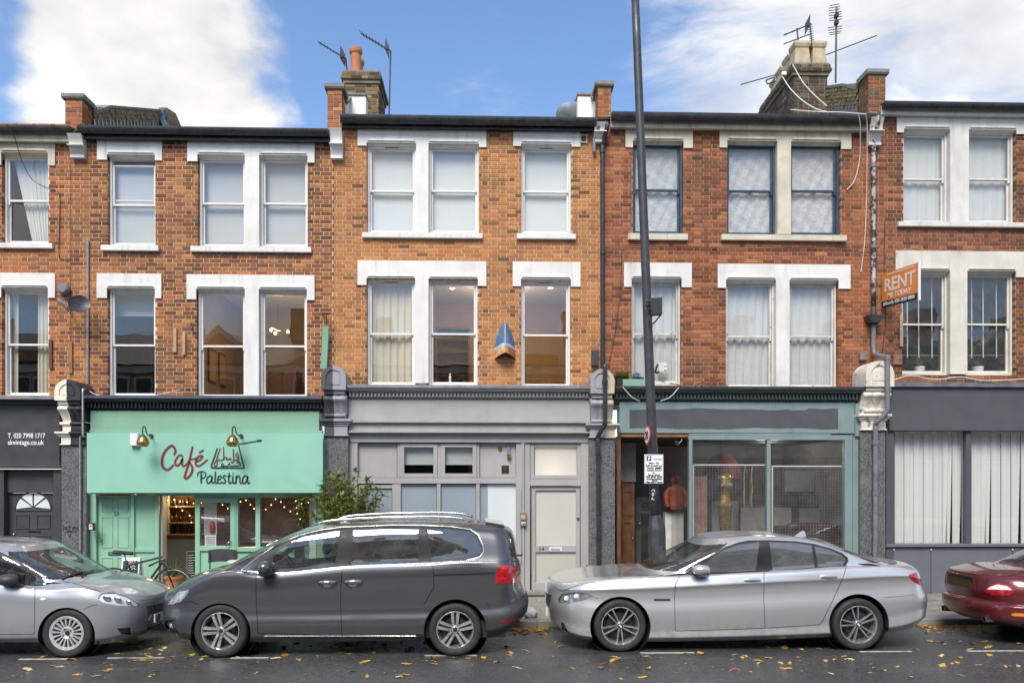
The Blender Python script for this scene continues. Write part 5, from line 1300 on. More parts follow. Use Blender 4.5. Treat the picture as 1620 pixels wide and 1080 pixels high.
    def flange(s, cls, name, mat, parent, depth=.1, out=.0):
        """return of the wheel arches into the body"""
        for c, q, o in s.loops:
            if c != cls: continue
            P = s.world(q[:, 0], q[:, 1]); keep = q[:, 1] > .02; n = len(q)
            st = next((i for i in range(n) if not keep[i-1] and keep[i]), 0); run = [k % n for k in range(st, st+n) if keep[k % n]]
            for sg in (0, 1):
                A = [P[k].copy() for k in run]; d = depth
                if sg:
                    for p in A: p[1] = 2*s.Yc-p[1]
                    d = -depth
                mb = MB(); m = len(A); mb.v = [tuple(p) for p in A]+[(p[0], p[1]+d, p[2]) for p in A]; mb.f = [(i, i+1, m+i+1, m+i) for i in range(m-1)]
                mb.build(name, mat, parent, smooth=True)
    def on(s, px, py, vr=(0, 99), ur=(0, 1)):
        q = s.inv([(px, py)], vr, ur)[0]; return Vector(s.world(q[0], q[1])), Vector(s.normal(np.array([q[0]]), np.array([q[1]]))[0]*s.sg)
    def liner(s, parent, vtop, off=.025, nu=90):
        """dark inner skin behind the door gaps"""
        mb = MB(); us = np.linspace(0, 1, nu); vsx = np.linspace(.15, vtop, int(vtop*2)+1)
        U, V = np.meshgrid(us, vsx, indexing='ij'); P = s.world(U, V)-s.normal(U, V)*s.sg*off
        ar = [q for c, q, o in s.loops if c == 'arch']
        uc, vc = np.meshgrid((us[1:]+us[:-1])/2, (vsx[1:]+vsx[:-1])/2, indexing='ij'); cc = np.stack([uc.ravel(), vc.ravel()], -1); hole = np.zeros(len(cc), bool)
        for a in ar: hole |= in_poly(cc, a)
        hole = hole.reshape(uc.shape)
        gg = np.zeros(U.size, bool)
        for a in ar: gg |= in_poly(np.stack([U.ravel(), V.ravel()], -1), a)
        gg = gg.reshape(U.shape); hole |= gg[1:, 1:] | gg[:-1, 1:] | gg[1:, :-1] | gg[:-1, :-1]
        for sg in (0, 1):
            o = len(mb.v)
            for i in range(U.shape[0]):
                for j in range(U.shape[1]):
                    p = P[i, j].copy()
                    if sg: p[1] = 2*s.Yc-p[1]
                    mb.v.append(tuple(p))
            m = U.shape[1]
            for i in range(U.shape[0]-1):
                for j in range(m-1):
                    if hole[i, j]: continue
                    mb.f.append((o+i*m+j, o+(i+1)*m+j, o+(i+1)*m+j+1, o+i*m+j+1))
        return mb.build('inner_skin', 'interior_dark', parent)
def circ(c, r_, n=40, sq=1.0): return [(c[0]+r_*math.cos(2*math.pi*i/n), c[1]+r_*sq*math.sin(2*math.pi*i/n)) for i in range(n)]

# wheels -------------------------------------------------------------
def wheel(parent, C, R_, rim, width, kind, side=-1, turn=0):
    """C: centre of the outer face; side -1 faces the street"""
    e = empty_part('wheel', parent)
    y0 = C.y; d = -side
    prof = [(rim*.98, .02), (rim+.004, .004), (rim+.012, -.002), (R_*.9, -.006), (R_*.955, .002), (R_*.985, .02), (R_, .04), (R_, width-.04), (R_*.985, width-.02), (R_*.9, width), (rim, width)]
    t = MB().lathe([(a, b*d) for a, b in prof], 56, (C.x, y0, C.z), 'y').build('tyre', 'tyre', e, sharp=50)
    MB().lathe([(rim*.99, .012*d), (rim*1.0, .0), (rim*.965, -.002*d), (rim*.93, .012*d), (rim*.9, .05*d), (rim*.86, .12*d), (rim*.86, width*.9*d)], 56, (C.x, y0, C.z), 'y').build('rim', 'hubcap' if kind == 'cap' else 'alloy', e, sharp=35)
    MB().lathe([(0, .11*d), (rim*.88, .115*d)], 32, (C.x, y0, C.z), 'y').build('wheel_back', 'interior_dark', e)
    if kind != 'cap': MB().lathe([(rim*.2, .085*d), (rim*.68, .085*d), (rim*.7, .1*d)], 32, (C.x, y0, C.z), 'y').build('brake_disc', 'rim_dark', e)
    def rot(p, a): c, s_ = math.cos(a), math.sin(a); return (C.x+p[0]*c-p[2]*s_, y0+p[1]*d, C.z+p[0]*s_+p[2]*c)
    def spoke(w0, w1, r0, r1, off0, off1, y_in, y_out, a, mat, name):
        m = MB(); n = 5; rows = []
        for i in range(n+1):
            t_ = i/n; rr = r0+(r1-r0)*t_; w = w0+(w1-w0)*t_; o_ = off0+(off1-off0)*t_; yy = y_in+(y_out-y_in)*t_-.006*math.sin(t_*math.pi)
            rows.append([(o_-w/2, yy+.03, rr), (o_-w/2+.003, yy, rr), (o_+w/2-.003, yy, rr), (o_+w/2, yy+.03, rr)])
        for r_ in rows: m.v += [rot(p, a) for p in r_]
        for i in range(n):
            for k in range(3): m.f.append((i*4+k, i*4+k+1, i*4+5+k, i*4+4+k))
        return m.build(name, mat, e, sharp=30)
    if kind == 'twin':                          # five pairs of broad split spokes
        for i in range(5):
            a = turn+2*math.pi*i/5
            for sg in (-1, 1): spoke(rim*.14, rim*.19, rim*.2, rim*.93, sg*rim*.10, sg*rim*.155, .03, .012, a, 'alloy', 'spoke')
            spoke(rim*.1, rim*.12, rim*.2, rim*.92, 0, 0, .05, .035, a, 'rim_dark', 'spoke_web')
        MB().lathe([(0, .012*d), (rim*.16, .014*d), (rim*.2, .026*d), (rim*.25, .045*d), (rim*.25, .09*d)], 28, (C.x, y0, C.z), 'y').build('hub', 'alloy', e, sharp=35)
        MB().lathe([(0, .008*d), (rim*.11, .009*d), (rim*.13, .014*d)], 20, (C.x, y0, C.z), 'y').build('hub_cap', 'rim_dark', e, sharp=35)
    elif kind == 'double':                      # five slim double spokes flaring to the rim
        for i in range(5):
            a = turn+2*math.pi*i/5
            for sg in (-1, 1): spoke(rim*.085, rim*.09, rim*.16, rim*.94, sg*rim*.055, sg*rim*.17, .03, .008, a, 'alloy', 'spoke')
        MB().lathe([(0, .012*d), (rim*.14, .014*d), (rim*.19, .03*d), (rim*.22, .09*d)], 28, (C.x, y0, C.z), 'y').build('hub', 'alloy', e, sharp=35)
        MB().lathe([(0, .006*d), (rim*.125, .007*d), (rim*.135, .014*d)], 24, (C.x, y0, C.z), 'y').build('hub_cap', 'ink_black', e, sharp=35)
        rr = rim*.085
        for k, mt in enumerate(('ink_blue', 'ink_white', 'ink_blue', 'ink_white')):
            m = MB(); a0 = k*math.pi/2; m.add([(C.x, y0+.0045*d, C.z)]+[(C.x+rr*math.cos(a0+j*math.pi/12), y0+.0045*d, C.z+rr*math.sin(a0+j*math.pi/12)) for j in range(7)], [tuple(range(8))]); m.build('badge', mt, e)
    else:                                       # steel wheel under a many-spoked trim
        for i in range(18):
            a = turn+2*math.pi*i/18; spoke(rim*.075, rim*.14, rim*.36, rim*.86, 0, 0, .02, .014, a, 'hubcap', 'spoke')
        MB().lathe([(rim*.82, .02*d), (rim*.86, .004*d), (rim*.97, .002*d), (rim*1.0, .01*d)], 48, (C.x, y0, C.z), 'y').build('trim_ring', 'hubcap', e, sharp=35)
        MB().lathe([(0, .03*d), (rim*.2, .028*d), (rim*.3, .016*d), (rim*.38, .02*d), (rim*.4, .06*d)], 32, (C.x, y0, C.z), 'y').build('hub', 'hubcap', e, sharp=35)
        for i in range(4): MB().lathe([(0, .014*d), (rim*.055, .016*d)], 10, (C.x+rim*.26*math.cos(i*math.pi/2+.6), y0, C.z+rim*.26*math.sin(i*math.pi/2+.6)), 'y').build('nut_recess', 'rim_dark', e)
        MB().lathe([(0, .012*d), (rim*.12, .014*d), (rim*.14, .03*d)], 20, (C.x, y0, C.z), 'y').build('hub_cap', 'rim_dark', e)
    return e
def wheel_well(parent, C, r_, depth):
    MB().lathe([(r_, .05), (r_, depth), (0, depth)], 36, (C.x, C.y, C.z), 'y').build('wheel_well', 'interior_dark', parent)
def seat(parent, x, y, z, rake=.18, mat='seat_fabric', h=.62, face=-1):
    """front or rear seat: base, reclined back, head restraint"""
    def rb(cx, cy, cz, sx, sy, sz, tilt=0, n=3.2):
        def fn(u, v):
            a, b = u*2*math.pi, (v-.5)*math.pi; f = lambda t: math.copysign(abs(t)**(2/n), t)
            X, Y, Z = sx*f(math.cos(b))*f(math.cos(a)), sy*f(math.cos(b))*f(math.sin(a)), sz*f(math.sin(b))
            return (cx+X*math.cos(tilt)+Z*math.sin(tilt), cy+Y, cz-X*math.sin(tilt)+Z*math.cos(tilt))
        return fn
    m = MB(); m.grid(rb(x, y, z+.08, .25, .24, .09), 20, 12); m.grid(rb(x-face*.28, y, z+.12+h/2, .09, .24, h/2, -face*rake*1.0), 20, 12); m.grid(rb(x-face*(.30+rake*h*.5), y, z+.2+h+.1, .055, .13, .1, -face*rake), 16, 10)
    return m.build('seat', mat, parent, smooth=True)
def steering(parent, c, tilt=.45, face=-1):
    m = MB(); R_ = .18; ax = Vector((face*math.sin(1.1)*-1, 0, math.cos(1.1))); a = Vector((0, 1, 0)); b = ax.cross(a)
    m.tube([c+(a*math.cos(t)+b*math.sin(t))*R_ for t in [i*2*math.pi/24 for i in range(25)]], .015, 6, False)
    for t in (0, 2.1, 4.2): m.tube([c, c+(a*math.cos(t)+b*math.sin(t))*R_], .018, 6)
    m.build('steering_wheel', 'black_plastic', parent, smooth=True)
def blob(c, sx, sy, sz, n=2.6, nu=20, nv=12):
    f = lambda t: math.copysign(abs(t)**(2/n), t)
    return MB().grid(lambda u, v: (c[0]+sx*f(math.cos((v-.5)*math.pi))*f(math.cos(u*2*math.pi)), c[1]+sy*f(math.cos((v-.5)*math.pi))*f(math.sin(u*2*math.pi)), c[2]+sz*f(math.sin((v-.5)*math.pi))), nu, nv)
def add_handle(car, door, px, py, kind, mat, paint, L=.22):
    p, n = car.on(px, py)
    m = MB()
    if kind == 'bar':
        m.tube([p+Vector((-L/2, .0, 0))+n*.005, p+Vector((-L/2+.02, 0, .004))+n*.04, p+Vector((0, 0, .012))+n*.048, p+Vector((L/2-.02, 0, .004))+n*.04, p+Vector((L/2, 0, 0))+n*.005], [.012, .014, .016, .014, .012], 8); m.build('handle', mat, door, smooth=True)
        blob(p+Vector((0, 0, -.03))+n*.002, .055, .012, .03).build('handle_cup', 'lamp_grey', door, smooth=True)
    else:
        blob(p+n*-.006, L/2, .012, .042, 2).build('handle_recess', paint, door, smooth=True)
        blob(p+n*.022+Vector((0, 0, .006)), L/2*.92, .012, .017, 2.4).build('handle', mat, door, smooth=True)

# ------------------------------------------------------------------ grey people carrier
def build_mpv():
    Ys, W = 10.26, .95
    rings = [dict(A=268, B=824, z=[(258,1004),(300,1013),(360,1015),(650,1013),(740,1009),(775,1005),(830,988)], w=.84, cA=.7, cB=.4),
             dict(A=259, B=834, z=[(258,994),(300,1003),(400,1006),(650,1004),(775,996),(834,976)], w=.925, cA=.75, cB=.4, crease=True),
             dict(A=257.5, B=835.5, z=[(258,978),(300,983),(400,986),(650,983),(780,976),(834,962)], w=.957, cA=.78, cB=.4),
             dict(A=258, B=834, z=[(258,965),(300,964),(400,970),(650,967),(780,960),(834,953)], w=.93, cA=.78, cB=.4),
             dict(A=260, B=826, z=[(262,952),(300,944),(350,936),(400,938),(540,934),(680,925),(760,924),(826,930)], w=.945, cA=.8, cB=.34),
             dict(A=267, B=824.5, z=[(268,943),(285,931),(310,920),(345,912),(378,911),(411,915),(437,914),(560,902),(683,897),(740,894),(790,896),(823,898)], w=.932, cA=.85, cB=.32),
             dict(A=275, B=823, z=[(275,938),(290,926),(310,917),(345,907),(378,906),(411,911),(437,910),(560,898),(683,893),(740,889),(790,892),(823,893)], w=.922, cA=.85, cB=.32),
             dict(A=312, B=822, z=[(310,915),(345,904),(378,902),(411,907),(437,907),(560,896),(683,891),(740,887),(800,889)], w=.912, cA=.75, cB=.32),
             dict(A=352, B=820, z=[(352,903),(380,902),(411,905),(437,905),(560,894.5),(683,889.5),(740,886),(805,887)], w=.903, cA=.62, cB=.32, nA=3.4, nB=3.2, crease=True),
             dict(A=462, B=805, z=[(462,846),(500,837),(543,832),(560,831),(622,828.5),(673,829),(715,831),(745,834),(790,838)], w=.74, cA=.5, cB=.3, nA=3.2, nB=3.2),
             dict(A=490, B=796, z=[(490,835),(543,829),(622,826),(715,827.5),(796,833)], w=.66, cA=.45, cB=.3),
             dict(A=520, B=790, z=[(520,828),(622,823.5),(700,824.5),(790,830)], w=.36, cA=.3, cB=.2),
             dict(A=530, B=786, z=[(520,827),(622,822.5),(700,823.5),(786,829)], w=.004, cA=.1, cB=.1)]
    c = Car(Ys, W, rings)
    dlo = [(379,902.5),(402,884),(432,862.5),(471,845.5),(506,836.5),(543,832),(622,829),(673,829.5),(715,831.5),(745,836),(757,844.5),(764.5,861),(766,872),(759,881),(738,887.2),(683,893),(560,898.5),(437,909.5),(411,910.5),(388,908.5)]
    dli = [(381,902.6),(403,885.5),(432.5,864),(471.5,847),(506.5,838),(543,833.3),(622,830.3),(673,830.8),(714.5,832.8),(744,837.2),(755.6,845.4),(763,861.6),(764.5,871.7),(758,879.8),(737.5,885.8),(683,891.6),(560,897.1),(437,908.1),(411,909.1),(389,907.3)]
    GB = (8, 9.6)
    feats = [('arch', 'px', circ((349, 1001), 47.5, 48), {'v': (0, 7)}), ('arch', 'px', circ((720.5, 997.5), 50, 48), {'v': (0, 7)}),
             ('quarter', 'px', [(389,905),(414.5,886.5),(411.5,906.5)], {'v': GB}), ('front_win', 'px', [(432,881),(439,872),(462,856),(490,845),(538,838),(529.5,897),(439,904),(431,902)], {'v': GB}),
             ('mid_win', 'px', [(559,835.5),(662,833.5),(662,889),(555.5,894.7)], {'v': GB}), ('rear_win', 'px', [(676,834),(715,836),(744,840.5),(753,849.5),(760.5,864.5),(761,872.5),(757,877),(738,882.5),(683,888)], {'v': GB}),
             ('pillar', 'px', dli, {'v': GB}), ('trim', 'px', dlo, {'v': (6.9, 9.6)}),
             ('windscreen', 'uv', [(0,8.12),(.185,8.12),(.19,8.5),(.185,8.93),(0,8.96)], {}), ('backlight', 'uv', [(.845,8.1),(1,8.1),(1,8.9),(.85,8.88)], {}),
             ('tail', 'px', [(788,895.5),(803,894),(819,898.5),(823.5,912),(822,919),(808,921.6),(782.5,922.7)], {'v': (3, 6.5)}), ('reflector', 'px', [(790.5,980.6),(827,975),(826,978.7),(793,984.3)], {'v': (0, 4)}),
             ('head', 'px', [(264,955.5),(271,946),(284,934.5),(300,932),(295,941),(286,951),(272,955.7)], {'v': (2.6, 6.6)}), ('fog', 'px', [(261,981),(274.7,979),(282.8,1000),(263,999)], {'v': (0, 4)}),
             ('rail_slot', 'line', [(687,909.5),(735,908.5),(783,906.3)], {'w': 2.2}), ('gap', 'line', [(405,911.5),(405,939),(408,1001),(540.5,1004.5)], {'w': .9}), ('gap', 'line', [(541,902),(538.7,939),(540.5,1005)], {'w': .9}),
             ('gap', 'line', [(685,894.5),(686.3,929),(679,941),(671,955)], {'w': .9}), ('gap', 'line', [(541,1004.6),(668,1003)], {'w': .9}), ('gap', 'line', [(300,950),(315,956)], {'w': .8}), ('gap', 'line', [(268,956.5),(286,952.5),(300,950.5)], {'w': .8}), ('gap', 'line', [(771,952),(774,962)], {'w': .8}),
             ('front_door', 'px', [(405.5,912),(437,911),(541,902.5),(538.7,939),(540.3,1004),(408,1000),(405.2,939)], {'v': (0, 8)}), ('slide_door', 'px', [(541.5,902.5),(684.5,895),(686,929),(679,941),(668,960),(668,1002.5),(541,1004),(539.2,939)], {'v': (0, 8)}),
             ('rear_bumper', 'uv', [(.815,0),(1,0),(1,3.3),(.9,3.25),(.815,3.1)], {}), ('rear_bumper', 'px', [(770,967),(790,966),(826,961),(838,953),(840,1016),(768,1016),(771,1004)], {'v': (0, 4.4)})]
    c.cut(feats)
    root = thing('parked_car', 'dark grey people carrier with roof rails parked outside the grey shopfront', 'car', (xa(545, Ys+.9), Ys+W, 0))
    P = 'paint_mpv'
    body = c.part('body', 'body', P, root); c.flange('arch', 'arch_return', 'bumper_dark', body); c.liner(root, 8.0)
    fd = c.part('front_door', 'door', P, root, both=False); c.part('front_door', 'door', P, root, both=False, far=True); sd_ = c.part('slide_door', 'door', P, root, both=False); c.part('slide_door', 'door', P, root, both=False, far=True)
    c.pair('pillar', 'pillar_trim', 'rubber', root, .001); c.pair('trim', 'window_trim', 'chrome', root, .004, .006)
    for k, mt in (('quarter', 'car_glass'), ('front_win', 'car_glass'), ('mid_win', 'car_glass_dark'), ('rear_win', 'car_glass_dark')):
        c.part(k, 'side_window', mt, root, 0, both=False); c.part(k, 'side_window', mt, root, 0, both=False, far=True)
    c.part('windscreen', 'windscreen', 'car_glass', root); c.part('backlight', 'rear_window', 'car_glass_dark', root)
    c.part('tail', 'tail_light', 'lamp_red', root, .006, both=False, thick=.01); c.part('tail', 'tail_light', 'lamp_red', root, .006, both=False, far=True, thick=.01)
    c.pair('reflector', 'rear_reflector', 'lamp_red', root, .002); c.part('head', 'headlight', 'lamp_grey', root, -.004, both=False); c.part('head', 'headlight', 'lamp_grey', root, -.004, both=False, far=True)
    c.pair('fog', 'fog_lamp_recess', 'bumper_dark', root, -.02); p, n = c.on(269, 990); blob(p-n*.028, .035, .02, .035, 2).build('fog_lamp', 'lamp_grey', root, smooth=True)
    c.pair('rail_slot', 'door_track', 'interior_dark', root, -.008); c.part('rear_bumper', 'bumper', 'bumper_dark', root, .004)
    add_handle(c, fd, 518, 921, 'bar', 'chrome', P); add_handle(c, sd_, 559, 920, 'bar', 'chrome', P)
    # sill strip
    m = MB(); ps = [c.on(px, 1005.5)[0] for px in range(418, 664, 20)]; m.tube([p+Vector((0, -.004, 0)) for p in ps], .007, 6); m.build('sill_strip', 'chrome', root)
    for sg in (0, 1):                          # roof rails
        pts = [(500, 829), (520, 823.5), (560, 820), (622, 817.6), (692, 817), (727, 819.5), (745, 824.5)]
        P3 = [at(a, b, Ys+.2) for a, b in pts]
        if sg: P3 = [Vector((p.x, 2*(Ys+W)-p.y, p.z)) for p in P3]
        MB().tube(smoothpath(P3, 4), .017, 8).build('roof_rail', 'chrome', root, smooth=True)
    m = MB(); a, b = at(768, 824.5, Ys+.35), at(799, 831, Ys+.35); yf = Ys+2*W-.35
    m.prism_y([(a.x, a.z), (a.x, a.z-.03), (b.x-.06, b.z-.06), (b.x, b.z-.015), (b.x-.02, b.z+.012)][::-1], Ys+.33, yf+.02); m.build('roof_spoiler', P, root, sharp=40)
    p, n = c.on(424, 905); mc = p+Vector((-.0, -.14, .07)); blob(mc, .085, .12, .085, 2.3).build('wing_mirror', P, root, smooth=True); blob(mc+Vector((0, .02, -.07)), .08, .1, .04, 2.3).build('mirror_base', 'bumper_dark', root, smooth=True); MB().tube([p, mc+Vector((0, .08, -.05))], .03, 8).build('mirror_stalk', 'bumper_dark', root)
    for (px, py, r_) in ((348.5, 1001, .325), (720, 997.8, .325)):
        C = at(px, py, Ys+.025); C.z = .33; wheel(root, C, .33, .233, .22, 'twin', turn=.3 if px < 500 else 0.0); wheel_well(root, Vector((C.x, Ys+.04, C.z)), .415, .5)
        C2 = Vector((C.x, 2*(Ys+W)-C.y, C.z)); wheel(root, C2, .33, .233, .22, 'twin', side=1)
    for x_ in (475, 600, 700):
        for y_ in (Ys+.5, Ys+1.35): seat(root, xa(x_, Ys+.5), y_, .42, face=-1)
    X = xa(440, Ys+.6); MB().grid(lambda u, v: (X-.32+.42*u, Ys+.14+(2*W-.28)*v, 1.0+.09*math.sin(u*3.1)), 8, 6).build('dashboard', 'interior_dark', root, smooth=True)
    steering(root, Vector((X+.2, Ys+.52, 1.06)))
    MB().box(xa(400, Ys), xa(800, Ys), Ys+.12, Ys+2*W-.12, .22, .42).build('floor_pan', 'interior_dark', root)
    p, n = c.on(818, 878, (8, 9)); MB().tube([p, p+Vector((.05, -.02, .0)), p+Vector((.07, .1, .01))], .012, 6).build('rear_wiper', 'black_plastic', root)
    return c

# ------------------------------------------------------------------ silver saloon
def build_saloon():
    Ys, W = 10.45, .93
    rings = [dict(A=884, B=1452, z=[(863,991),(876,1002),(931,1013),(1040,1014),(1308,1007),(1415,998),(1464,989)], w=.80, cA=.6, cB=.5),
             dict(A=868, B=1464.5, z=[(863,986),(890,1000),(931,1007),(1040,1008),(1308,1001),(1415,991),(1466,978)], w=.913, cA=.72, cB=.5, crease=True),
             dict(A=865, B=1466.5, z=[(862,977),(931,994),(1040,998),(1300,988.5),(1410,975),(1467,962)], w=.897, cA=.75, cB=.5, crease=True),
             dict(A=862, B=1467.5, z=[(861,962),(931,972),(1040,975),(1300,966),(1410,958),(1467,950)], w=.93, cA=.76, cB=.5),
             dict(A=862, B=1459, z=[(861,945),(890,939.5),(931,938),(1012,935.5),(1170,927),(1298,921),(1436,915.3),(1459,924)], w=.904, cA=.78, cB=.42),
             dict(A=862.5, B=1456.5, z=[(862,941),(890,935),(931,933),(1012,931),(1170,922.5),(1298,916.5),(1436,910.5),(1456,915)], w=.928, cA=.8, cB=.42, crease=True),
             dict(A=864, B=1450.5, z=[(864,933),(890,929),(931,922.5),(988,919),(1037,914.5),(1075,914),(1170,908),(1209,906),(1286,901.5),(1340,899),(1400,897),(1450,903)], w=.88, cA=.82, cB=.42),
             dict(A=890, B=1441, z=[(888,926),(929,919),(968,915),(988,914),(1037,910.5),(1075,910.5),(1170,905.2),(1286,899),(1340,896),(1400,894.5),(1441,897)], w=.838, cA=.85, cB=.5, crease=False),
             dict(A=1002, B=1402, z=[(998,910.5),(1040,909),(1075,909.5),(1170,904.8),(1209,902.6),(1286,898),(1340,894.5),(1402,894)], w=.825, cA=.62, cB=.6, nA=3.2, nB=3, crease=True),
             dict(A=1091, B=1330, z=[(1091,869),(1126,861),(1146,857),(1170,853.5),(1219,850.5),(1259,852.5),(1288,856.5),(1330,868)], w=.70, cA=.45, cB=.45, nA=3.1, nB=2.8),
             dict(A=1101, B=1312, z=[(1101,861),(1146,851),(1200,847.5),(1255,849),(1312,860)], w=.62, cA=.45, cB=.4),
             dict(A=1118, B=1300, z=[(1118,857),(1146,850.5),(1200,846),(1255,848),(1300,854)], w=.33, cA=.3, cB=.3),
             dict(A=1126, B=1296, z=[(1118,856),(1146,849.5),(1200,845.5),(1255,847),(1296,853)], w=.004, cA=.1, cB=.1)]
    c = Car(Ys, W, rings); GB = (8, 9.7)
    dlo = [(1076,910.5),(1100,894.5),(1127,876),(1147,864.5),(1170,857),(1184,854.5),(1219,853.8),(1259,855.6),(1288,859.6),(1313,866.4),(1332,874),(1341,881),(1342,887.5),(1337,896.3),(1286,899.6),(1209,904.3),(1170,906.4)]
    feats = [('arch', 'px', circ((981.5, 991), 48, 48), {'v': (0, 7)}), ('arch', 'px', circ((1359, 986.5), 47.5, 48), {'v': (0, 7)}),
             ('front_win', 'px', [(1100,907.5),(1104,898),(1128,880),(1150,868),(1172,860.5),(1201.5,857.3),(1195.5,903.2)], {'v': GB}), ('rear_win', 'px', [(1217.3,857),(1259,858.5),(1284,862),(1289,897.3),(1222,901.7)], {'v': GB}),
             ('quarter', 'px', [(1288.5,863),(1313,869.5),(1330,877),(1338,884.5),(1333,894.4),(1294,897)], {'v': GB}), ('pillar', 'px', dlo, {'v': (7.2, 9.7)}),
             ('windscreen', 'uv', [(0,8.1),(.19,8.1),(.195,8.5),(.185,8.94),(0,8.96)], {}), ('backlight', 'uv', [(.835,8.12),(1,8.12),(1,8.92),(.845,8.9)], {}),
             ('head', 'px', [(883,947),(889.5,938.5),(915,935.5),(929,938),(939.5,942.5),(925,948.5),(898,954.5),(884,952.5)], {'v': (2.5, 6.4)}),
             ('grille', 'px', [(864,938.5),(872.5,940.5),(869,959),(864,955)], {'v': (2.5, 6.2)}), ('intake', 'px', [(867,979),(874.7,981),(873.7,994),(868,990)], {'v': (0, 4)}), ('fog', 'px', [(887.5,983),(892,985),(899.4,999),(889,997)], {'v': (0, 4)}),
             ('tail', 'px', [(1437,909.5),(1449.5,904),(1454.5,916),(1456,925),(1448.4,921.9),(1442.5,917)], {'v': (2.6, 6.4)}),
             ('gap', 'line', [(1075,911.5),(1068.5,923),(1067.3,948),(1068.3,997.5)], {'w': .9}), ('gap', 'line', [(1208.8,905),(1208.4,948),(1210.4,993)], {'w': .9}), ('gap', 'line', [(1338.6,897.5),(1333.8,913),(1314,956.4),(1301,982),(1296,987.5)], {'w': .9}), ('gap', 'line', [(1069,997.6),(1140,995.5),(1210,993),(1296,987.6)], {'w': .9}),
             ('gap', 'line', [(874,926.5),(889.5,935),(905,928),(929,921.5),(988,917),(1037,912.5),(1053,907.5)], {'w': .8}), ('gap', 'line', [(1398,944.5),(1425,942.5),(1448,940)], {'w': .6}), ('gap', 'line', [(940,943),(946,947)], {'w': .7}),
             ('front_door', 'px', [(1075.5,912),(1208.3,905.5),(1208,948),(1210,992.6),(1140,995),(1069,997),(1067.8,948),(1069,923)], {'v': (0, 8)}), ('rear_door', 'px', [(1209.3,905.3),(1338,898),(1333.3,913),(1313.5,956),(1300.5,981.5),(1295.5,987),(1211,992.4),(1209,948)], {'v': (0, 8)})]
    c.cut(feats)
    root = thing('parked_car', 'silver four-door saloon with double-spoke alloy wheels parked before the teal shopfront', 'car', (xa(1165, Ys+.9), Ys+W, 0)); P = 'paint_bmw'
    body = c.part('body', 'body', P, root); c.flange('arch', 'arch_return', 'bumper_dark', body); c.liner(root, 8.0)
    fd = c.pair('front_door', 'door', P, root)[0]; rd_ = c.pair('rear_door', 'door', P, root)[0]
    c.pair('pillar', 'pillar_trim', 'rubber', root, .001)
    for k, mt in (('front_win', 'car_glass_mist'), ('rear_win', 'car_glass_mist'), ('quarter', 'car_glass_mist')): c.pair(k, 'side_window', mt, root)
    c.part('windscreen', 'windscreen', 'car_glass', root); c.part('backlight', 'rear_window', 'car_glass_dark', root)
    c.pair('head', 'headlight', 'lamp_grey', root, -.016); c.pair('head', 'headlight_lens', 'lens_clear', root, .002)
    for px, py in ((896, 946), (912, 943)):
        p, n = c.on(px, py); blob(p-n*.012, .04, .012, .034, 2).build('headlight_bulb', 'lamp_white', root, smooth=True)
    c.pair('grille', 'grille', 'bumper_dark', root, -.01); c.pair('intake', 'air_intake', 'bumper_dark', root, -.02); c.pair('fog', 'fog_lamp_recess', 'bumper_dark', root, -.02)
    c.pair('tail', 'tail_light', 'lamp_red', root, .004, .008)
    add_handle(c, fd, 1190, 918, 'oval', P, P, .24); add_handle(c, rd_, 1311, 912.5, 'oval', P, P, .24)
    p, n = c.on(1048, 948); m = MB(); m.box(p.x-.11, p.x+.1, p.y-.006, p.y+.01, p.z-.016, p.z+.012); m.build('side_vent', 'bumper_dark', root); MB().box(p.x-.11, p.x+.1, p.y-.009, p.y-.002, p.z+.008, p.z+.015).build('vent_trim', 'chrome', root)
    p, n = c.on(1102, 906); mc = p+Vector((.02, -.14, .075)); blob(mc, .115, .1, .062, 2.5).build('wing_mirror', P, root, smooth=True); blob(mc+Vector((.03, .01, -.045)), .08, .08, .025, 2.4).build('mirror_base', 'bumper_dark', root, smooth=True); MB().tube([p+Vector((-.04, 0, 0)), mc+Vector((-.02, .06, -.04))], .024, 8).build('mirror_stalk', 'bumper_dark', root)
    a = at(1265, 846, Ys+W); MB().add([(a.x-.09, a.y-.015, a.z-.02), (a.x+.09, a.y-.015, a.z-.02), (a.x+.07, a.y, a.z+.06), (a.x+.03, a.y, a.z+.06), (a.x+.09, a.y+.015, a.z-.02), (a.x-.09, a.y+.015, a.z-.02)], [(0,1,2,3),(5,3,2,4),(0,3,5),(1,4,2)]).build('roof_aerial', P, root)
    p, n = c.on(866, 966); MB().box(p.x-.03, p.x+.0, p.y-.02, 2*(Ys+W)-p.y+.02, p.z-.055, p.z+.055).build('number_plate', 'plate_white', root)
    for (px, py) in ((981.5, 991), (1358.7, 986.5)):
        C = at(px, py, Ys+.03); C.z = .335; wheel(root, C, .335, .245, .23, 'double', turn=.62 if px < 1100 else .2); wheel_well(root, Vector((C.x, Ys+.05, C.z)), .41, .5)
        wheel(root, Vector((C.x, 2*(Ys+W)-C.y, C.z)), .335, .245, .23, 'double', side=1)
    for x_ in (1160, 1260):
        for y_ in (Ys+.48, Ys+1.38): seat(root, xa(x_, Ys+.5), y_, .3, face=-1, h=.56)
    X = xa(1100, Ys+.6); MB().grid(lambda u, v: (X-.36+.42*u, Ys+.16+(2*W-.32)*v, .9+.07*math.sin(u*3.1)), 8, 6).build('dashboard', 'interior_dark', root, smooth=True); steering(root, Vector((X+.16, Ys+.48, .95)))
    MB().box(xa(1040, Ys), xa(1340, Ys), Ys+.12, Ys+2*W-.12, .2, .34).build('floor_pan', 'interior_dark', root)
    return c
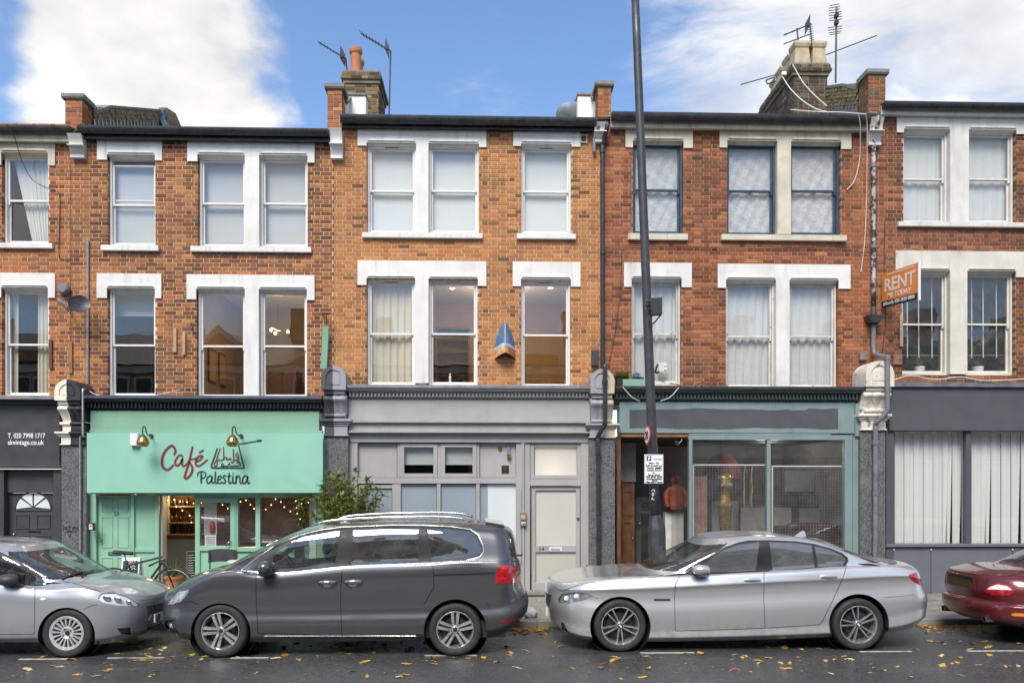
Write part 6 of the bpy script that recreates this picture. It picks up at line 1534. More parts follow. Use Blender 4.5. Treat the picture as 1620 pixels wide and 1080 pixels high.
# ------------------------------------------------------------------ pale silver hatchback, nose to the people carrier
def build_hatch():
    Ys, W = 10.32, .84
    rings = [dict(A=-215, B=250, z=[(-240,1006),(0,1015),(60,1015),(150,1020),(194,1015),(256,1002)], w=.74, cA=.4, cB=.7),
             dict(A=-235, B=262, z=[(-240,992),(0,1009),(60,1008),(150,1011),(194,1006),(262,994)], w=.815, cA=.4, cB=.8, crease=True),
             dict(A=-240, B=267, z=[(-240,976),(0,987),(60,987),(150,990),(194,989),(268,981)], w=.838, cA=.4, cB=.85),
             dict(A=-240, B=269.5, z=[(-240,952),(0,962),(85,964),(150,970),(200,971),(270,966)], w=.84, cA=.4, cB=.9),
             dict(A=-238, B=270, z=[(-240,928),(0,941),(85,947),(130,948),(165,953),(210,958),(270,954)], w=.83, cA=.4, cB=.95),
             dict(A=-236, B=268, z=[(-240,915),(0,926),(56,932),(83,933),(120,930),(160,937.5),(200,944),(222,950),(268,947)], w=.795, cA=.4, cB=1.0, crease=True),
             dict(A=-234, B=261, z=[(-240,912),(0,922),(56,929),(83,928.5),(120,927),(160,934),(200,941),(225,946),(262,945)], w=.755, cA=.4, cB=.95),
             dict(A=-230, B=238, z=[(-240,910),(0,919.5),(56,926),(83,924),(120,923),(160,929),(238,935)], w=.72, cA=.4, cB=.8),
             dict(A=-226, B=181, z=[(-240,908),(0,918),(46,925),(83,922),(120,919),(181,918)], w=.725, cA=.4, cB=.62, nB=3.2, crease=True),
             dict(A=-190, B=101, z=[(-240,866),(-100,862),(0,868),(20,870),(101,872)], w=.60, cA=.4, cB=.4, nB=3.2),
             dict(A=-180, B=90, z=[(-240,860),(-100,856),(0,861),(60,866),(90,868)], w=.52, cA=.4, cB=.35),
             dict(A=-160, B=72, z=[(-240,856),(-100,851),(0,855),(60,859.5)], w=.28, cA=.2, cB=.2),
             dict(A=-150, B=66, z=[(-240,855),(-100,850),(0,854),(60,858.5)], w=.004, cA=.1, cB=.1)]
    c = Car(Ys, W, rings); GB = (8, 9.7)
    feats = [('arch', 'px', circ((105, 1006), 45.5, 48), {'v': (0, 7)}), ('arch', 'px', circ((-185, 1006), 45, 40), {'v': (0, 7)}),
             ('front_win', 'px', [(-70,868),(-20,871),(2,877.5),(25,889),(40,898.5),(40,922.5),(0,919),(-70,914)], {'v': GB}), ('quarter', 'px', [(46,903),(58,912.5),(79,929),(47,924)], {'v': (7.5, 9.5)}),
             ('pillar', 'px', [(-74,864.5),(-20,867.5),(3,873.5),(28,886),(45,897),(62,911),(84,931),(46,927),(0,922),(-74,917)], {'v': (7, 9.6)}),
             ('windscreen', 'uv', [(1,8.08),(.825,8.08),(.81,8.5),(.825,8.95),(1,8.97)], {}), ('backlight', 'uv', [(0,8.12),(.15,8.12),(.15,8.9),(0,8.92)], {}),
             ('head', 'px', [(155,946),(158,940),(163,937.5),(179,936.5),(200,942.5),(221,955.5),(218,958.5),(187,957.4),(163.3,952.8)], {'v': (2.6, 6.6)}),
             ('grille', 'px', [(231.5,958),(264,952.5),(264,967),(233.5,971.5)], {'v': (2, 6)}), ('intake', 'px', [(185,993),(206,992),(207,1003.5),(191.5,1002)], {'v': (0, 4)}), ('mid_intake', 'px', [(233,991),(263,986),(262,996),(233,1000.5)], {'v': (0, 4)}),
             ('gap', 'line', [(55.5,931),(55,960),(54.4,1002)], {'w': .9}), ('gap', 'line', [(-75,1004),(54,1002.5)], {'w': .9}), ('gap', 'line', [(132,963.5),(145,957.5),(154,956)], {'w': .8}), ('gap', 'line', [(100,919),(125,924),(160,936)], {'w': .8}), ('gap', 'line', [(218,950.5),(240,947),(266,943)], {'w': .8}),
             ('front_door', 'px', [(-74,918.5),(0,924),(54.8,930),(54.3,960),(53.8,1002),(-75,1003.5)], {'v': (0, 8)})]
    c.cut(feats)
    root = thing('parked_car', 'pale silver hatchback with many-spoked wheel trims parked before the fanlight door', 'car', (xa(20, Ys+.9), Ys+W, 0)); P = 'paint_fiat'
    body = c.part('body', 'body', P, root); c.flange('arch', 'arch_return', 'bumper_dark', body); c.liner(root, 8.0); c.pair('front_door', 'door', P, root)
    c.pair('pillar', 'pillar_trim', 'rubber', root, .001); c.pair('front_win', 'side_window', 'car_glass', root); c.pair('quarter', 'side_window', 'car_glass_dark', root)
    c.part('windscreen', 'windscreen', 'car_glass', root); c.part('backlight', 'rear_window', 'car_glass_dark', root)
    c.pair('head', 'headlight', 'lamp_white', root, -.016); c.pair('head', 'headlight_lens', 'lens_clear', root, .003)
    for px, py, r_ in ((168, 946, .06), (185, 948, .06), (203, 952, .045)):
        p, n = c.on(px, py); blob(p-n*.012, r_, .012, r_*.7, 2).build('headlight_bulb', 'chrome', root, smooth=True)
    c.pair('grille', 'grille', 'bumper_dark', root, -.012); c.pair('intake', 'air_intake', 'bumper_dark', root, -.02); c.pair('mid_intake', 'air_intake', 'bumper_dark', root, -.02)
    for k in range(4):
        py = 956+k*3.6; a, b = c.on(233.5, py+2.2)[0], c.on(263, py-2.6)[0]; MB().tube([a+Vector((-.0, -.004, 0)), (a+b)/2+Vector((.012, -.006, 0)), b], .005, 5).build('grille_bar', 'lamp_grey', root)
    p, n = c.on(262, 961); nn = n.copy(); nn.z = 0; nn.normalize()
    # plate on the bumper, centred on the nose
    p = c.world(np.array([1.0]), np.array([2.1]))[0]; zc = at(250, 978, Ys+.55).z; X = p[0]+.01
    pl = MB().box(X-.004, X+.012, Ys+W-.26, Ys+W+.26, zc-.055, zc+.055).build('number_plate', 'plate_white', root)
    me = text_mesh('LJ0', .1, .004); me.transform(Matrix.Translation((X+.014, Ys+W-.22, zc-.036)) @ Matrix.Rotation(math.pi/2, 4, 'Z') @ Matrix.Rotation(math.pi/2, 4, 'X')); obj('lettering', me, 'ink_black', pl)
    MB().lathe([(0, 0), (.05, .002), (.055, .012)], 20, (X+.005, Ys+W, zc+.17), 'x').build('nose_badge', 'ink_blue', root)
    p, n = c.on(26, 921); mc = p+Vector((-.02, -.14, .05)); blob(mc, .12, .11, .075, 2.2).build('wing_mirror', 'bumper_dark', root, smooth=True); MB().tube([mc+Vector((.06, .02, -.03)), mc+Vector((.12, .1, -.12))], [.03, .035], 8).build('mirror_stalk', 'bumper_dark', root)
    p, n = c.on(68, 947.5); blob(p, .035, .01, .015, 2.4).build('side_repeater', 'lamp_white', root, smooth=True)
    m = MB(); p0 = c.on(182, 908.5, (7.6, 8.6))[0]
    for a, b in (((124, 914), (172, 906.5)), ((150, 911), (184, 904.5))):
        A, B = at(*a, Ys+.5), at(*b, Ys+.95)
    for k in (0, 1):
        uv_ = [(.86+.05*k, 8.04), (.90+.05*k, 8.13), (.95+.045*k, 8.16)]; pts = [Vector(c.world(np.array([u]), np.array([v]))[0])+Vector((.01, 0, .015)) for u, v in uv_]; MB().tube(pts, .009, 6).build('wiper', 'black_plastic', root)
    C = at(105, 1006, Ys+.025); C.z = .305
    for X in (C.x, xa(-185, Ys)):
        wheel(root, Vector((X, C.y, C.z)), .305, .212, .19, 'cap', turn=.1); wheel_well(root, Vector((X, Ys+.04, C.z)), .38, .45); wheel(root, Vector((X, 2*(Ys+W)-C.y, C.z)), .305, .212, .19, 'cap', side=1)
    for y_ in (Ys+.44, Ys+1.24): seat(root, xa(-30, Ys+.5), y_, .36, face=1); seat(root, xa(-120, Ys+.5), y_, .36, face=1)
    X = xa(52, Ys+.6); MB().grid(lambda u, v: (X-.1+.55*u, Ys+.14+(2*W-.28)*v, .92+.08*math.sin(u*2.4)), 8, 6).build('dashboard', 'interior_dark', root, smooth=True); steering(root, Vector((X-.12, Ys+.44, 1.0)), face=1)
    MB().box(xa(-180, Ys), xa(60, Ys), Ys+.12, Ys+2*W-.12, .2, .36).build('floor_pan', 'interior_dark', root)
    return c
# ------------------------------------------------------------------ dark red coupé seen from its tail
def build_coupe():
    Ys, W = 10.55, .90
    rings = [dict(A=1512, B=2060, z=[(1560,990),(1650,993),(2090,1000)], w=.74, cA=.5, cB=.6),
             dict(A=1493.5, B=2085, z=[(1560,980),(1620,985),(2090,995)], w=.85, cA=.62, cB=.7),
             dict(A=1490, B=2090, z=[(1560,962),(1620,967),(2090,975)], w=.895, cA=.66, cB=.8),
             dict(A=1491, B=2088, z=[(1560,957.5),(1620,961.5),(2090,966)], w=.89, cA=.64, cB=.8, crease=True),
             dict(A=1496.5, B=2085, z=[(1560,954.5),(1620,958),(2090,962)], w=.885, cA=.64, cB=.8, crease=True),
             dict(A=1494, B=2082, z=[(1560,938),(1620,941),(2090,945)], w=.89, cA=.66, cB=.9),
             dict(A=1498, B=2070, z=[(1560,922),(1620,920),(1760,922),(2090,935)], w=.83, cA=.66, cB=1.0),
             dict(A=1502.5, B=2050, z=[(1560,914.5),(1620,911),(1760,912),(2090,925)], w=.75, cA=.62, cB=1.0, crease=True),
             dict(A=1530, B=1990, z=[(1560,909.5),(1620,904),(1760,907),(2090,920)], w=.70, cA=.7, cB=1.0),
             dict(A=1572, B=1915, z=[(1572,906),(1620,900.5),(1760,906),(1915,914)], w=.66, cA=.75, cB=.6, crease=True),
             dict(A=1672, B=1810, z=[(1672,864),(1760,858),(1810,862)], w=.52, cA=.4, cB=.4),
             dict(A=1690, B=1795, z=[(1690,858),(1740,853),(1795,857)], w=.3, cA=.2, cB=.2),
             dict(A=1695, B=1790, z=[(1690,857),(1740,852),(1795,856)], w=.004, cA=.1, cB=.1)]
    c = Car(Ys, W, rings)
    lamp = [(1557.5,934),(1565,926.5),(1579,922),(1595,925.5),(1605.5,933),(1601,939.5),(1583,941.8),(1565,939.9)]
    feats = [('arch', 'px', circ((1722, 990), 47, 48), {'v': (0, 7)}), ('arch', 'px', circ((2000, 990), 47, 40), {'v': (0, 7)}),
             ('lamp_top', 'px', [(1562,931.5),(1567,927.5),(1579,924),(1594,927.2),(1601,932.6)], {'v': (3.8, 7.6)}), ('lamp', 'px', lamp, {'v': (3.8, 7.6), 'smooth': True}), ('marker', 'px', [(1599,971),(1604,969),(1640,971),(1640,975),(1603,974)], {'v': (0, 4)}),
             ('backlight', 'uv', [(0,9.1),(.19,9.1),(.19,9.92),(0,9.94)], {}), ('windscreen', 'uv', [(1,9.1),(.8,9.1),(.81,9.92),(1,9.94)], {}), ('side', 'uv', [(.27,9.12),(.72,9.12),(.7,9.8),(.28,9.8)], {}),
             ('gap', 'uv', [(0,6.9),(.1,6.9),(.15,6.92),(.155,7.3),(.15,8.4),(.145,8.4),(.149,7.3),(.145,6.98),(.1,6.96),(0,6.96)], {})]
    c.cut(feats)
    root = thing('parked_car', 'dark red coupé seen from its tail, parked before the slate blue shop', 'car', (xa(1800, Ys+.9), Ys+W, 0)); P = 'paint_jag'
    body = c.part('body', 'body', P, root); c.flange('arch', 'arch_return', 'bumper_dark', body); c.liner(root, 9.0)
    c.pair('lamp', 'tail_light', 'lamp_red', root, .004, .008); c.pair('lamp_top', 'reversing_lamp', 'lamp_white', root, .005); c.pair('marker', 'side_marker', 'lamp_amber', root, .003)
    c.part('backlight', 'rear_window', 'car_glass', root); c.part('windscreen', 'windscreen', 'car_glass', root); c.pair('side', 'side_window', 'car_glass_dark', root)
    def rear(v, dz=0): p = c.world(np.array([0.0]), np.array([v]))[0]; return Vector(p)
    a, b = rear(5.0), rear(6.3); Yc = Ys+W
    zc = (a.z+b.z)/2+.0; X = min(a.x, b.x)
    MB().box(X-.004, X+.06, Yc-.33, Yc+.33, zc-.085, zc+.085).build('plate_recess', 'paint_jag', root)
    MB().box(X-.014, X, Yc-.26, Yc+.26, zc-.06, zc+.05).build('number_plate', 'plate_yellow', root); MB().box(X-.03, X+.02, Yc-.32, Yc+.32, zc+.062, zc+.08).build('plate_lamp_bar', 'rubber', root)
    m = MB(); d0 = rear(7.0); m.grid(lambda u, v: (d0.x+.01+.14*v+.22*abs(2*u-1)**3, Yc-.62+1.24*u, d0.z-.01+.035*v*(1-v)*4*.6+.03*v), 24, 6); m.build('boot_lip', P, root, smooth=True)
    for y_ in (Yc-.5, Yc+.5):
        e = rear(1.0); MB().lathe([(.038, -.02), (.044, -.02), (.044, .25), (.034, .25), (.034, -.02)], 20, (e.x+.06, y_, e.z-.035), 'x').build('exhaust_tip', 'chrome', root, sharp=40)
    C = at(1722, 990, Ys+.07); C.z = .325
    for X in (C.x, xa(2000, Ys)):
        wheel(root, Vector((X, C.y, C.z)), .325, .235, .23, 'twin'); wheel_well(root, Vector((X, Ys+.05, C.z)), .4, .5); wheel(root, Vector((X, 2*Yc-C.y, C.z)), .325, .235, .23, 'twin', side=1)
    MB().box(xa(1640, Ys), xa(1960, Ys), Ys+.12, Ys+2*W-.12, .24, .4).build('floor_pan', 'interior_dark', root)
    return c
build_hatch(); build_mpv(); build_saloon(); build_coupe()
# ------------------------------------------------------------------ pipes, cables, aerials, things fixed to the fronts
def tube_thing(name, label, cat, pts, r_, mat, group=None, n=8, smooth=True, sm=0):
    P = smoothpath(pts, sm) if sm else pts
    return tag(MB().tube(P, r_, n).build(name, mat, None, sharp=50), label, cat, group)
A = at
dp = thing('drainpipe', 'black drainpipe running from the gutter past the flaking console beside the door', 'drainpipe', A(947, 930, 15.0))
MB().tube(smoothpath([A(961, 194, 15.3), A(960, 203, 15.3), A(954, 228, 15.42), A(953, 238, 15.42), A(953, 300, 15.42), A(953.5, 572, 15.42), A(955, 578, 15.3), A(957, 582, 14.86)], 4), .042, 10).build('upper_pipe', 'pipe_black', dp, smooth=True)
MB().tube(smoothpath([A(957, 576, 14.86), A(957, 600, 14.86), A(957, 662, 14.86), A(956, 672, 14.88), A(946, 690, 14.98), A(946, 700, 15.0), A(947, 780, 15.0), A(947.5, 905, 15.0)], 4), .042, 10).build('lower_pipe', 'pipe_black', dp, smooth=True)
for px, py, Y in ((953, 240, 15.42), (953.5, 400, 15.42), (957, 604, 14.86), (946.5, 716, 15.0), (947, 850, 15.0)):
    p = A(px, py, Y); MB().tube([p+Vector((0, 0, -.03)), p+Vector((0, 0, .03))], .055, 12).build('socket', 'pipe_black', dp, sharp=40)
tube_thing('overflow_pipe', 'short grey pipe stub under the eaves beside the white corbel', 'pipe', [A(948, 199, 15.32), A(942, 214, 15.42), A(940, 222, 15.42), A(940, 241, 15.42)], .035, 'pipe_grey', sm=4)
dp = thing('drainpipe', 'peeling grey drainpipe with black hopper beside the orange letting board', 'drainpipe', A(1384, 930, 15.0))
MB().tube(smoothpath([A(1389, 178, 15.28), A(1389, 195, 15.3), A(1383, 215, 15.42), A(1382, 240, 15.42), A(1382, 498, 15.42)], 4), .04, 10).build('upper_pipe', 'pipe_peeling', dp, smooth=True)
c = A(1382.5, 506, 15.36); MB().prism_y([(c.x-.08, c.z-.06), (c.x+.08, c.z-.06), (c.x+.13, c.z+.02), (c.x+.14, c.z+.08), (c.x-.14, c.z+.08), (c.x-.13, c.z+.02)], 15.27, 15.48).build('hopper', 'pipe_black', dp)
MB().tube(smoothpath([A(1382, 510, 15.4), A(1382, 552, 15.4), A(1386, 561, 15.3), A(1402, 565, 14.95), A(1404, 570, 14.84)], 4), .045, 10).build('middle_pipe', 'pipe_grey', dp, smooth=True)
MB().tube(smoothpath([A(1404, 562, 14.84), A(1404, 600, 14.84), A(1404, 640, 14.84), A(1403, 651, 14.86), A(1388, 668, 14.95), A(1385, 678, 15.0), A(1385, 760, 15.0), A(1384, 905, 15.0)], 4), .043, 10).build('lower_pipe', 'pipe_grey', dp, smooth=True)
for px, py, Y in ((1382, 262, 15.42), (1382, 390, 15.42), (1404, 566, 14.84), (1385, 700, 15.0), (1385, 780, 15.0)):
    p = A(px, py, Y); MB().tube([p+Vector((0, 0, -.035)), p+Vector((0, 0, .035))], .054, 12).build('socket', 'pipe_grey', dp, sharp=40)
cd_ = thing('cable_conduit', 'thin grey conduit running down the wall and half black console of the café', 'conduit', A(129, 920, 15.05))
MB().tube([A(139, 378, 15.47), A(138.5, 612, 15.47)], .019, 6).build('upper_run', 'galvanised', cd_); MB().tube([A(138.5, 614, 15.45), A(131, 616, 14.86), A(131, 619, 14.86), A(131, 688, 14.86)], .02, 6).build('middle_run', 'galvanised', cd_); MB().tube([A(134, 690, 14.95), A(127, 690, 15.03), A(127, 870, 15.05)], .02, 6).build('lower_run', 'galvanised', cd_)

def cable(label, pts, mat='cable_black', r_=.007, sm=6): return tube_thing('cable', label, 'cable', pts, r_, mat, 'cables on the fronts', 5, sm=sm)
cable('black cable looping from the gutter to a socket beside the cream lintel', [A(10, 196, 15.2), A(22, 215, 15.25), A(35, 255, 15.44), A(52, 285, 15.47), A(80, 300, 15.47), A(93, 306, 15.48), A(94.5, 330, 15.48), A(93, 400, 15.48), A(98, 409, 15.48), A(108, 411, 15.48)])
cable('white cable dropping from the eaves beside the blue framed sashes, shorter strand', [A(1358, 180, 15.1), A(1361, 200, 15.2), A(1360, 250, 15.45), A(1352, 285, 15.47), A(1340, 300, 15.47)], 'cable_white', .009)
cable('white cable hanging from the eaves down beside the peeling drainpipe', [A(1370, 181, 15.1), A(1372, 205, 15.2), A(1371, 300, 15.46), A(1368, 380, 15.47), A(1362, 430, 15.47)], 'cable_white', .007)
cable('white cable lying along the gutter of the teal shop house', [A(1250, 174, 15.4), A(1290, 177, 15.25), A(1330, 178, 15.15), A(1370, 181, 15.1)], 'cable_white', .012)
cable('thick white cable sagging from the aerial bracket over the hung tiles', [A(1238, 122, 16.9), A(1250, 140, 16.8), A(1268, 158, 16.4), A(1290, 172, 15.9), A(1310, 178, 15.3)], 'cable_white', .012)
cable('thin white cable sagging from the chimney across the hung tiles', [A(1254, 102, 17.2), A(1270, 130, 16.9), A(1290, 152, 16.5), A(1308, 168, 16.1)], 'cable_white', .01)
cable('black cable strung under the blue framed sills', [A(983, 392, 15.47), A(1000, 389, 15.47), A(1080, 391, 15.47), A(1200, 393, 15.47), A(1340, 391, 15.47)], r_=.008)
cable('black cable hanging down the red brick beside the single window', [A(984, 394, 15.47), A(980, 470, 15.47), A(972, 530, 15.47), A(962, 580, 15.47)], r_=.005)
cable('black cable looping from the peeling pipe to the letting board', [A(1352, 398, 15.47), A(1375, 400, 15.42), A(1390, 388, 15.47), A(1398, 374, 15.47)], r_=.006)
cable('black cable running up the brick behind the letting board', [A(1400, 350, 15.47), A(1399, 420, 15.47), A(1401, 500, 15.47), A(1396, 560, 15.47)], r_=.006)
cable('pale cable bundle draped along the slate blue shop flashing', [A(1410, 602, 15.1), A(1440, 594, 15.05), A(1480, 600, 15.05), A(1520, 596, 15.05), A(1560, 602, 15.05), A(1640, 598, 15.05)], 'cable_white', .009)
cable('brown cable tangle lying on the dark green cornice', [A(1060, 606, 15.1), A(1095, 612, 15.05), A(1120, 606, 15.1), A(1130, 596, 15.4), A(1120, 600, 15.3), A(1100, 610, 15.05)], 'brown_wood', .01)
cable('white cable slung over the dark green cornice below the window box', [A(985, 612, 14.95), A(1000, 628, 14.93), A(1012, 634, 15.0)], 'cable_white', .008)
cable('white cable looped across the dark green cornice beside the lamp post', [A(1045, 634, 15.0), A(1060, 628, 14.95), A(1074, 613, 14.95)], 'cable_white', .008)
cable('pale cable lying on the black cornice above the café', [A(139, 617, 15.3), A(152, 624, 15.2), A(172, 627, 15.15)], 'cable_white', .009)
cable('thin pale cable sagging over the café cornice below the double window', [A(232, 628, 15.1), A(260, 622, 15.2), A(285, 616, 15.4)], 'cable_white', .007)

# aerials
def aerial(label, mast, boom, els, mat='dark_metal', Y=17.5, elen=.16, vert=False, r_=.018):
    t = thing('tv_aerial', label, 'aerial', A(*mast[0], Y), 'aerials on the chimneys')
    MB().tube([A(*p, Y) for p in mast], r_, 6).build('mast', mat, t)
    a, b = A(*boom[0], Y), A(*boom[1], Y); MB().tube([a, b], .013, 6).build('boom', mat, t)
    d = Vector((0, 0, 1)) if vert else Vector((.25, .97, 0)).normalized(); m = MB()
    for i in range(els):
        p = a+(b-a)*(i+.3)/els; L = elen*(1-.4*i/els); e = MB().tube([p-d*L, p+d*L], .006, 5); e.build('element', mat, t)
    p = a+(b-a)*.86; MB().add([(p.x-.02, p.y-.2, p.z-.12), (p.x+.02, p.y+.2, p.z-.12), (p.x+.03, p.y+.2, p.z+.14), (p.x-.01, p.y-.2, p.z+.14)], [(0,1,2,3)]).build('reflector', mat, t)
    return t
aerial('slim aerial leaning from the terracotta pots towards the café', [(549, 112), (547, 93)], [(504, 67), (548, 94)], 9, elen=.1)
aerial('aerial on a tall thin mast behind the sooty chimney', [(615.5, 182), (618, 80)], [(571, 53), (619, 82)], 10, elen=.16)
t = aerial('twin-boom aerial standing on the buff chimney pots', [(1263, 72), (1261, 45)], [(1240, 56), (1283, 38)], 4, elen=.05); MB().tube([A(1240, 70, 17.5), A(1282, 54, 17.5)], .012, 6).build('boom', 'dark_metal', t)
t = thing('tv_aerial', 'tall many-barred aerial on a mast behind the hung tiles', 'aerial', A(1322, 135, 17), 'aerials on the chimneys')
MB().tube([A(1322, 131, 17), A(1323.5, 12, 17)], .02, 6).build('mast', 'dark_metal', t)
for i, (py, w, dx) in enumerate([(8, 7, -2), (12, 9, -2), (16, 9, -1.5), (20, 10, -1), (24, 10, -1), (28, 10, 0), (32, 10, 0), (43, 11, -1), (47, 11, -1), (51, 10, -1), (54, 8, -1)]):
    a, b = A(1322+dx-w, py+1.5, 17), A(1322+dx+w, py-1.5, 17); MB().tube([a, b], .009, 5).build('element', 'dark_metal', t)
for py in (25, 36): MB().box(A(1320, py, 17).x, A(1325, py, 17).x, 16.93, 17.03, A(1320, py+4, 17).z, A(1320, py-2, 17).z).build('clamp', 'black_plastic', t)
t = thing('tv_aerial', 'bristling yagi aerial beside the buff chimney pots', 'aerial', A(1285, 72, 17.4), 'aerials on the chimneys')
MB().tube([A(1285, 72, 17.4), A(1281, 36, 17.4)], .016, 6).build('mast', 'dark_metal', t)
for i in range(9): a = A(1281+i*.42-3.5, 40+i*3.4+1, 17.4); b = A(1281+i*.42+4, 40+i*3.4-.8, 17.4); MB().tube([a, b], .008, 5).build('element', 'dark_metal', t)
tube_thing('aerial_pole', 'thin bare pole slanting up behind the buff chimney', 'pole', [A(1303, 88.5, 17.6), A(1387, 56.5, 17.6)], .012, 'dark_metal')
tube_thing('aerial_pole', 'thin bare pole slanting out beside the hung tile slope', 'pole', [A(1172, 134, 17.2), A(1232, 117, 17.2)], .012, 'dark_metal')
t = thing('wall_bracket', 'black bracket and white splitter on the flank of the buff chimney', 'bracket', A(1222, 128, 17.0)); m = MB(); m.tube([A(1212, 127, 17), A(1226, 122, 17), A(1224, 130, 17), A(1214, 133, 17), A(1212, 127, 17)], .016, 5); m.build('arm', 'black_plastic', t); MB().box(A(1236, 0, 17).x, A(1243, 0, 17).x, 16.95, 17.0, za(120, 17, 1240), za(115, 17, 1240)).build('splitter', 'white_plastic', t)
# dishes, boxes
def dish(label, px, py, w, h, Y, mat, yaw=.5):
    t = thing('satellite_dish', label, 'satellite dish', A(px, py, Y)); c = A(px, py, Y-.25); r_ = w*Y/FPX/2
    ax = Vector((math.sin(yaw), -math.cos(yaw), .35)).normalized(); u = ax.orthogonal().normalized(); v = ax.cross(u); m = MB()
    m.grid(lambda a, b: c+(u*math.cos(a*6.2832)+v*math.sin(a*6.2832))*r_*b+ax*(r_*.22*b*b), 28, 6); m.build('reflector', mat, t, smooth=True)
    f = c+ax*r_*1.1-Vector((0, 0, r_*.2)); MB().tube([c-Vector((0, 0, r_*.8)), f], .012, 6).build('arm', 'grey_metal', t); blob(f, .03, .03, .03, 2).build('receiver', 'pale_wood', t, smooth=True)
    MB().tube([c-ax*.02, Vector((c.x-.1, Y, c.z-.06))], .025, 6).build('mount', 'grey_metal', t)
    return t
t = thing('satellite_dish', 'dark grey satellite dish on the brick beside the curtained window', 'satellite dish', A(108, 484, 15.5))
c = A(124, 483, 15.1); ax = Vector((.62, -.72, .3)).normalized(); u = ax.orthogonal().normalized(); v = ax.cross(u)
MB().grid(lambda a, b: c+(u*math.cos(a*6.2832)*.2+v*math.sin(a*6.2832)*.165)*b+ax*(.06*b*b), 28, 6).build('reflector', 'charcoal_paint', t, smooth=True)
f = A(97, 479, 14.9); MB().tube([A(118, 492, 15.1), A(104, 488, 14.95), f], .014, 6).build('arm', 'grey_metal', t); MB().tube([f+Vector((-.04, -.03, .02)), f+Vector((.04, .03, -.02))], .045, 10).build('receiver', 'galvanised', t, sharp=40); MB().tube([c, A(126, 478, 15.5)], .025, 6).build('mount', 'dark_metal', t); MB().tube([A(107, 484, 15.0), A(107, 492, 15.3), A(110, 484, 15.5)], .02, 6).build('stay', 'galvanised', t)
o = MB().lathe([(0, -.12), (.07, -.12), (.1, -.09), (.105, 0)], 20, tuple(A(103, 458, 15.48)), 'y').build('vent_cowl', 'pipe_grey', None, sharp=40); tag(o, 'round grey vent cowl on the brick above the wall dish', 'vent')
t = thing('satellite_dish', 'grey dish peeping over the gutter beside the white rendered parapet', 'satellite dish', A(898, 190, 17.2)); c = A(900, 180, 17.2)
MB().grid(lambda a, b: (c.x+.27*b*math.cos(a*6.2832), 17.2+.05*b*b-.1*b*math.sin(a*6.2832), c.z+.22*b*math.sin(a*6.2832)), 28, 5).build('reflector', 'grey_metal', t, smooth=True); MB().tube([c+Vector((0, .02, 0)), c+Vector((0, .1, -.7))], .025, 6).build('mount', 'dark_metal', t)
def boxy(name, label, cat, px0, px1, py0, py1, y0, y1, mat, c=.008, group=None): return tag(bx(None, name, mat, px0, px1, py0, py1, y0, y1, c), label, cat, group)
boxy('junction_box', 'dark grey junction box on orange brick beside the black drainpipe', 'box', 936, 947, 553, 578, 15.4, 15.49, 'charcoal_paint')
boxy('junction_box', 'small grey cable box on red brick above the chipped cream console', 'box', 1361, 1372, 558, 569, 15.42, 15.49, 'pipe_grey')
boxy('brick_plate', 'dull red blank plate on the brick below the letting board', 'plate', 1413.5, 1428, 560, 577, 15.46, 15.49, 'terracotta_tile')
v = boxy('air_vent', 'cream framed air vent in orange brick under the eaves', 'vent', 917, 929.5, 212, 226, 15.46, 15.5, 'cream_stone'); bx(v, 'grille', 'ink_black', 919.5, 927.5, 214.5, 223.5, 15.455, 15.462, .001)
boxy('alarm_box', 'white alarm box on the mint sign behind the swan-neck lamp', 'alarm', 205, 218, 685.5, 705, 14.8, 14.9, 'white_plastic', .012)
for lab, px0, px1, py0, py1, mat in (('pale timber batten on the brick beside the café double window, shorter one', 274, 279, 519, 557, 'pale_wood'), ('mossy timber batten beside the café double window with a hook above', 288.5, 293, 525, 561, 'pale_wood'), ('brown timber batten hung beside the cream curtained window', 76.5, 82, 537, 583, 'brown_wood'), ('brown timber batten hung below the wall dish', 108, 114, 540, 590, 'orange_wood'), ('narrow timber batten on the brick below the letting board', 1424, 1429, 498, 548, 'pale_wood')):
    tag(bx(None, 'timber_batten', mat, px0, px1, py0, py1, 15.46, 15.49), lab, 'batten')
o = tube_thing('wall_hook', 'small black hook on the brick above the timber battens', 'hook', [A(303, 512, 15.47), A(301, 518, 15.4), A(304, 522, 15.4)], .016, 'black_plastic')
# hanging green board
t = thing('hanging_board', 'weathered green board hanging on edge above the café sign', 'board', A(515, 585, 15.3)); m = MB(); a = A(516, 497, 15.35); m.tube([A(510, 496, 15.48), A(522, 496, 15.2)], .018, 6); m.tube([a, A(516, 515, 15.33)], .012, 6); m.build('bracket', 'dark_metal', t)
p0, p1 = A(515.5, 516, 15.33), A(512, 583, 15.33); MB().add([(p0.x-.055, 15.32, p0.z), (p0.x+.05, 15.34, p0.z), (p1.x+.05, 15.34, p1.z), (p1.x-.055, 15.32, p1.z), (p0.x-.045, 15.36, p0.z), (p0.x+.06, 15.38, p0.z), (p1.x+.06, 15.38, p1.z), (p1.x-.045, 15.36, p1.z)], [(3,2,1,0),(4,5,6,7),(0,1,5,4),(2,3,7,6),(1,2,6,5),(3,0,4,7)]).build('panel', 'mint_upper', t)
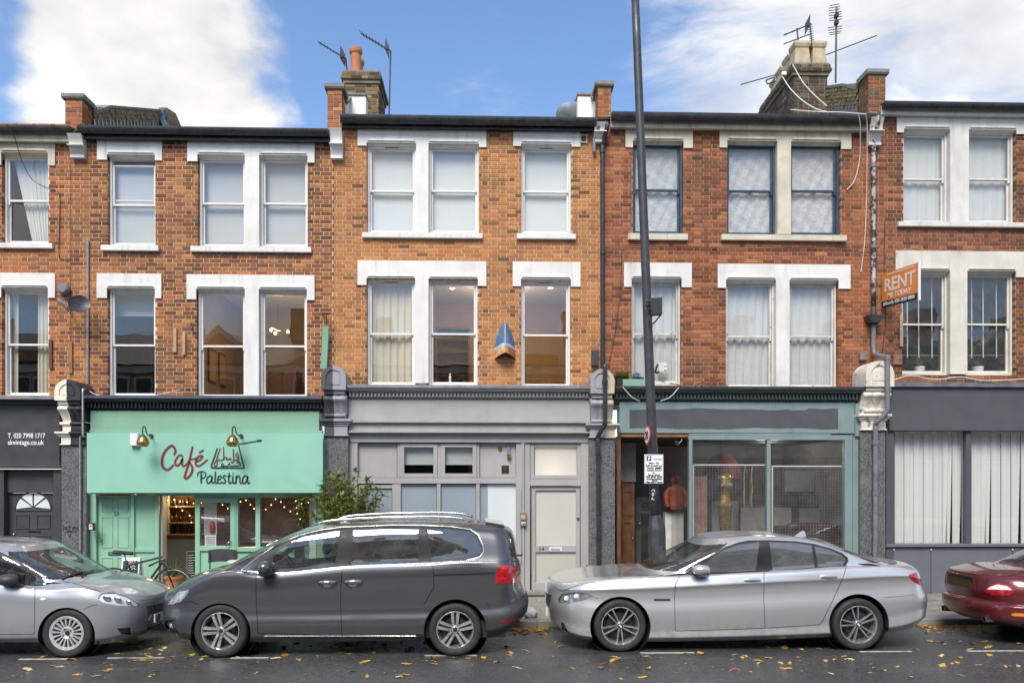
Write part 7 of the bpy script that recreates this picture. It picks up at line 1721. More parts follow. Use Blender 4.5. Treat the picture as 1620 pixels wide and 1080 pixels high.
# boat bow on the wall
t = thing('boat_sculpture', 'blue painted boat bow mounted on the brick between the windows', 'sculpture', A(799, 565, 15.4)); cx = A(799, 0, 15.4).x; zt_, zb_ = za(506, 15.4, 799), za(560, 15.4, 799)
def hull(sg, a0, a1):
    def fn(u, v):                             # v: up, u: from stem to wall
        w = .2*max(0, 1-v**2.2)**.8+.003
        y = 15.5-.30*(1-v)**.55*(1-u**1.4); x = cx+sg*w*u**.8
        return (x, y, zb_-.06*u*(1 if v < .3 else .3)*0+(zt_-zb_)*v-.08*u*(1-v))
    return lambda u, v: fn(u, a0+(a1-a0)*v)
pmat('hull_blue', srgb(74,108,145), .5, .3, 12, dirt=.3, dirtcol=(.3,.2,.12)); pmat('hull_pale', srgb(150,180,205), .5, .3, 14, dirt=.4, dirtcol=(.1,.1,.3)); pmat('hull_rust', srgb(165,110,80), .7, .3, 12, dirt=.4, dirtcol=(.1,.04,.03)); pmat('hull_tan', srgb(190,150,105), .7, .25, 12, dirt=.3, dirtcol=(.1,.06,.03))
for sg in (-1, 1):
    MB().grid(hull(sg, .3, 1), 10, 14).build('hull_side', 'hull_blue', t, smooth=True); MB().grid(hull(sg, .22, .3), 10, 3).build('hull_band', 'hull_pale', t, smooth=True); MB().grid(hull(sg, 0, .22), 10, 5).build('hull_foot', 'hull_tan' if sg < 0 else 'hull_rust', t, smooth=True)
MB().tube([hull(1, 0, 1)(0, i/10) for i in range(11)], .012, 6).build('stem', 'pale_wood', t)
MB().add([hull(-1, 0, 1)(1, 0), hull(-1, 0, 1)(0, 0), hull(1, 0, 1)(1, 0), (cx, 15.5, zb_-.02)], [(0,1,2,3)]).build('underside', 'black_plastic', t)
# letting board, standing out from the wall
t = thing('letting_board', 'orange letting board reading rent me today projecting above the slate blue shop', 'sign', A(1395, 485, 15.45)); X = A(1395, 460, 15.45).x; y0, y1 = 14.14, 15.45; zB, zT = za(487, 15.45, 1395), za(434, 15.45, 1395); zK = zB+.115
MB().box(X, X+.03, y0, y1, zK, zT).build('panel', 'sign_orange', t); MB().box(X, X+.03, y0, y1, zB, zK-.001).build('footer', 'ink_black', t); MB().box(X-.004, X+.036, y0-.03, y0-.001, zB-.02, zT+.03).build('edge_trim', 'white_plastic', t)
def board_text(s, yl, w, z, size, mat, bold):
    me = text_mesh(s, size, bold); xs = [v.co.x for v in me.vertices]; k = w/(max(xs)-min(xs))
    me.transform(Matrix.Translation((X-.004, yl, z)) @ Matrix.Rotation(-math.pi/2, 4, 'Z') @ Matrix.Rotation(math.pi/2, 4, 'X') @ Matrix.Diagonal((k, 1, 1, 1))); obj('lettering', me, mat, t)
board_text('RENT', y1-.1, 1.1, zK+.17, .34, 'ink_white', .005); board_text('ME TODAY', y1-.22, .86, zK+.04, .13, 'ink_white', .002); board_text('Rentify', y1-.14, .32, zB+.035, .09, 'ink_white', .0008); board_text('020 3828 8888', y1-.5, .7, zB+.035, .09, 'ink_white', .0012); m = MB(); q = random.Random(3); yy = y1-.2
while yy > y1-1.15:
    w_ = q.uniform(.02, .06); m.box(X-.004, X-.001, yy-w_, yy, zT-.05, zT-.03); yy -= w_+q.uniform(.008, .025)
m.build('small_print', 'sign_white', t)
MB().add([(X-.004, y1-.13, zB+.03), (X-.004, y1-.07, zB+.03), (X-.004, y1-.07, zB+.07), (X-.004, y1-.1, zB+.095), (X-.004, y1-.13, zB+.07)], [(0,1,2,3,4)]).build('house_mark', 'ink_white', t)
MB().tube([(X, 14.9, zT), (X-.06, 15.2, zT+.2), A(1421, 400, 15.48)], .004, 4).build('stay_wire', 'grey_metal', t)
for ch in t.children:                        # the board droops towards its free end
    if ch.name.startswith('stay'): continue
    for v_ in ch.data.vertices: v_.co.z -= .125*(15.45-v_.co.y)/1.31
# swan-neck lamps over the café sign
for px, lab in ((226, 'brass swan-neck sign lamp beside the white alarm box'), (368, 'brass swan-neck sign lamp over the café emblem')):
    t = thing('sign_lamp', lab, 'lamp', A(px+10, 690, 14.9), 'lamps over the café sign'); c = A(px, 697, 14.55); k = 14.55/FPX
    MB().tube(smoothpath([A(px+14, 689, 14.9), A(px+12, 690, 14.75), A(px+6, 685, 14.6), A(px+4, 676, 14.56), A(px+.5, 675, 14.55), A(px-.5, 684, 14.55), A(px, 690, 14.55)], 5), .011, 8).build('neck', 'dark_metal', t, smooth=True)
    p = A(px+14, 689, 14.9); MB().tube([p+Vector((0, -.04, 0)), p+Vector((0, .02, 0))], .035, 12).build('wall_plate', 'dark_metal', t, sharp=40)
    MB().lathe([(.012, .12), (.03, .1), (.085, .04), (.108, -.02), (.108, -.045), (.09, -.085), (.06, -.1), (.08, -.08), (.098, -.045), (.098, -.02), (.02, .08)], 24, tuple(c)).build('shade', 'brass', t, sharp=50)
# entry panels and small fittings of the shopfronts
t = boxy('entry_panel', 'small red and white entry panel beside the mint door', 'intercom', 139, 147, 827, 839, 15.0, 15.1, 'dark_metal'); bx(t, 'face_plate', 'sign_white', 141, 146, 829, 837, 14.99, 15.002, .001); bx(t, 'keypad', 'sign_red', 142, 145, 830, 833, 14.985, 14.992, .001)
t = boxy('entry_panel', 'steel entry panel with amber buttons beside the frosted door', 'intercom', 823, 832.5, 809.5, 831.5, 15.14, 15.2, 'galvanised'); bx(t, 'display', 'display_amber', 825, 830.5, 815, 818.5, 15.135, 15.142, .001)
for k in range(3): bx(t, 'button', 'brass', 824.5+k*2.6, 826.2+k*2.6, 821, 823.5, 15.13, 15.142, .001); bx(t, 'button', 'white_plastic', 824.5+k*2.6, 826.2+k*2.6, 825.5, 827.5, 15.13, 15.142, .001)
o = MB().lathe([(0, -.04), (.02, -.04), (.042, -.01), (.042, 0)], 16, tuple(A(791, 710, 15.29)), 'y').build('bell_push', 'brass', None, sharp=40); tag(o, 'round brass sounder on the grey panel beside the bulkhead lamp', 'sounder')
t = thing('bulkhead_lamp', 'small brass bulkhead lamp on the blank grey panel', 'lamp', A(805, 715, 15.29)); c = A(805, 714, 15.24); MB().lathe([(0, .1), (.025, .095), (.035, .07), (.035, -.05), (.03, -.07)], 14, tuple(c)).build('glass', 'glass_old', t, smooth=True); MB().lathe([(.04, -.05), (.042, -.1), (.025, -.115), (0, -.115)], 14, tuple(c)).build('base', 'brass', t, sharp=40); MB().tube([c+Vector((0, 0, .1)), c+Vector((0, .06, .1))], .02, 8).build('bracket', 'brass', t)
v = boxy('air_vent', 'small brass vent plate on the blank grey panel', 'vent', 793.5, 805, 735.5, 748, 15.27, 15.3, 'brass', .003)
for k in range(4): bx(v, 'louvre', 'dark_metal', 795, 803.5, 737.3+k*2.6, 738.6+k*2.6, 15.262, 15.271, .001)
# house plants in a window box on the teal shop's cornice
def leaf_blades(mb, c, n, L, q, spread=1.0, w=.012, up=.8):
    for i in range(n):
        a = q.uniform(0, 6.283); l = L*q.uniform(.55, 1.1); lean = q.uniform(.15, 1)*spread; d = Vector((math.cos(a), math.sin(a), 0)); sgn = Vector((-d.y, d.x, 0)); pts = []
        for k in range(5): t_ = k/4; pts.append(c+d*(l*lean*t_**1.3)+Vector((0, 0, l*(up*t_-lean*.75*t_*t_))))
        o = len(mb.v)
        for k, p in enumerate(pts): ww = w*(1-(k/4)**1.6)+.001; mb.v += [tuple(p-sgn*ww), tuple(p+sgn*ww)]
        for k in range(4): mb.f.append((o+2*k, o+2*k+1, o+2*k+3, o+2*k+2))
def leafmat(name, c1, c2):
    g = NG(name); c = g.mix(g.ramp(g.noise(22, 3), .3, .7), c1, c2); d = g.bsdf(c, .45, 0, .4); t_ = g.n('ShaderNodeBsdfTranslucent'); g.put(t_.inputs[0], g.mix(.5, c, (.2,.3,.03))); m = g.n('ShaderNodeMixShader'); m.inputs[0].default_value = .3; g.l(d, m.inputs[1]); g.l(t_.outputs[0], m.inputs[2]); g.done(m.outputs[0])
leafmat('leaf_green', (.03,.075,.015), (.13,.2,.035)); leafmat('leaf_dark', (.012,.04,.012), (.05,.1,.02)); leafmat('leaf_olive', (.1,.13,.03), (.34,.36,.1)); leafmat('leaf_variegated', (.12,.2,.04), (.45,.42,.13))
q = random.Random(4)
t = thing('window_box', 'pale trough of grass and a blue flower on the dark green cornice', 'window box', A(1005, 612, 15.15)); bx(t, 'trough', 'mint_upper', 985, 1033, 599.5, 611, 15.05, 15.3); m = MB()
for k in range(16): leaf_blades(m, A(978+k*2.6 if k > 8 else 974+k*2.4, 600, 15.1+.12*q.random()), 22, .26 if k < 9 else .12, q, .9, .008)
m.build('grass', 'leaf_green', t); bx(t, 'pot', 'black_plastic', 976, 985, 598, 612, 15.02, 15.2)
m = MB()
for k in range(9): p = A(1008+q.uniform(-5, 5), 592+q.uniform(-4, 4), 15.1); m.grid(lambda u, v, p=p: (p.x+.035*(u-.5)*2*math.sin(v*3), p.y-.02*math.sin(u*3), p.z+.05*(v-.5)), 3, 3)
m.build('flower', 'ink_blue' if False else 'hull_blue', t)
for px, lab in ((1456, 'potted aloe on the barred window ledge above the slate blue shop, fuller one'), (1549, 'small potted sprig on the barred window ledge, sparser one')):
    t = thing('potted_plant', lab, 'potted plant', A(px, 593, 15.75)); c = A(px, 587, 15.74); MB().lathe([(0, 0), (.09, 0), (.11, .09), (.1, .09), (0, .08)], 18, (c.x, 15.78, c.z)).build('pot', 'white_plastic', t, sharp=40); m = MB(); leaf_blades(m, Vector((c.x, 15.78, c.z+.08)), 34 if px < 1500 else 18, .34, q, .8, .018); m.build('leaves', 'leaf_green', t)
# bars in the lower windows of the blue shop's house
for a, b in ((1427, 1502), (1529, 1606)):
    t = thing('window_bars', 'white rods set behind the sash beside the letting board' if a < 1500 else 'white rods set behind the sash farther from the letting board', 'window bars', A(a+10, 590, 15.8))
    for px in (a+8, a+26, a+47): MB().tube([A(px, 440, 15.8), A(px+.5, 566, 15.8)], .010, 6).build('bar', 'white_plastic', t)
    MB().tube([A(a-2, 562, 15.83), A(b+2, 562, 15.83)], .012, 6).build('rail', 'grey_metal', t)
t = thing('socket_strip', 'white socket strip with black plug hanging outside the curtained window', 'socket', A(1048, 590, 15.6)); bx(t, 'strip', 'cable_white', 1042, 1054, 573, 588, 15.56, 15.585); bx(t, 'socket', 'white_plastic', 1051, 1055, 575, 579, 15.54, 15.562); bx(t, 'socket', 'white_plastic', 1051, 1055, 581, 585, 15.54, 15.562); MB().tube(smoothpath([A(1043, 588, 15.56), A(1037, 589, 15.56), A(1039, 580, 15.56), A(1041, 576, 15.56)], 4), .02, 6).build('plug', 'black_plastic', t, smooth=True)

# ------------------------------------------------------------------ curtains, blinds and what stands in the rooms
G = 'curtains in the sash windows'
curtain(20, 78, 244, 385, 'curtain_white', 'white curtain drawn aside in the upper window over the dark shop', 7, .03, gather=.55, swag=-1, seed=1)
curtain(4, 30, 460, 626, 'curtain_cream', 'cream curtain at the lower window, nearer the frame edge of the dark shop house', 4, .03, seed=2); curtain(60, 78, 460, 626, 'curtain_cream', 'cream curtain at the lower window, on the side of the wall dish', 3, .03, seed=3)
curtain(170, 246, 250, 388, 'net_grey', 'pale blind standing in for reflected sky behind the sash that is let down at its top', .5, .003, name='blind_or_reflection', cat='blind', Y=15.74)  # pale blinds in the upper café house stand in for reflected sky
for a, b, l in ((312, 390, 'pale blind standing in for reflected sky in the upper café house window, on the single window side'), (408, 488, 'pale blind standing in for reflected sky in the upper café house window, next to the party wall')): curtain(a, b, 244, 386, 'net_grey', l, .5, .003, name='blind_or_reflection', cat='blind', Y=15.76)
for a, b, l in ((578, 660, 'white blind in the upper double window over the grey shop, beside the hanging board'), (676, 760, 'white blind in the upper double window over the grey shop, inner half'), (822, 906, 'white blind in the upper single window over the grey shop')): curtain(a, b, 228, 366, 'blind_white', l, .5, .003, name='blind_or_reflection', cat='blind', Y=15.74)
curtain(578, 659, 440, 609, 'curtain_cream', 'cream curtain filling the lower window beside the hanging green board', 7, .035, seed=5)
curtain(170, 247, 456, 500, 'net_grey', 'grey blind half lowered in the lower café house single window', .5, .003, name='blind_or_reflection', cat='blind', Y=15.9)
for a, b, l in ((999, 1082, 'crumpled plastic sheeting behind the blue single sash'), (1148, 1231, 'crumpled plastic sheeting behind the blue double sash, on the lamp post side'), (1249, 1332, 'crumpled plastic sheeting behind the blue double sash, on the drainpipe side')):
    x0, x1, z0, z1 = xa(a, 15.72), xa(b, 15.72), za(372, 15.72, a), za(222, 15.72, a); qq = random.Random(a); ph = [qq.uniform(0, 6) for _ in range(8)]
    o = MB().grid(lambda u, v: (x0+(x1-x0)*u, 15.735+.012*math.sin(u*17+v*9+ph[0])*math.sin(v*13+ph[1])+.008*math.sin(u*31-v*23+ph[2])+.006*math.sin(v*41+u*19+ph[3]), z0+(z1-z0)*v), 40, 60).build('plastic_sheet', 'film', None, smooth=True); tag(o, l, 'sheeting', 'sheeting behind the blue sashes')
curtain(998, 1080, 442, 606, 'curtain_white', 'limp white curtain behind the peeling single sash', 6, .035, seed=8); curtain(1147, 1228, 444, 612, 'curtain_white', 'white curtain parted at its foot behind the peeling double sash, lamp post side', 6, .035, gather=.06, seed=9); curtain(1247, 1327, 444, 612, 'curtain_white', 'white curtain behind the peeling double sash, drainpipe side', 6, .035, seed=10)
curtain(1428, 1504, 205, 351, 'curtain_white', 'white net curtain over the slate blue shop, beside the drainpipe', 5, .012, seed=11); curtain(1530, 1609, 205, 351, 'curtain_white', 'white net curtain over the slate blue shop, beyond the stone mullion', 5, .012, seed=12)
# lit rooms: pendant in the café house, downlights in the grey shop house
t = thing('pendant_lamp', 'three-bulb brass pendant lit in the window above the café', 'lamp', A(440, 500, 17.5)); c = A(440, 523, 17.2); MB().tube([c, c+Vector((0, 0, .55))], .012, 6).build('stem', 'brass', t)
for k in range(3):
    a = k*2.094; p = c+Vector((.2*math.cos(a), .2*math.sin(a), -.02)); MB().tube([c, p+Vector((0, 0, .06))], .012, 6).build('arm', 'brass', t); MB().sphere(p, .032, 12, 8).build('bulb', 'bulb_soft', t, smooth=True)
light_point('pendant_light', c+Vector((0, 0, -.1)), (1, .72, .4), 14, .12)
X0, X1, Zc = xa(530, YW)+.06, xa(950, YW)-.06, za(415, YW)-.012
for i, (fx, yy) in enumerate(((.42, 16.3), (.42, 17.6), (.62, 16.4), (.62, 17.7), (.85, 16.3), (.85, 17.5))):
    o = MB().lathe([(.0, 0), (.04, 0), (.055, .008)], 16, (X0+(X1-X0)*fx, yy, Zc)).build('downlight', 'bulb_soft', None); tag(o, 'recessed downlight glowing in the ceiling above the grey shop', 'downlight', 'downlights above the grey shop')
light_point('room_light', (X0+(X1-X0)*.62, 17.2, Zc-.4), (1, .75, .45), 30, .2)
for k, yy in enumerate((16.3, 16.95, 17.6)):
    x = xa(282, YW)+.055; o = MB().box(x, x+.03, yy, yy+.45, za(590, YW), za(590, YW)+.7).build('picture_frame', 'brown_wood', None); MB().box(x+.028, x+.034, yy+.04, yy+.41, za(590, YW)+.05, za(590, YW)+.65).build('picture', 'plaster_tan', o); tag(o, ('framed picture on the wall of the lit café house room, by the window', 'framed picture on the wall of the lit café house room, the middle one', 'framed picture on the wall of the lit café house room, by the back wall')[k], 'picture')
t = boxy('cupboard', 'brown cupboard in the lit room above the café', 'cupboard', 425, 470, 585, 626, 18.2, 18.7, 'brown_wood'); bx(t, 'door', 'brown_wood', 426, 446, 588, 624, 18.17, 18.2); bx(t, 'door', 'brown_wood', 448, 469, 588, 624, 18.17, 18.2)
# vertical blinds in the slate blue shop
for a, b, lab in ((1415, 1529, 'white vertical blind in the slate blue shop window beside the pilaster'), (1537, 1661, 'white vertical blind in the slate blue shop window beyond the mullion')):
    t = thing('vertical_blind', lab, 'blind', A((a+b)/2, 860, 15.45)); n = 15 if a < 1500 else 16; q = random.Random(a)
    bx(t, 'head_rail', 'white_plastic', a, b, 681, 683.5, 15.4, 15.45)
    for i in range(n):
        p0, p1 = a+(b-a)*i/n, a+(b-a)*(i+1.08)/n; tw = q.uniform(-.25, .25); gap = 1 if (a < 1500 and i in (10, 11, 13)) or (a > 1500 and i in (2, 3, 9)) else 0
        y = 15.43; x0, x1 = xa(p0, y), xa(p1, y); z1, z0 = za(683, y, p0), za(859, y, p0); w = x1-x0
        m = MB(); m.grid(lambda u, v: (x0+w*(u*(1-(.42*(1-v)**1.5 if gap else 0))), y+.012*math.sin(u*3.14)+tw*.06*(u-.5)+(.02*(i % 2)), z0+(z1-z0)*v), 4, 8); m.build('slat', 'blind_strip', t, smooth=True)
# ------------------------------------------------------------------ café things
q = random.Random(12)
def lights(label, pts, Y):
    t = thing('string_lights', label, 'lights', A(*pts[0], Y)); P = smoothpath([A(*p, Y) for p in pts], 6); MB().tube(P, .004, 4).build('wire', 'cable_white', t)
    L = sum((P[i+1]-P[i]).length for i in range(len(P)-1)); n = max(4, int(L/.13)); acc, k = 0, 0
    for i in range(len(P)-1):
        acc += (P[i+1]-P[i]).length
        if acc >= k*L/n: MB().sphere(P[i]-Vector((0, 0, .025)), .0095, 8, 6).build('bulb', 'bulb_warm', t, smooth=True); k += 1
lights('fairy lights strung over the shelf in the café doorway', [(262, 798), (268, 786), (280, 790), (296, 792), (308, 794)], 16.4); lights('fairy lights hanging down the doorway shelf side', [(276, 788), (277, 797), (283, 802), (300, 813), (303, 826)], 16.45)
lights('fairy lights behind the glazed café door', [(318, 793), (340, 797), (352, 796), (362, 803)], 15.9); lights('fairy lights in the narrow café window', [(376, 798), (383, 789), (392, 790), (397, 797), (403, 803)], 15.7)
lights('fairy lights looped across the wide café window', [(411, 808), (418, 805), (425, 800), (431, 794), (436, 787), (442, 788), (447, 796), (456, 806), (466, 804), (472, 797), (482, 793), (489, 792)], 15.7); lights('fairy lights trailing through the hanging plant', [(468, 790), (476, 800), (470, 812), (480, 826), (474, 842)], 15.72)
light_point('cafe_lamp', A(400, 800, 17.5), (1, .6, .28), 26, .15); light_point('shelf_lamp', A(285, 790, 16.5), (1, .62, .3), 4, .1)
pmat('chalk_board', (.02,.03,.035), .7, .2, 10); pmat('paper', (.72,.7,.66), .7, .05)
t = thing('chalkboard', 'tall chalkboard menu leaning inside the café doorway', 'chalkboard', A(303, 935, 15.9)); bx(t, 'board', 'chalk_board', 296, 311, 873, 925, 15.9, 15.93); panel_frame(t, 'frame', 'pale_wood', 295, 312, 871.5, 926, 15.89, 15.93, .015); m = MB()
for k in range(11): py = 878+k*4; stroke_px(m, [(297.5, py), (299.5, py-1), (301.5, py+.6), (304, py-.8), (q.uniform(305, 309), py)], .7, 15.885)
m.build('chalk_writing', 'paper', t)
t = boxy('menu_sheet', 'white printed menu taped inside the glazed café door', 'menu', 324, 342, 846, 864, 15.24, 15.244, 'paper', .0005); 
for k in range(5): bx(t, 'text_line', 'ink_grey', 326, 340, 848.5+k*3, 849.6+k*3, 15.235, 15.2405, .0002)
t = boxy('poster', 'pale poster with a pink figure inside the glazed café door', 'poster', 323, 343, 795, 846, 15.5, 15.504, 'paper', .0005); MB().lathe([(0, -.12), (.05, -.1), (.055, 0), (.04, .08), (0, .12)], 12, tuple(A(336, 833, 15.48))).build('print', 'sign_red', t, smooth=True)
t = thing('potted_plant', 'spider plant in a terracotta pot at the café doorway', 'potted plant', A(275, 938, 15.1)); c = A(275, 922, 15.1); MB().lathe([(0, -.18), (.11, -.18), (.15, .06), (.165, .06), (.165, .1), (.14, .1), (0, .07)], 20, (c.x, c.y, .28+.1)).build('pot', 'terracotta', t, sharp=40); m = MB(); leaf_blades(m, Vector((c.x, c.y, .46)), 46, .42, q, 1.0, .016, 1.0); m.build('leaves', 'leaf_green', t)
t = thing('board_sign', 'small folding chalkboard sign beside the bicycle outside the café', 'sign', A(205, 945, 14.2)); c = A(210, 0, 14.2).x
for sg in (-1, 1):
    o = MB().add([(c-.15, 14.2+sg*.2, .1), (c+.15, 14.2+sg*.2, .1), (c+.13, 14.2+sg*.02, .9), (c-.17, 14.2+sg*.02, .9), (c-.15, 14.22+sg*.2, .1), (c+.15, 14.22+sg*.2, .1), (c+.13, 14.22+sg*.02, .9), (c-.17, 14.22+sg*.02, .9)], [(0,1,2,3),(7,6,5,4),(0,4,5,1),(1,5,6,2),(2,6,7,3),(3,7,4,0)]).build('frame', 'sign_white', t)
MB().add([(c-.12, 13.985, .18), (c+.12, 13.985, .18), (c+.11, 14.152, .85), (c-.14, 14.152, .85)], [(0,1,2,3)]).build('board', 'chalk_board', t)
m = MB()
for k in range(4): stroke_px(m, [(203, 888+k*4), (205, 886+k*4), (207, 889+k*4), (211, 886+k*4), (214, 888+k*4)], .9, 14.09-.0)
m.build('chalk_writing', 'paper', t)
# chairs and bench outside, mostly behind the people carrier
t = thing('café_chair'.replace('é', 'e'), 'dark metal chair with curved back outside the café door', 'chair', A(347, 945, 14.3)); c = A(347, 0, 14.3).x
MB().grid(lambda u, v: (c-.24+.5*u, 14.45-.06*math.sin(u*3.14), .78+.22*v+.03*math.sin(u*3.14)), 12, 3).build('backrest', 'charcoal_paint', t, smooth=True); MB().box(c-.22, c+.24, 14.02, 14.44, .54, .57).build('seat', 'charcoal_paint', t)
for x_ in (c-.2, c+.22):
    for y_ in (14.05, 14.42): MB().tube([(x_, y_, .1), (x_, y_, .56 if y_ < 14.2 else .98)], .014, 6).build('leg', 'dark_metal', t)
t = thing('cafe_table', 'small round white café table outside the mint window', 'table', A(392, 950, 14.3)); c = A(392, 0, 14.3).x; MB().lathe([(0, .8), (.33, .8), (.34, .815), (.33, .835), (0, .835)], 28, (c, 14.3, 0)).build('table_top', 'white_plastic', t, sharp=40); MB().tube([(c, 14.3, .1), (c, 14.3, .8)], .025, 8).build('pedestal', 'dark_metal', t); MB().lathe([(0, .13), (.2, .12), (.22, .1)], 20, (c, 14.3, 0)).build('foot', 'dark_metal', t)
# plants
def shrub_leaf(mb, p, d, L, w):
    s_ = d.cross(Vector((0, 0, 1)));
    if s_.length < .01: s_ = Vector((1, 0, 0))
    s_.normalize(); o = len(mb.v); n = s_.cross(d)
    for f, ww, h in ((0, .05, 0), (.3, 1, .04), (.65, .8, .03), (1, .02, -.06)): mb.v += [tuple(p+d*L*f-s_*w*ww+n*L*h), tuple(p+d*L*f+n*L*(h-.05)), tuple(p+d*L*f+s_*w*ww+n*L*h)]
    for k in range(3): a = o+3*k; mb.f += [(a, a+1, a+4, a+3), (a+1, a+2, a+5, a+4)]
t = thing('bay_shrub', 'leafy evergreen shrub in a pot against the granite pilaster', 'shrub', A(548, 945, 14.75)); q = random.Random(8); base = A(552, 0, 14.75).x
MB().lathe([(0, .1), (.2, .1), (.26, .5), (.24, .5), (0, .46)], 20, (base, 14.75, 0)).build('pot', 'charcoal_paint', t, sharp=40)
lv = MB(); st = MB(); root_ = Vector((base, 14.75, .48)); tips = []
for px, py, yy in ((519, 747, 14.8), (528, 760, 14.7), (535, 752, 14.75), (545, 750, 14.8), (552, 765, 14.6), (562, 745, 14.75), (560, 775, 14.6), (540, 785, 14.5), (530, 795, 14.6), (520, 800, 14.75), (585, 768, 14.7), (605, 783, 14.65), (590, 795, 14.6), (575, 780, 14.55), (548, 800, 14.45), (515, 785, 14.8), (522, 815, 14.6), (572, 800, 14.6), (507, 810, 14.7), (535, 770, 14.6), (500, 790, 14.8), (497, 815, 14.75), (510, 770, 14.85), (598, 775, 14.7), (580, 762, 14.7)):
    e = A(px, py, yy); mid = root_.lerp(e, .55)+Vector((q.uniform(-.06, .06), q.uniform(-.06, .06), .12)); P = smoothpath([root_, root_.lerp(mid, .6)+Vector((q.uniform(-.03, .03), 0, 0)), mid, e], 5); st.tube(P, [.016*(1-.75*i/(len(P)-1)) for i in range(len(P))], 5)
    for j in range(75):
        k = int((.45+.55*q.random()**.6)*(len(P)-1)); p = P[k]+Vector((q.gauss(0, .035), q.gauss(0, .035), q.gauss(0, .03))); d = Vector((q.gauss(0, 1), q.gauss(0, 1)-.2, q.gauss(.35, .6))).normalized(); shrub_leaf(lv, p, d, q.uniform(.085, .135), q.uniform(.015, .024))
    for j in range(14):
        d = Vector((q.gauss(0, 1), q.gauss(0, 1)-.3, q.gauss(.5, .5))).normalized(); shrub_leaf(lv, e+Vector((q.gauss(0, .015), q.gauss(0, .015), q.gauss(0, .02))), d, q.uniform(.09, .14), q.uniform(.016, .024))
st.build('stem', 'brown_wood', t, smooth=True); lv.build('foliage', 'leaf_olive', t)
t = thing('trailing_plant', 'strappy green and cream plant trailing before the café window', 'plant', A(478, 868, 15.05)); m = MB(); m2 = MB()
for k in range(20):
    c = A(478+q.uniform(-9, 9), 808+q.uniform(-18, 26), 15.02+q.uniform(-.1, .06)); leaf_blades(m if q.random() < .65 else m2, c, 9, .36, q, 1.15, .013, .55)
m.build('leaves', 'leaf_green', t); m2.build('cream_leaves', 'leaf_variegated', t); MB().tube([A(480, 790, 15.08), A(481, 880, 15.08), A(481, 939, 15.08)], .02, 6).build('stem', 'leaf_dark', t)
# bicycle behind the bonnet of the hatchback
YB_ = 13.6
t = thing('bicycle', 'dark bicycle leaning outside the café behind the silver hatchback', 'bicycle', (A(230, 0, YB_).x, YB_, .1)); fx, rx, zh = A(274, 0, YB_).x, A(180, 0, YB_).x, .1+.34
def bwheel(x):
    e = empty_part('wheel', t); MB().tube([(x+.335*math.cos(a), YB_, zh+.335*math.sin(a)) for a in [i*6.2832/40 for i in range(41)]], .018, 6, False).build('tyre', 'tyre', e, smooth=True); MB().tube([(x+.31*math.cos(a), YB_, zh+.31*math.sin(a)) for a in [i*6.2832/40 for i in range(41)]], .011, 5, False).build('rim', 'galvanised', e, smooth=True)
    m = MB()
    for i in range(20): a = i*6.2832/20; m.tube([(x+.02*math.cos(a+1), YB_+(.02 if i % 2 else -.02), zh+.02*math.sin(a+1)), (x+.31*math.cos(a), YB_, zh+.31*math.sin(a))], .0015, 3)
    m.build('spokes', 'galvanised', e)
bwheel(fx); bwheel(rx)
hb, stp, bb, sp_ = Vector((A(252, 0, YB_).x, YB_, za(890, YB_, 252))), Vector((A(170, 0, YB_).x+.09, YB_, za(898, YB_, 170))), Vector((rx+.44, YB_, .1+.29)), Vector((A(164, 0, YB_).x, YB_, za(887, YB_, 164)))
hd = Vector((fx-.16, YB_, zh+.42)); MB().tube([hb+Vector((.0, 0, .0)), hd, Vector((fx-.1, YB_, zh+.3)), Vector((fx, YB_+.04, zh))], [.018, .02, .016, .012], 8).build('fork', 'black_plastic', t, smooth=True)
m = MB(); sj = Vector((rx+.22, YB_, .82)); m.tube([hd+Vector((-.02, 0, .1)), sj], .017, 8); m.tube([hd+Vector((-.01, 0, .02)), bb], .019, 8); m.tube([sj+Vector((-.02, 0, .08)), bb], .016, 8); m.tube([sj, Vector((rx, YB_+.03, zh))], .01, 6); m.tube([bb, Vector((rx, YB_+.03, zh))], .01, 6); m.build('frame', 'black_plastic', t)
MB().tube([sj+Vector((-.02, 0, .08)), sj+Vector((-.05, 0, .18))], .013, 6).build('seat_post', 'galvanised', t); c = sj+Vector((-.06, 0, .2)); MB().grid(lambda u, v: (c.x-.15+.3*u, YB_+(.075*(1-u)**.7+.02)*math.cos(v*6.283), c.z+.03*math.sin(v*6.283)+.02*(1-u)), 10, 10).build('saddle', 'rubber', t, smooth=True)
MB().tube(smoothpath([hb+Vector((-.02, -.3, -.01)), hb+Vector((.03, -.18, .03)), hb+Vector((.04, 0, .04)), hb+Vector((.03, .18, .03)), hb+Vector((-.02, .3, -.01))], 4), .013, 8).build('handlebar', 'black_plastic', t, smooth=True)
for sg in (-1, 1): MB().tube([hb+Vector((-.02, sg*.22, .0)), hb+Vector((-.03, sg*.32, -.012))], .018, 8).build('grip', 'rubber', t)
MB().tube(smoothpath([hb+Vector((.03, -.1, .03)), hb+Vector((.17, -.1, .0)), hb+Vector((.2, -.06, -.16)), hb+Vector((.1, 0, -.3))], 6), .005, 5).build('brake_cable', 'cable_black', t)
MB().lathe([(.0, -.01), (.095, -.01), (.095, .01), (0, .01)], 28, (bb.x, YB_-.04, bb.z), 'y').build('chainring', 'dark_metal', t); MB().tube([bb+Vector((0, -.07, 0)), bb+Vector((.06, -.07, -.16)), bb+Vector((.06, -.15, -.16))], .012, 6).build('crank', 'galvanised', t)
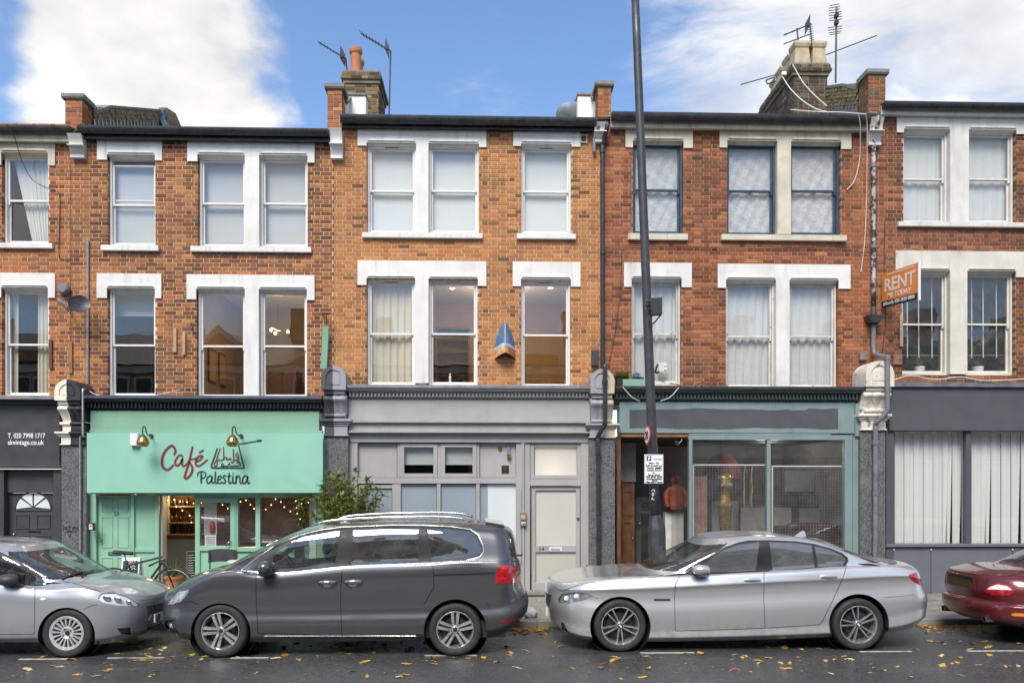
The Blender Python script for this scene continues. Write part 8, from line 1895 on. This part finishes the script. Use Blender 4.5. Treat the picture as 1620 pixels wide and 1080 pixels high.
# graffiti on the first pilaster
g_ = MB(); q = random.Random(2); fz = lambda p: (100+p[0]*.135, 832+p[1]*.125)
for pts in ([(0,60),(10,0),(25,45),(40,5),(45,60)], [(60,10),(95,5),(62,35),(95,60),(55,62)], [(110,60),(115,5),(140,15),(118,35),(150,65)], [(135,0),(160,40),(170,5),(172,60)], [(20,75),(150,70)], [(60,95),(75,130),(95,90)]): stroke_px(g_, pts, .8, 15.074, fz)
tag(g_.build('graffiti', 'ink_black'), 'black scrawled tag sprayed on the granite pilaster beside the fanlight door', 'graffiti')

# ------------------------------------------------------------------ in the teal shop
def grille(label, a, b, t_, bt, Y):
    t = thing('security_grille', label, 'grille', A((a+b)/2, bt, Y), 'wire grilles behind the teal shop glass'); x0, x1, z0, z1 = xa(a, Y), xa(b, Y), za(bt, Y, a), za(t_, Y, a); m = MB()
    m.box(x0, x1, Y, Y+.025, z1-.025, z1); m.box(x0, x0+.025, Y+.001, Y+.024, z0, z1-.026); m.box(x1-.025, x1, Y+.001, Y+.024, z0, z1-.026); m.build('frame', 'white_plastic', t); w = MB(); n = int((x1-x0)/.052)
    for i in range(1, n): xx = x0+(x1-x0)*i/n; w.box(xx-.0016, xx+.0016, Y+.008, Y+.0124, z0, z1-.02)
    n = int((z1-z0)/.052)
    for i in range(1, n): zz = z0+(z1-z0)*i/n; w.box(x0+.02, x1-.02, Y+.0126, Y+.017, zz-.0016, zz+.0016)
    w.build('wire_mesh', 'galvanised', t)
grille('white framed wire grille behind the shop glass before the gold mannequin', 1096, 1213, 734, 880, 15.36); grille('white framed wire grille behind the shop glass before the leather sofa', 1221, 1340, 736, 880, 15.36)
pmat('gold', (.42,.27,.08), .32, .2, 12, metal=.7); pmat('red_cloth', (.16,.01,.01), .6, .2, 8); pmat('orange_cloth', (.15,.03,.014), .7, .25, 8); pmat('pink_cloth', (.36,.2,.16), .8, .2, 8); pmat('leather', (.05,.016,.013), .4, .25, 8); pmat('dusty_white', (.5,.49,.45), .7, .15, 4); pmat('drift', (.36,.27,.15), .8, .25, 12)
# mannequin: headless torso to the thighs
t = thing('mannequin', 'headless gold mannequin in a bikini standing in the teal shop window', 'mannequin', A(1147, 905, 15.9)); cx = A(1147, 0, 15.9).x; zs = lambda py: za(py, 15.9, 1147); k = 15.9/FPX
sec = [(905, 4.5, .8), (870, 5.5, .85), (846, 7.2, .9), (820, 9.6, .85), (806, 11, .8), (797, 11.2, .78), (788, 9.2, .75), (780, 7.8, .72), (773, 8.4, .72), (765, 9.6, .8), (759, 10, .78), (753, 10.5, .62), (750, 8, .5), (748, 3, .5)]
zz = np.array([zs(s_[0]) for s_ in sec]); rw = np.array([s_[1]*k for s_ in sec]); ra = np.array([s_[2] for s_ in sec]); o_ = np.argsort(zz); fr, fa = pchip(list(zip(zz[o_], rw[o_]))), pchip(list(zip(zz[o_], ra[o_])))
def torso(u, v):
    z = zz.min()+(zz.max()-zz.min())*v; r_ = float(fr(z)); a = u*6.2832; x = r_*math.cos(a); y = r_*float(fa(z))*math.sin(a)
    bust = .035*math.exp(-((z-zs(768))/.06)**2)*(math.exp(-((x-.055)/.05)**2)+math.exp(-((x+.055)/.05)**2)); cleft = .03*max(0, min(1, (zs(800)-z)/.2))*math.exp(-(x/.02)**2)
    return (cx+x, 15.9+y-(bust if math.sin(a) < 0 else 0)+(cleft if math.sin(a) < 0 else 0), z)
MB().grid(torso, 40, 60).build('body', 'gold', t, smooth=True)
for sg in (-1, 1):
    p = Vector((cx+sg*.06, 15.9-.1, zs(767))); blob(p, .06, .035, .045, 2).build('bikini_cup', 'drift', t, smooth=True); MB().tube([p+Vector((0, 0, .03)), Vector((cx+sg*.09, 15.88, zs(751)))], .006, 5).build('strap', 'drift', t)
    MB().tube([(cx+sg*.12, 15.9, zs(754)), (cx+sg*.135, 15.89, zs(757))], [.05, .035], 10).build('arm_stump', 'gold', t, smooth=True)
MB().grid(lambda u, v: (cx+.14*math.cos(u*6.2832), 15.9+.115*math.sin(u*6.2832), zs(799)+.05*v+.015*math.cos(2*u*6.2832)), 32, 2).build('bikini_band', 'drift', t, smooth=True)
t = thing('hanging_lamp', 'large red fringed lamp shade hanging in the teal shop window', 'lamp shade', A(1142, 760, 16.6)); c = A(1142, 740, 16.6); MB().lathe([(.06, .3), (.16, .27), (.3, .12), (.37, -.08), (.38, -.22)], 32, tuple(c)).build('shade', 'red_cloth', t, smooth=True); MB().tube([c+Vector((0, 0, .28)), c+Vector((0, 0, .55))], .012, 6).build('flex', 'cable_black', t)
o = curtain(1099, 1119, 753, 900, 'pink_cloth', 'dusty pink striped cloth hanging beside the gold mannequin', 3, .03, Y=15.7, cat='cloth', name='hanging_cloth')
t = thing('hooded_coat', 'orange-red hooded coat hung behind the angled lobby glass', 'coat', A(1068, 860, 15.95)); c = A(1069, 0, 15.95).x; zt_ = za(752, 15.95, 1069)
rp = pchip([(0, .0), (.015, .055), (.08, .09), (.17, .095), (.26, .075), (.31, .09), (.37, .155), (.6, .17), (.85, .18), (1, .165)])
MB().grid(lambda u, v: (c+float(rp(v))*(1+.07*math.sin(u*25+v*4))*math.cos(u*6.2832), 15.95+.65*float(rp(v))*math.sin(u*6.2832), zt_-.66*v), 40, 30).build('cloth', 'orange_cloth', t, smooth=True); 
for sg in (-1, 1): MB().tube(smoothpath([(c+sg*.11, 15.93, zt_-.25), (c+sg*.185, 15.9, zt_-.34), (c+sg*.2, 15.87, zt_-.5), (c+sg*.17, 15.84, zt_-.62)], 4), [.05]*4+[.058]*4+[.05]*4+[.045], 10).build('sleeve', 'orange_cloth', t, smooth=True)
blob((c-.01, 15.888, zt_-.095), .048, .018, .06, 2).build('hood_opening', 'interior_dark', t, smooth=True)
MB().tube([(c, 15.95, zt_), (c, 16.0, zt_+.15)], .01, 5).build('hook', 'dark_metal', t); MB().box(c-.2, c+.16, 15.98, 16.2, .55, zt_-.72).build('stand', 'dusty_white', t)
for px, lab in ((1177, 'pale bare branch hung beside the red lamp shade, straighter one'), (1188, 'pale gnarled branch hung beside the shop mullion')):
    q = random.Random(px); tube_thing('driftwood', lab, 'branch', [A(px+2, 735, 16.2), A(px+q.uniform(-2, 2), 755, 16.2), A(px+q.uniform(-3, 2), 775, 16.2), A(px+q.uniform(-2, 2), 790, 16.2), A(px+1, 802, 16.2)], [.012]*4+[.02]*4+[.026]*4+[.02]*4+[.01], 'drift', sm=4)
def framed(label, a, b, t_, bt, Y, mat='dusty_white', fm='brown_wood'):
    o = panel_frame(None, 'picture_frame', fm, a, b, t_, bt, Y, Y+.03, .025); bx(o, 'picture', mat, a+.5, b-.5, t_+.5, bt-.5, Y+.01, Y+.028, .001); tag(o, label, 'picture')
framed('large pale canvas leaning behind the gold mannequin', 1124, 1170, 790, 900, 17.2); framed('wide pale canvas leaning below the hung branches', 1170, 1212, 800, 900, 17.0); framed('pale canvas leaning beside the shop mullion', 1222, 1254, 800, 900, 17.0); framed('silvery wrapped picture hung on the shop back wall', 1240, 1302, 742, 778, 17.6, 'film', 'grey_metal'); framed('pale square picture on the desk beside the sofa', 1262, 1300, 802, 830, 17.3); framed('small framed print propped at the shop end wall', 1304, 1326, 805, 828, 17.2, 'plaster_cream', 'pale_wood'); framed('narrow pale print on the shop end wall', 1320, 1331, 745, 770, 17.4, 'plaster_cream', 'pale_wood')
t = thing('desk', 'dark wooden desk standing behind the leather sofa', 'desk', A(1272, 930, 17.8)); bx(t, 'desk_top', 'brown_wood', 1254, 1305, 797, 801, 17.4, 18.2)
for px in (1256, 1301): bx(t, 'leg', 'brown_wood', px, px+4, 801, 915, 17.45, 17.55)
t = thing('sofa', 'dark brown leather sofa behind the teal shop glass', 'sofa', A(1290, 920, 16.1)); x0, x1 = xa(1247, 16.1), xa(1332, 16.1); zt_ = za(826, 16.1, 1290)
blob(((x0+x1)/2, 16.25, zt_-.28), (x1-x0)/2, .13, .28, 5, 40, 16).build('backrest', 'leather', t, smooth=True); blob(((x0+x1)/2, 16.65, zt_-.42), (x1-x0)/2*.95, .36, .14, 5, 40, 12).build('seat', 'leather', t, smooth=True)
for x_ in (x0+.05, x1-.05): blob((x_, 16.6, zt_-.25), .1, .4, .17, 4).build('armrest', 'leather', t, smooth=True)
MB().box(x0+.1, x1-.1, 16.2, 16.95, .13, zt_-.55).build('base', 'leather', t)
t = thing('work_light', 'small chrome spotlight under the teal fascia in the lobby', 'lamp', A(1076, 695, 15.5)); p = A(1074, 697, 15.5); MB().tube([p+Vector((-.05, -.06, -.04)), p+Vector((.04, .05, .03))], [.05, .035], 12).build('head', 'chrome', t, sharp=40); MB().tube([p, p+Vector((.05, 0, .1))], .012, 6).build('arm', 'dark_metal', t)
q = random.Random(6)
light_point('shop_fill', A(1215, 712, 15.9), (1, .93, .84), 12, .25)  # unseen fill light added to brighten the things behind the shop glass
light_point('shop_back_fill', A(1215, 700, 17.6), (1, .9, .78), 14, .25)  # second unseen fill, added to lift the back of the shop

# ------------------------------------------------------------------ lamp post and signs
t = thing('lamp_post', 'tall leaning dark grey lamp post on the pavement behind the silver saloon', 'lamp post', A(1042, 978, 12.55)); b, s0, top = A(1041.5, 977, 12.55), A(1037, 832, 12.55), A(1003.5, -40, 12.55)
MB().tube([s0+(top-s0)*(i/8) for i in range(9)], [.078-.018*i/8 for i in range(9)], 16).build('shaft', 'dark_metal', t, smooth=True)
MB().tube([Vector((b.x, b.y, .09)), s0+Vector((.02, 0, -.05)), s0+Vector((0.02, 0, .0)), s0+(top-s0)*.02], [.135, .135, .125, .085], 8).build('base_section', 'dark_metal', t, sharp=30)
p = s0.lerp(b, .35); MB().box(p.x-.06, p.x+.07, 12.4, 12.43, p.z-.25, p.z+.2).build('access_door', 'charcoal_paint', t)
m = MB(); stroke_px(m, [(1031, 776), (1034, 774), (1036, 777)], .8, 12.44); stroke_px(m, [(1031, 781), (1033, 779), (1034.5, 781), (1033, 783.5), (1031, 781)], .8, 12.44); stroke_px(m, [(1033, 786), (1031, 789), (1035, 790)], .8, 12.44); m.build('sticker', 'ink_white', t)
t = thing('speed_sign', 'round twenty speed sign seen nearly edge-on on the lamp post', 'sign', A(1023, 688, 12.5)); c = A(1023.5, 688, 12.42); n_ = Vector((-.9966, -.085, 0)).normalized(); u = Vector((0, 0, 1)); v = n_.cross(u)
for rr, mt, nm, of in ((.15, 'sign_red', 'rim', 0), (.118, 'sign_white', 'face', .004)): MB().add([c+n_*of+(u*math.cos(a)+v*math.sin(a))*rr for a in [i*6.2832/28 for i in range(28)]]+[c+n_*(of-.012)+(u*math.cos(a)+v*math.sin(a))*rr for a in [i*6.2832/28 for i in range(28)]], [tuple(range(28)), tuple(range(55, 27, -1))]+[(i, (i+1) % 28, 28+(i+1) % 28, 28+i) for i in range(28)]).build(nm, mt, t)
me = text_mesh('20', .17, .004, align='CENTER'); me.transform(Matrix.Translation(c+n_*.008-Vector((0, 0, .06))) @ Matrix.Rotation(math.atan2(n_.x, -n_.y), 4, 'Z') @ Matrix.Rotation(math.pi/2, 4, 'X')); obj('lettering', me, 'ink_black', t); MB().tube([c-n_*.01, A(1030, 688, 12.55)], .02, 6).build('clip', 'galvanised', t)
YP_ = 12.4; t = thing('parking_sign', 'white residents parking sign with blue letter on the lamp post', 'sign', A(1034, 766, YP_)); p0, p1 = A(1019.5, 764.5, YP_), A(1049.5, 718.5, YP_)
MB().cbox(p0.x, p1.x, YP_, YP_+.012, p0.z, p1.z, .002).build('plate', 'sign_white', t); m = MB(); frame_rect(m, p0.x+.006, p1.x-.006, p0.z+.006, p1.z-.006, .004, YP_-.001, YP_+.002); m.build('border', 'ink_black', t)
bx(t, 'symbol_panel', 'ink_blue', 1023, 1030.5, 721, 728.5, YP_-.003, YP_+.002, .001); text('P', xa(1025.2, YP_), YP_-.005, za(727.4, YP_, 1026), .062, 'ink_white', t, None, .003); text('Camden', xa(1034, YP_), YP_-.003, za(727, YP_, 1026), .034, 'ink_blue', t, xa(1047, YP_)-xa(1034, YP_))
for k, (s_, a, b_) in enumerate((('Mon - Fri', 1027, 1042), ('8.30 am-6.30 pm', 1021.5, 1047.5), ('Permit', 1024, 1034), ('holders', 1023, 1035), ('or', 1032.5, 1036.5), ('Pay by phone', 1025, 1044.5), ('020 8333 3530', 1022, 1047.5), ('quoting location', 1023, 1047), ('10216', 1031, 1039), ('Max stay 2 hours', 1022.5, 1047.5))):
    py = (733.5, 737.5, 741.2, 744.7, 748.3, 752, 755.2, 758.4, 760.8, 763.4)[k]; text(s_, xa(a, YP_), YP_-.003, za(py, YP_, 1034), .036, 'ink_black', t, xa(b_, YP_)-xa(a, YP_), .0012)
bx(t, 'zone_panel', 'ink_black', 1036.5, 1046.5, 738.8, 744.8, YP_-.003, YP_+.002, .001); text('CA-B', xa(1037.5, YP_), YP_-.005, za(743.8, YP_, 1040), .04, 'ink_white', t, xa(1045.5, YP_)-xa(1037.5, YP_), .001)
t = thing('monitor_box', 'black monitor box strapped to the lamp post with a looped cable', 'box', A(1036, 500, 12.45)); c = A(1036, 486, 12.4)
MB().prism_z([(c.x-.075, 12.33), (c.x+.085, 12.27), (c.x+.105, 12.42), (c.x-.05, 12.5)], za(498.5, 12.4, 1036), za(473, 12.4, 1036)).build('case', 'black_plastic', t)
for py in (478, 481, 490): p = A(1022.5, py, 12.5); MB().tube([p+Vector((-.03, -.09, 0)), p+Vector((.08, -.09, 0))], .012, 6).build('strap', 'chrome', t)
MB().tube(smoothpath([A(1027, 498, 12.4), A(1030, 512, 12.38), A(1037, 508, 12.38), A(1046, 497, 12.36)], 6), .011, 6).build('looped_cable', 'cable_black', t, smooth=True)

# ------------------------------------------------------------------ fallen leaves, litter
q = random.Random(77)
pmat('leaf_gold', (.46,.28,.04), .55, .3, 40, bump=0); pmat('leaf_brown', (.26,.11,.025), .6, .3, 40, bump=0); pmat('leaf_pale', (.5,.4,.2), .6, .3, 40, bump=0)
def leaf_mesh(q):
    L = 1; pts = [(-.5,0),(-.3,.2),(-.12,.16),(.0,.36),(.12,.18),(.3,.2),(.5,0),(.3,-.2),(.12,-.17),(0,-.34),(-.12,-.17),(-.3,-.2)]; cu = q.uniform(-.1, .35); cv = q.uniform(-.1, .3)
    f = lambda x, y: (x, y, .03+cu*x*x+cv*y*y+.05*math.sin(5*x+q.random()))
    V = [f(0, 0)]+[f(x*q.uniform(.85, 1.1), y*q.uniform(.8, 1.15)) for x, y in pts]; n = len(pts); me = bpy.data.meshes.new('fallen_leaf'); me.from_pydata(V+[(-.5, 0, .03), (-.85, .04, .05), (-.84, .06, .05)], [], [(0, 1+i, 1+(i+1) % n) for i in range(n)]+[(n+1, n+2, n+3)]); return me
LM = {}
for mt in ('leaf_gold', 'leaf_brown', 'leaf_pale', 'leaf_yellow'):
    LM[mt] = []
    for k in range(5): me = leaf_mesh(q); me.materials.append(M[mt]); LM[mt].append(me)
def ground_at(px, py, z=0):
    a, b = (px-810)/FPX, (HOR-py)/FPX; t_ = (CAMH-z)/-b; f = Vector((math.sin(YAW), math.cos(YAW), 0)); r_ = Vector((math.cos(YAW), -math.sin(YAW), 0)); p = (f+a*r_)*t_; return Vector((p.x, p.y, z))
def drop(px, py, mt, s_, z=.0, lab='gold'):
    p = ground_at(px, py, z); o = obj('fallen_leaf', q.choice(LM[mt]), None, None, p, (q.uniform(-.15, .15), q.uniform(-.15, .15), q.uniform(0, 6.28))); o.scale = (s_, s_*q.uniform(.7, 1), s_); tag(o, lab, 'leaf', 'fallen leaves')
LAB = {'leaf_gold': 'golden fallen leaf lying on the wet road', 'leaf_yellow': 'bright yellow fallen leaf lying on the wet road', 'leaf_brown': 'brown fallen leaf lying on the wet road', 'leaf_pale': 'pale bleached fallen leaf lying on the wet road'}
KL = {k: v.replace('on the wet road', 'in the drift along the kerb') for k, v in LAB.items()}
for i in range(185):
    px, py = q.uniform(-5, 1625), 1014+60*q.random()**1.9
    if q.random() < .35: px = q.choice((190, 230, 1220, 1250, 1500, 1550, 600))+q.gauss(0, 40)
    if py < 1036 and (310 < px < 400 or 680 < px < 765 or 940 < px < 1025 or 1315 < px < 1402 or 66 < px < 145): py += 24
    mt = q.choices(list(LAB), (4, 3, 3, 3))[0]; drop(px, py, mt, q.uniform(.08, .17), 0, LAB[mt])
for a, b, y0, y1, n in ((768, 866, 997, 1004, 42), (1462, 1570, 993, 1001, 42), (225, 262, 1006, 1014, 10)):
    for i in range(n): mt = q.choices(list(KL), (4, 2, 5, 1))[0]; drop(q.uniform(a, b), q.uniform(y0, y1), mt, q.uniform(.06, .12), 0, KL[mt])
PV = {k: v.replace('on the wet road', 'on the pavement by the shopfronts') for k, v in LAB.items()}
for i in range(16): mt = q.choices(list(PV), (3, 1, 4, 2))[0]; drop(q.choice((q.uniform(1465, 1540), q.uniform(800, 870))), q.uniform(940, 975), mt, q.uniform(.06, .1), .103, PV[mt])
c = ground_at(840, 977, .1); ph = [q.uniform(0, 6) for _ in range(6)]
o = MB().grid(lambda u, v: (c.x+(.1+.03*math.sin(u*25+ph[0])*math.sin(v*7))*math.sin(v*3.14)*math.cos(u*6.2832), c.y+(.08+.02*math.sin(u*19+ph[1]))*math.sin(v*3.14)*math.sin(u*6.2832), c.z+.0+.15*(1-math.cos(v*3.14))/2+.02*math.sin(u*31+v*11)), 28, 16).build('plastic_bag', 'net_grey', None, smooth=True); tag(o, 'crumpled white plastic bag on the pavement edge behind the people carrier', 'bag')

# things in the lit room above the grey shop
t = thing('bookcase', 'dark open bookcase at the back of the lit room above the grey shop', 'bookcase', A(715, 610, 18.6)); bx(t, 'back', 'brown_wood', 690, 742, 520, 612, 18.75, 18.78); panel_frame(t, 'case', 'brown_wood', 689, 743, 518, 613, 18.45, 18.75, .04)
for k in range(4):
    bx(t, 'shelf', 'brown_wood', 691, 741, 536+k*19, 538+k*19, 18.47, 18.74)
t = thing('figurine', 'tiny pale figurine on the lit window sill above the grey shop', 'figurine', A(712, 606, 15.72)); c = A(712, 605, 15.75); MB().lathe([(0, 0), (.03, 0), (.03, .02), (.012, .04), (.026, .09), (.018, .13), (.0, .14)], 12, (c.x, 15.75, c.z)).build('body', 'white_plastic', t, smooth=True); MB().sphere((c.x, 15.75, c.z+.155), .02, 10, 8).build('head', 'white_plastic', t, smooth=True)

# wet leaf litter in the gutter and under the cars, too fine to count
V, F = [], []; q = random.Random(99)
def litter(x, y, s_):
    a = q.uniform(0, 6.28); n = 7; o = len(V); c, d = math.cos(a), math.sin(a)
    for k in range(n):
        t_ = 2*math.pi*k/n; r_ = s_*(1 if k % 2 else .6)*q.uniform(.7, 1.1); u, w = r_*math.cos(t_), .6*r_*math.sin(t_); V.append((x+u*c-w*d, y+u*d+w*c, .006+q.uniform(0, .012)))
    F.append(tuple(range(o, o+n)))
for i in range(300): litter(q.uniform(-10.5, 12.5), 12.28-abs(q.gauss(0, .14)), q.uniform(.025, .05))
for a, b in ((768, 866), (1455, 1600)):
    for i in range(260): litter(q.uniform(xa(a, 12.2), xa(b, 12.2)), 12.27-abs(q.gauss(0, .13)), q.uniform(.035, .065))
for i in range(160): litter(q.uniform(-9, 10), q.uniform(9.2, 10.6), q.uniform(.015, .035))
for mt, k in (('leaf_brown', 0), ('leaf_gold', 1)):
    me = bpy.data.meshes.new('leaf_litter'); me.from_pydata(V, [], [f for i, f in enumerate(F) if i % 2 == k]); o = obj('leaf_litter', me, mt); tag(o, 'fine wet brown leaf litter lining the gutter' if k == 0 else 'fine wet golden leaf litter lining the gutter', 'leaf litter', kind='stuff')
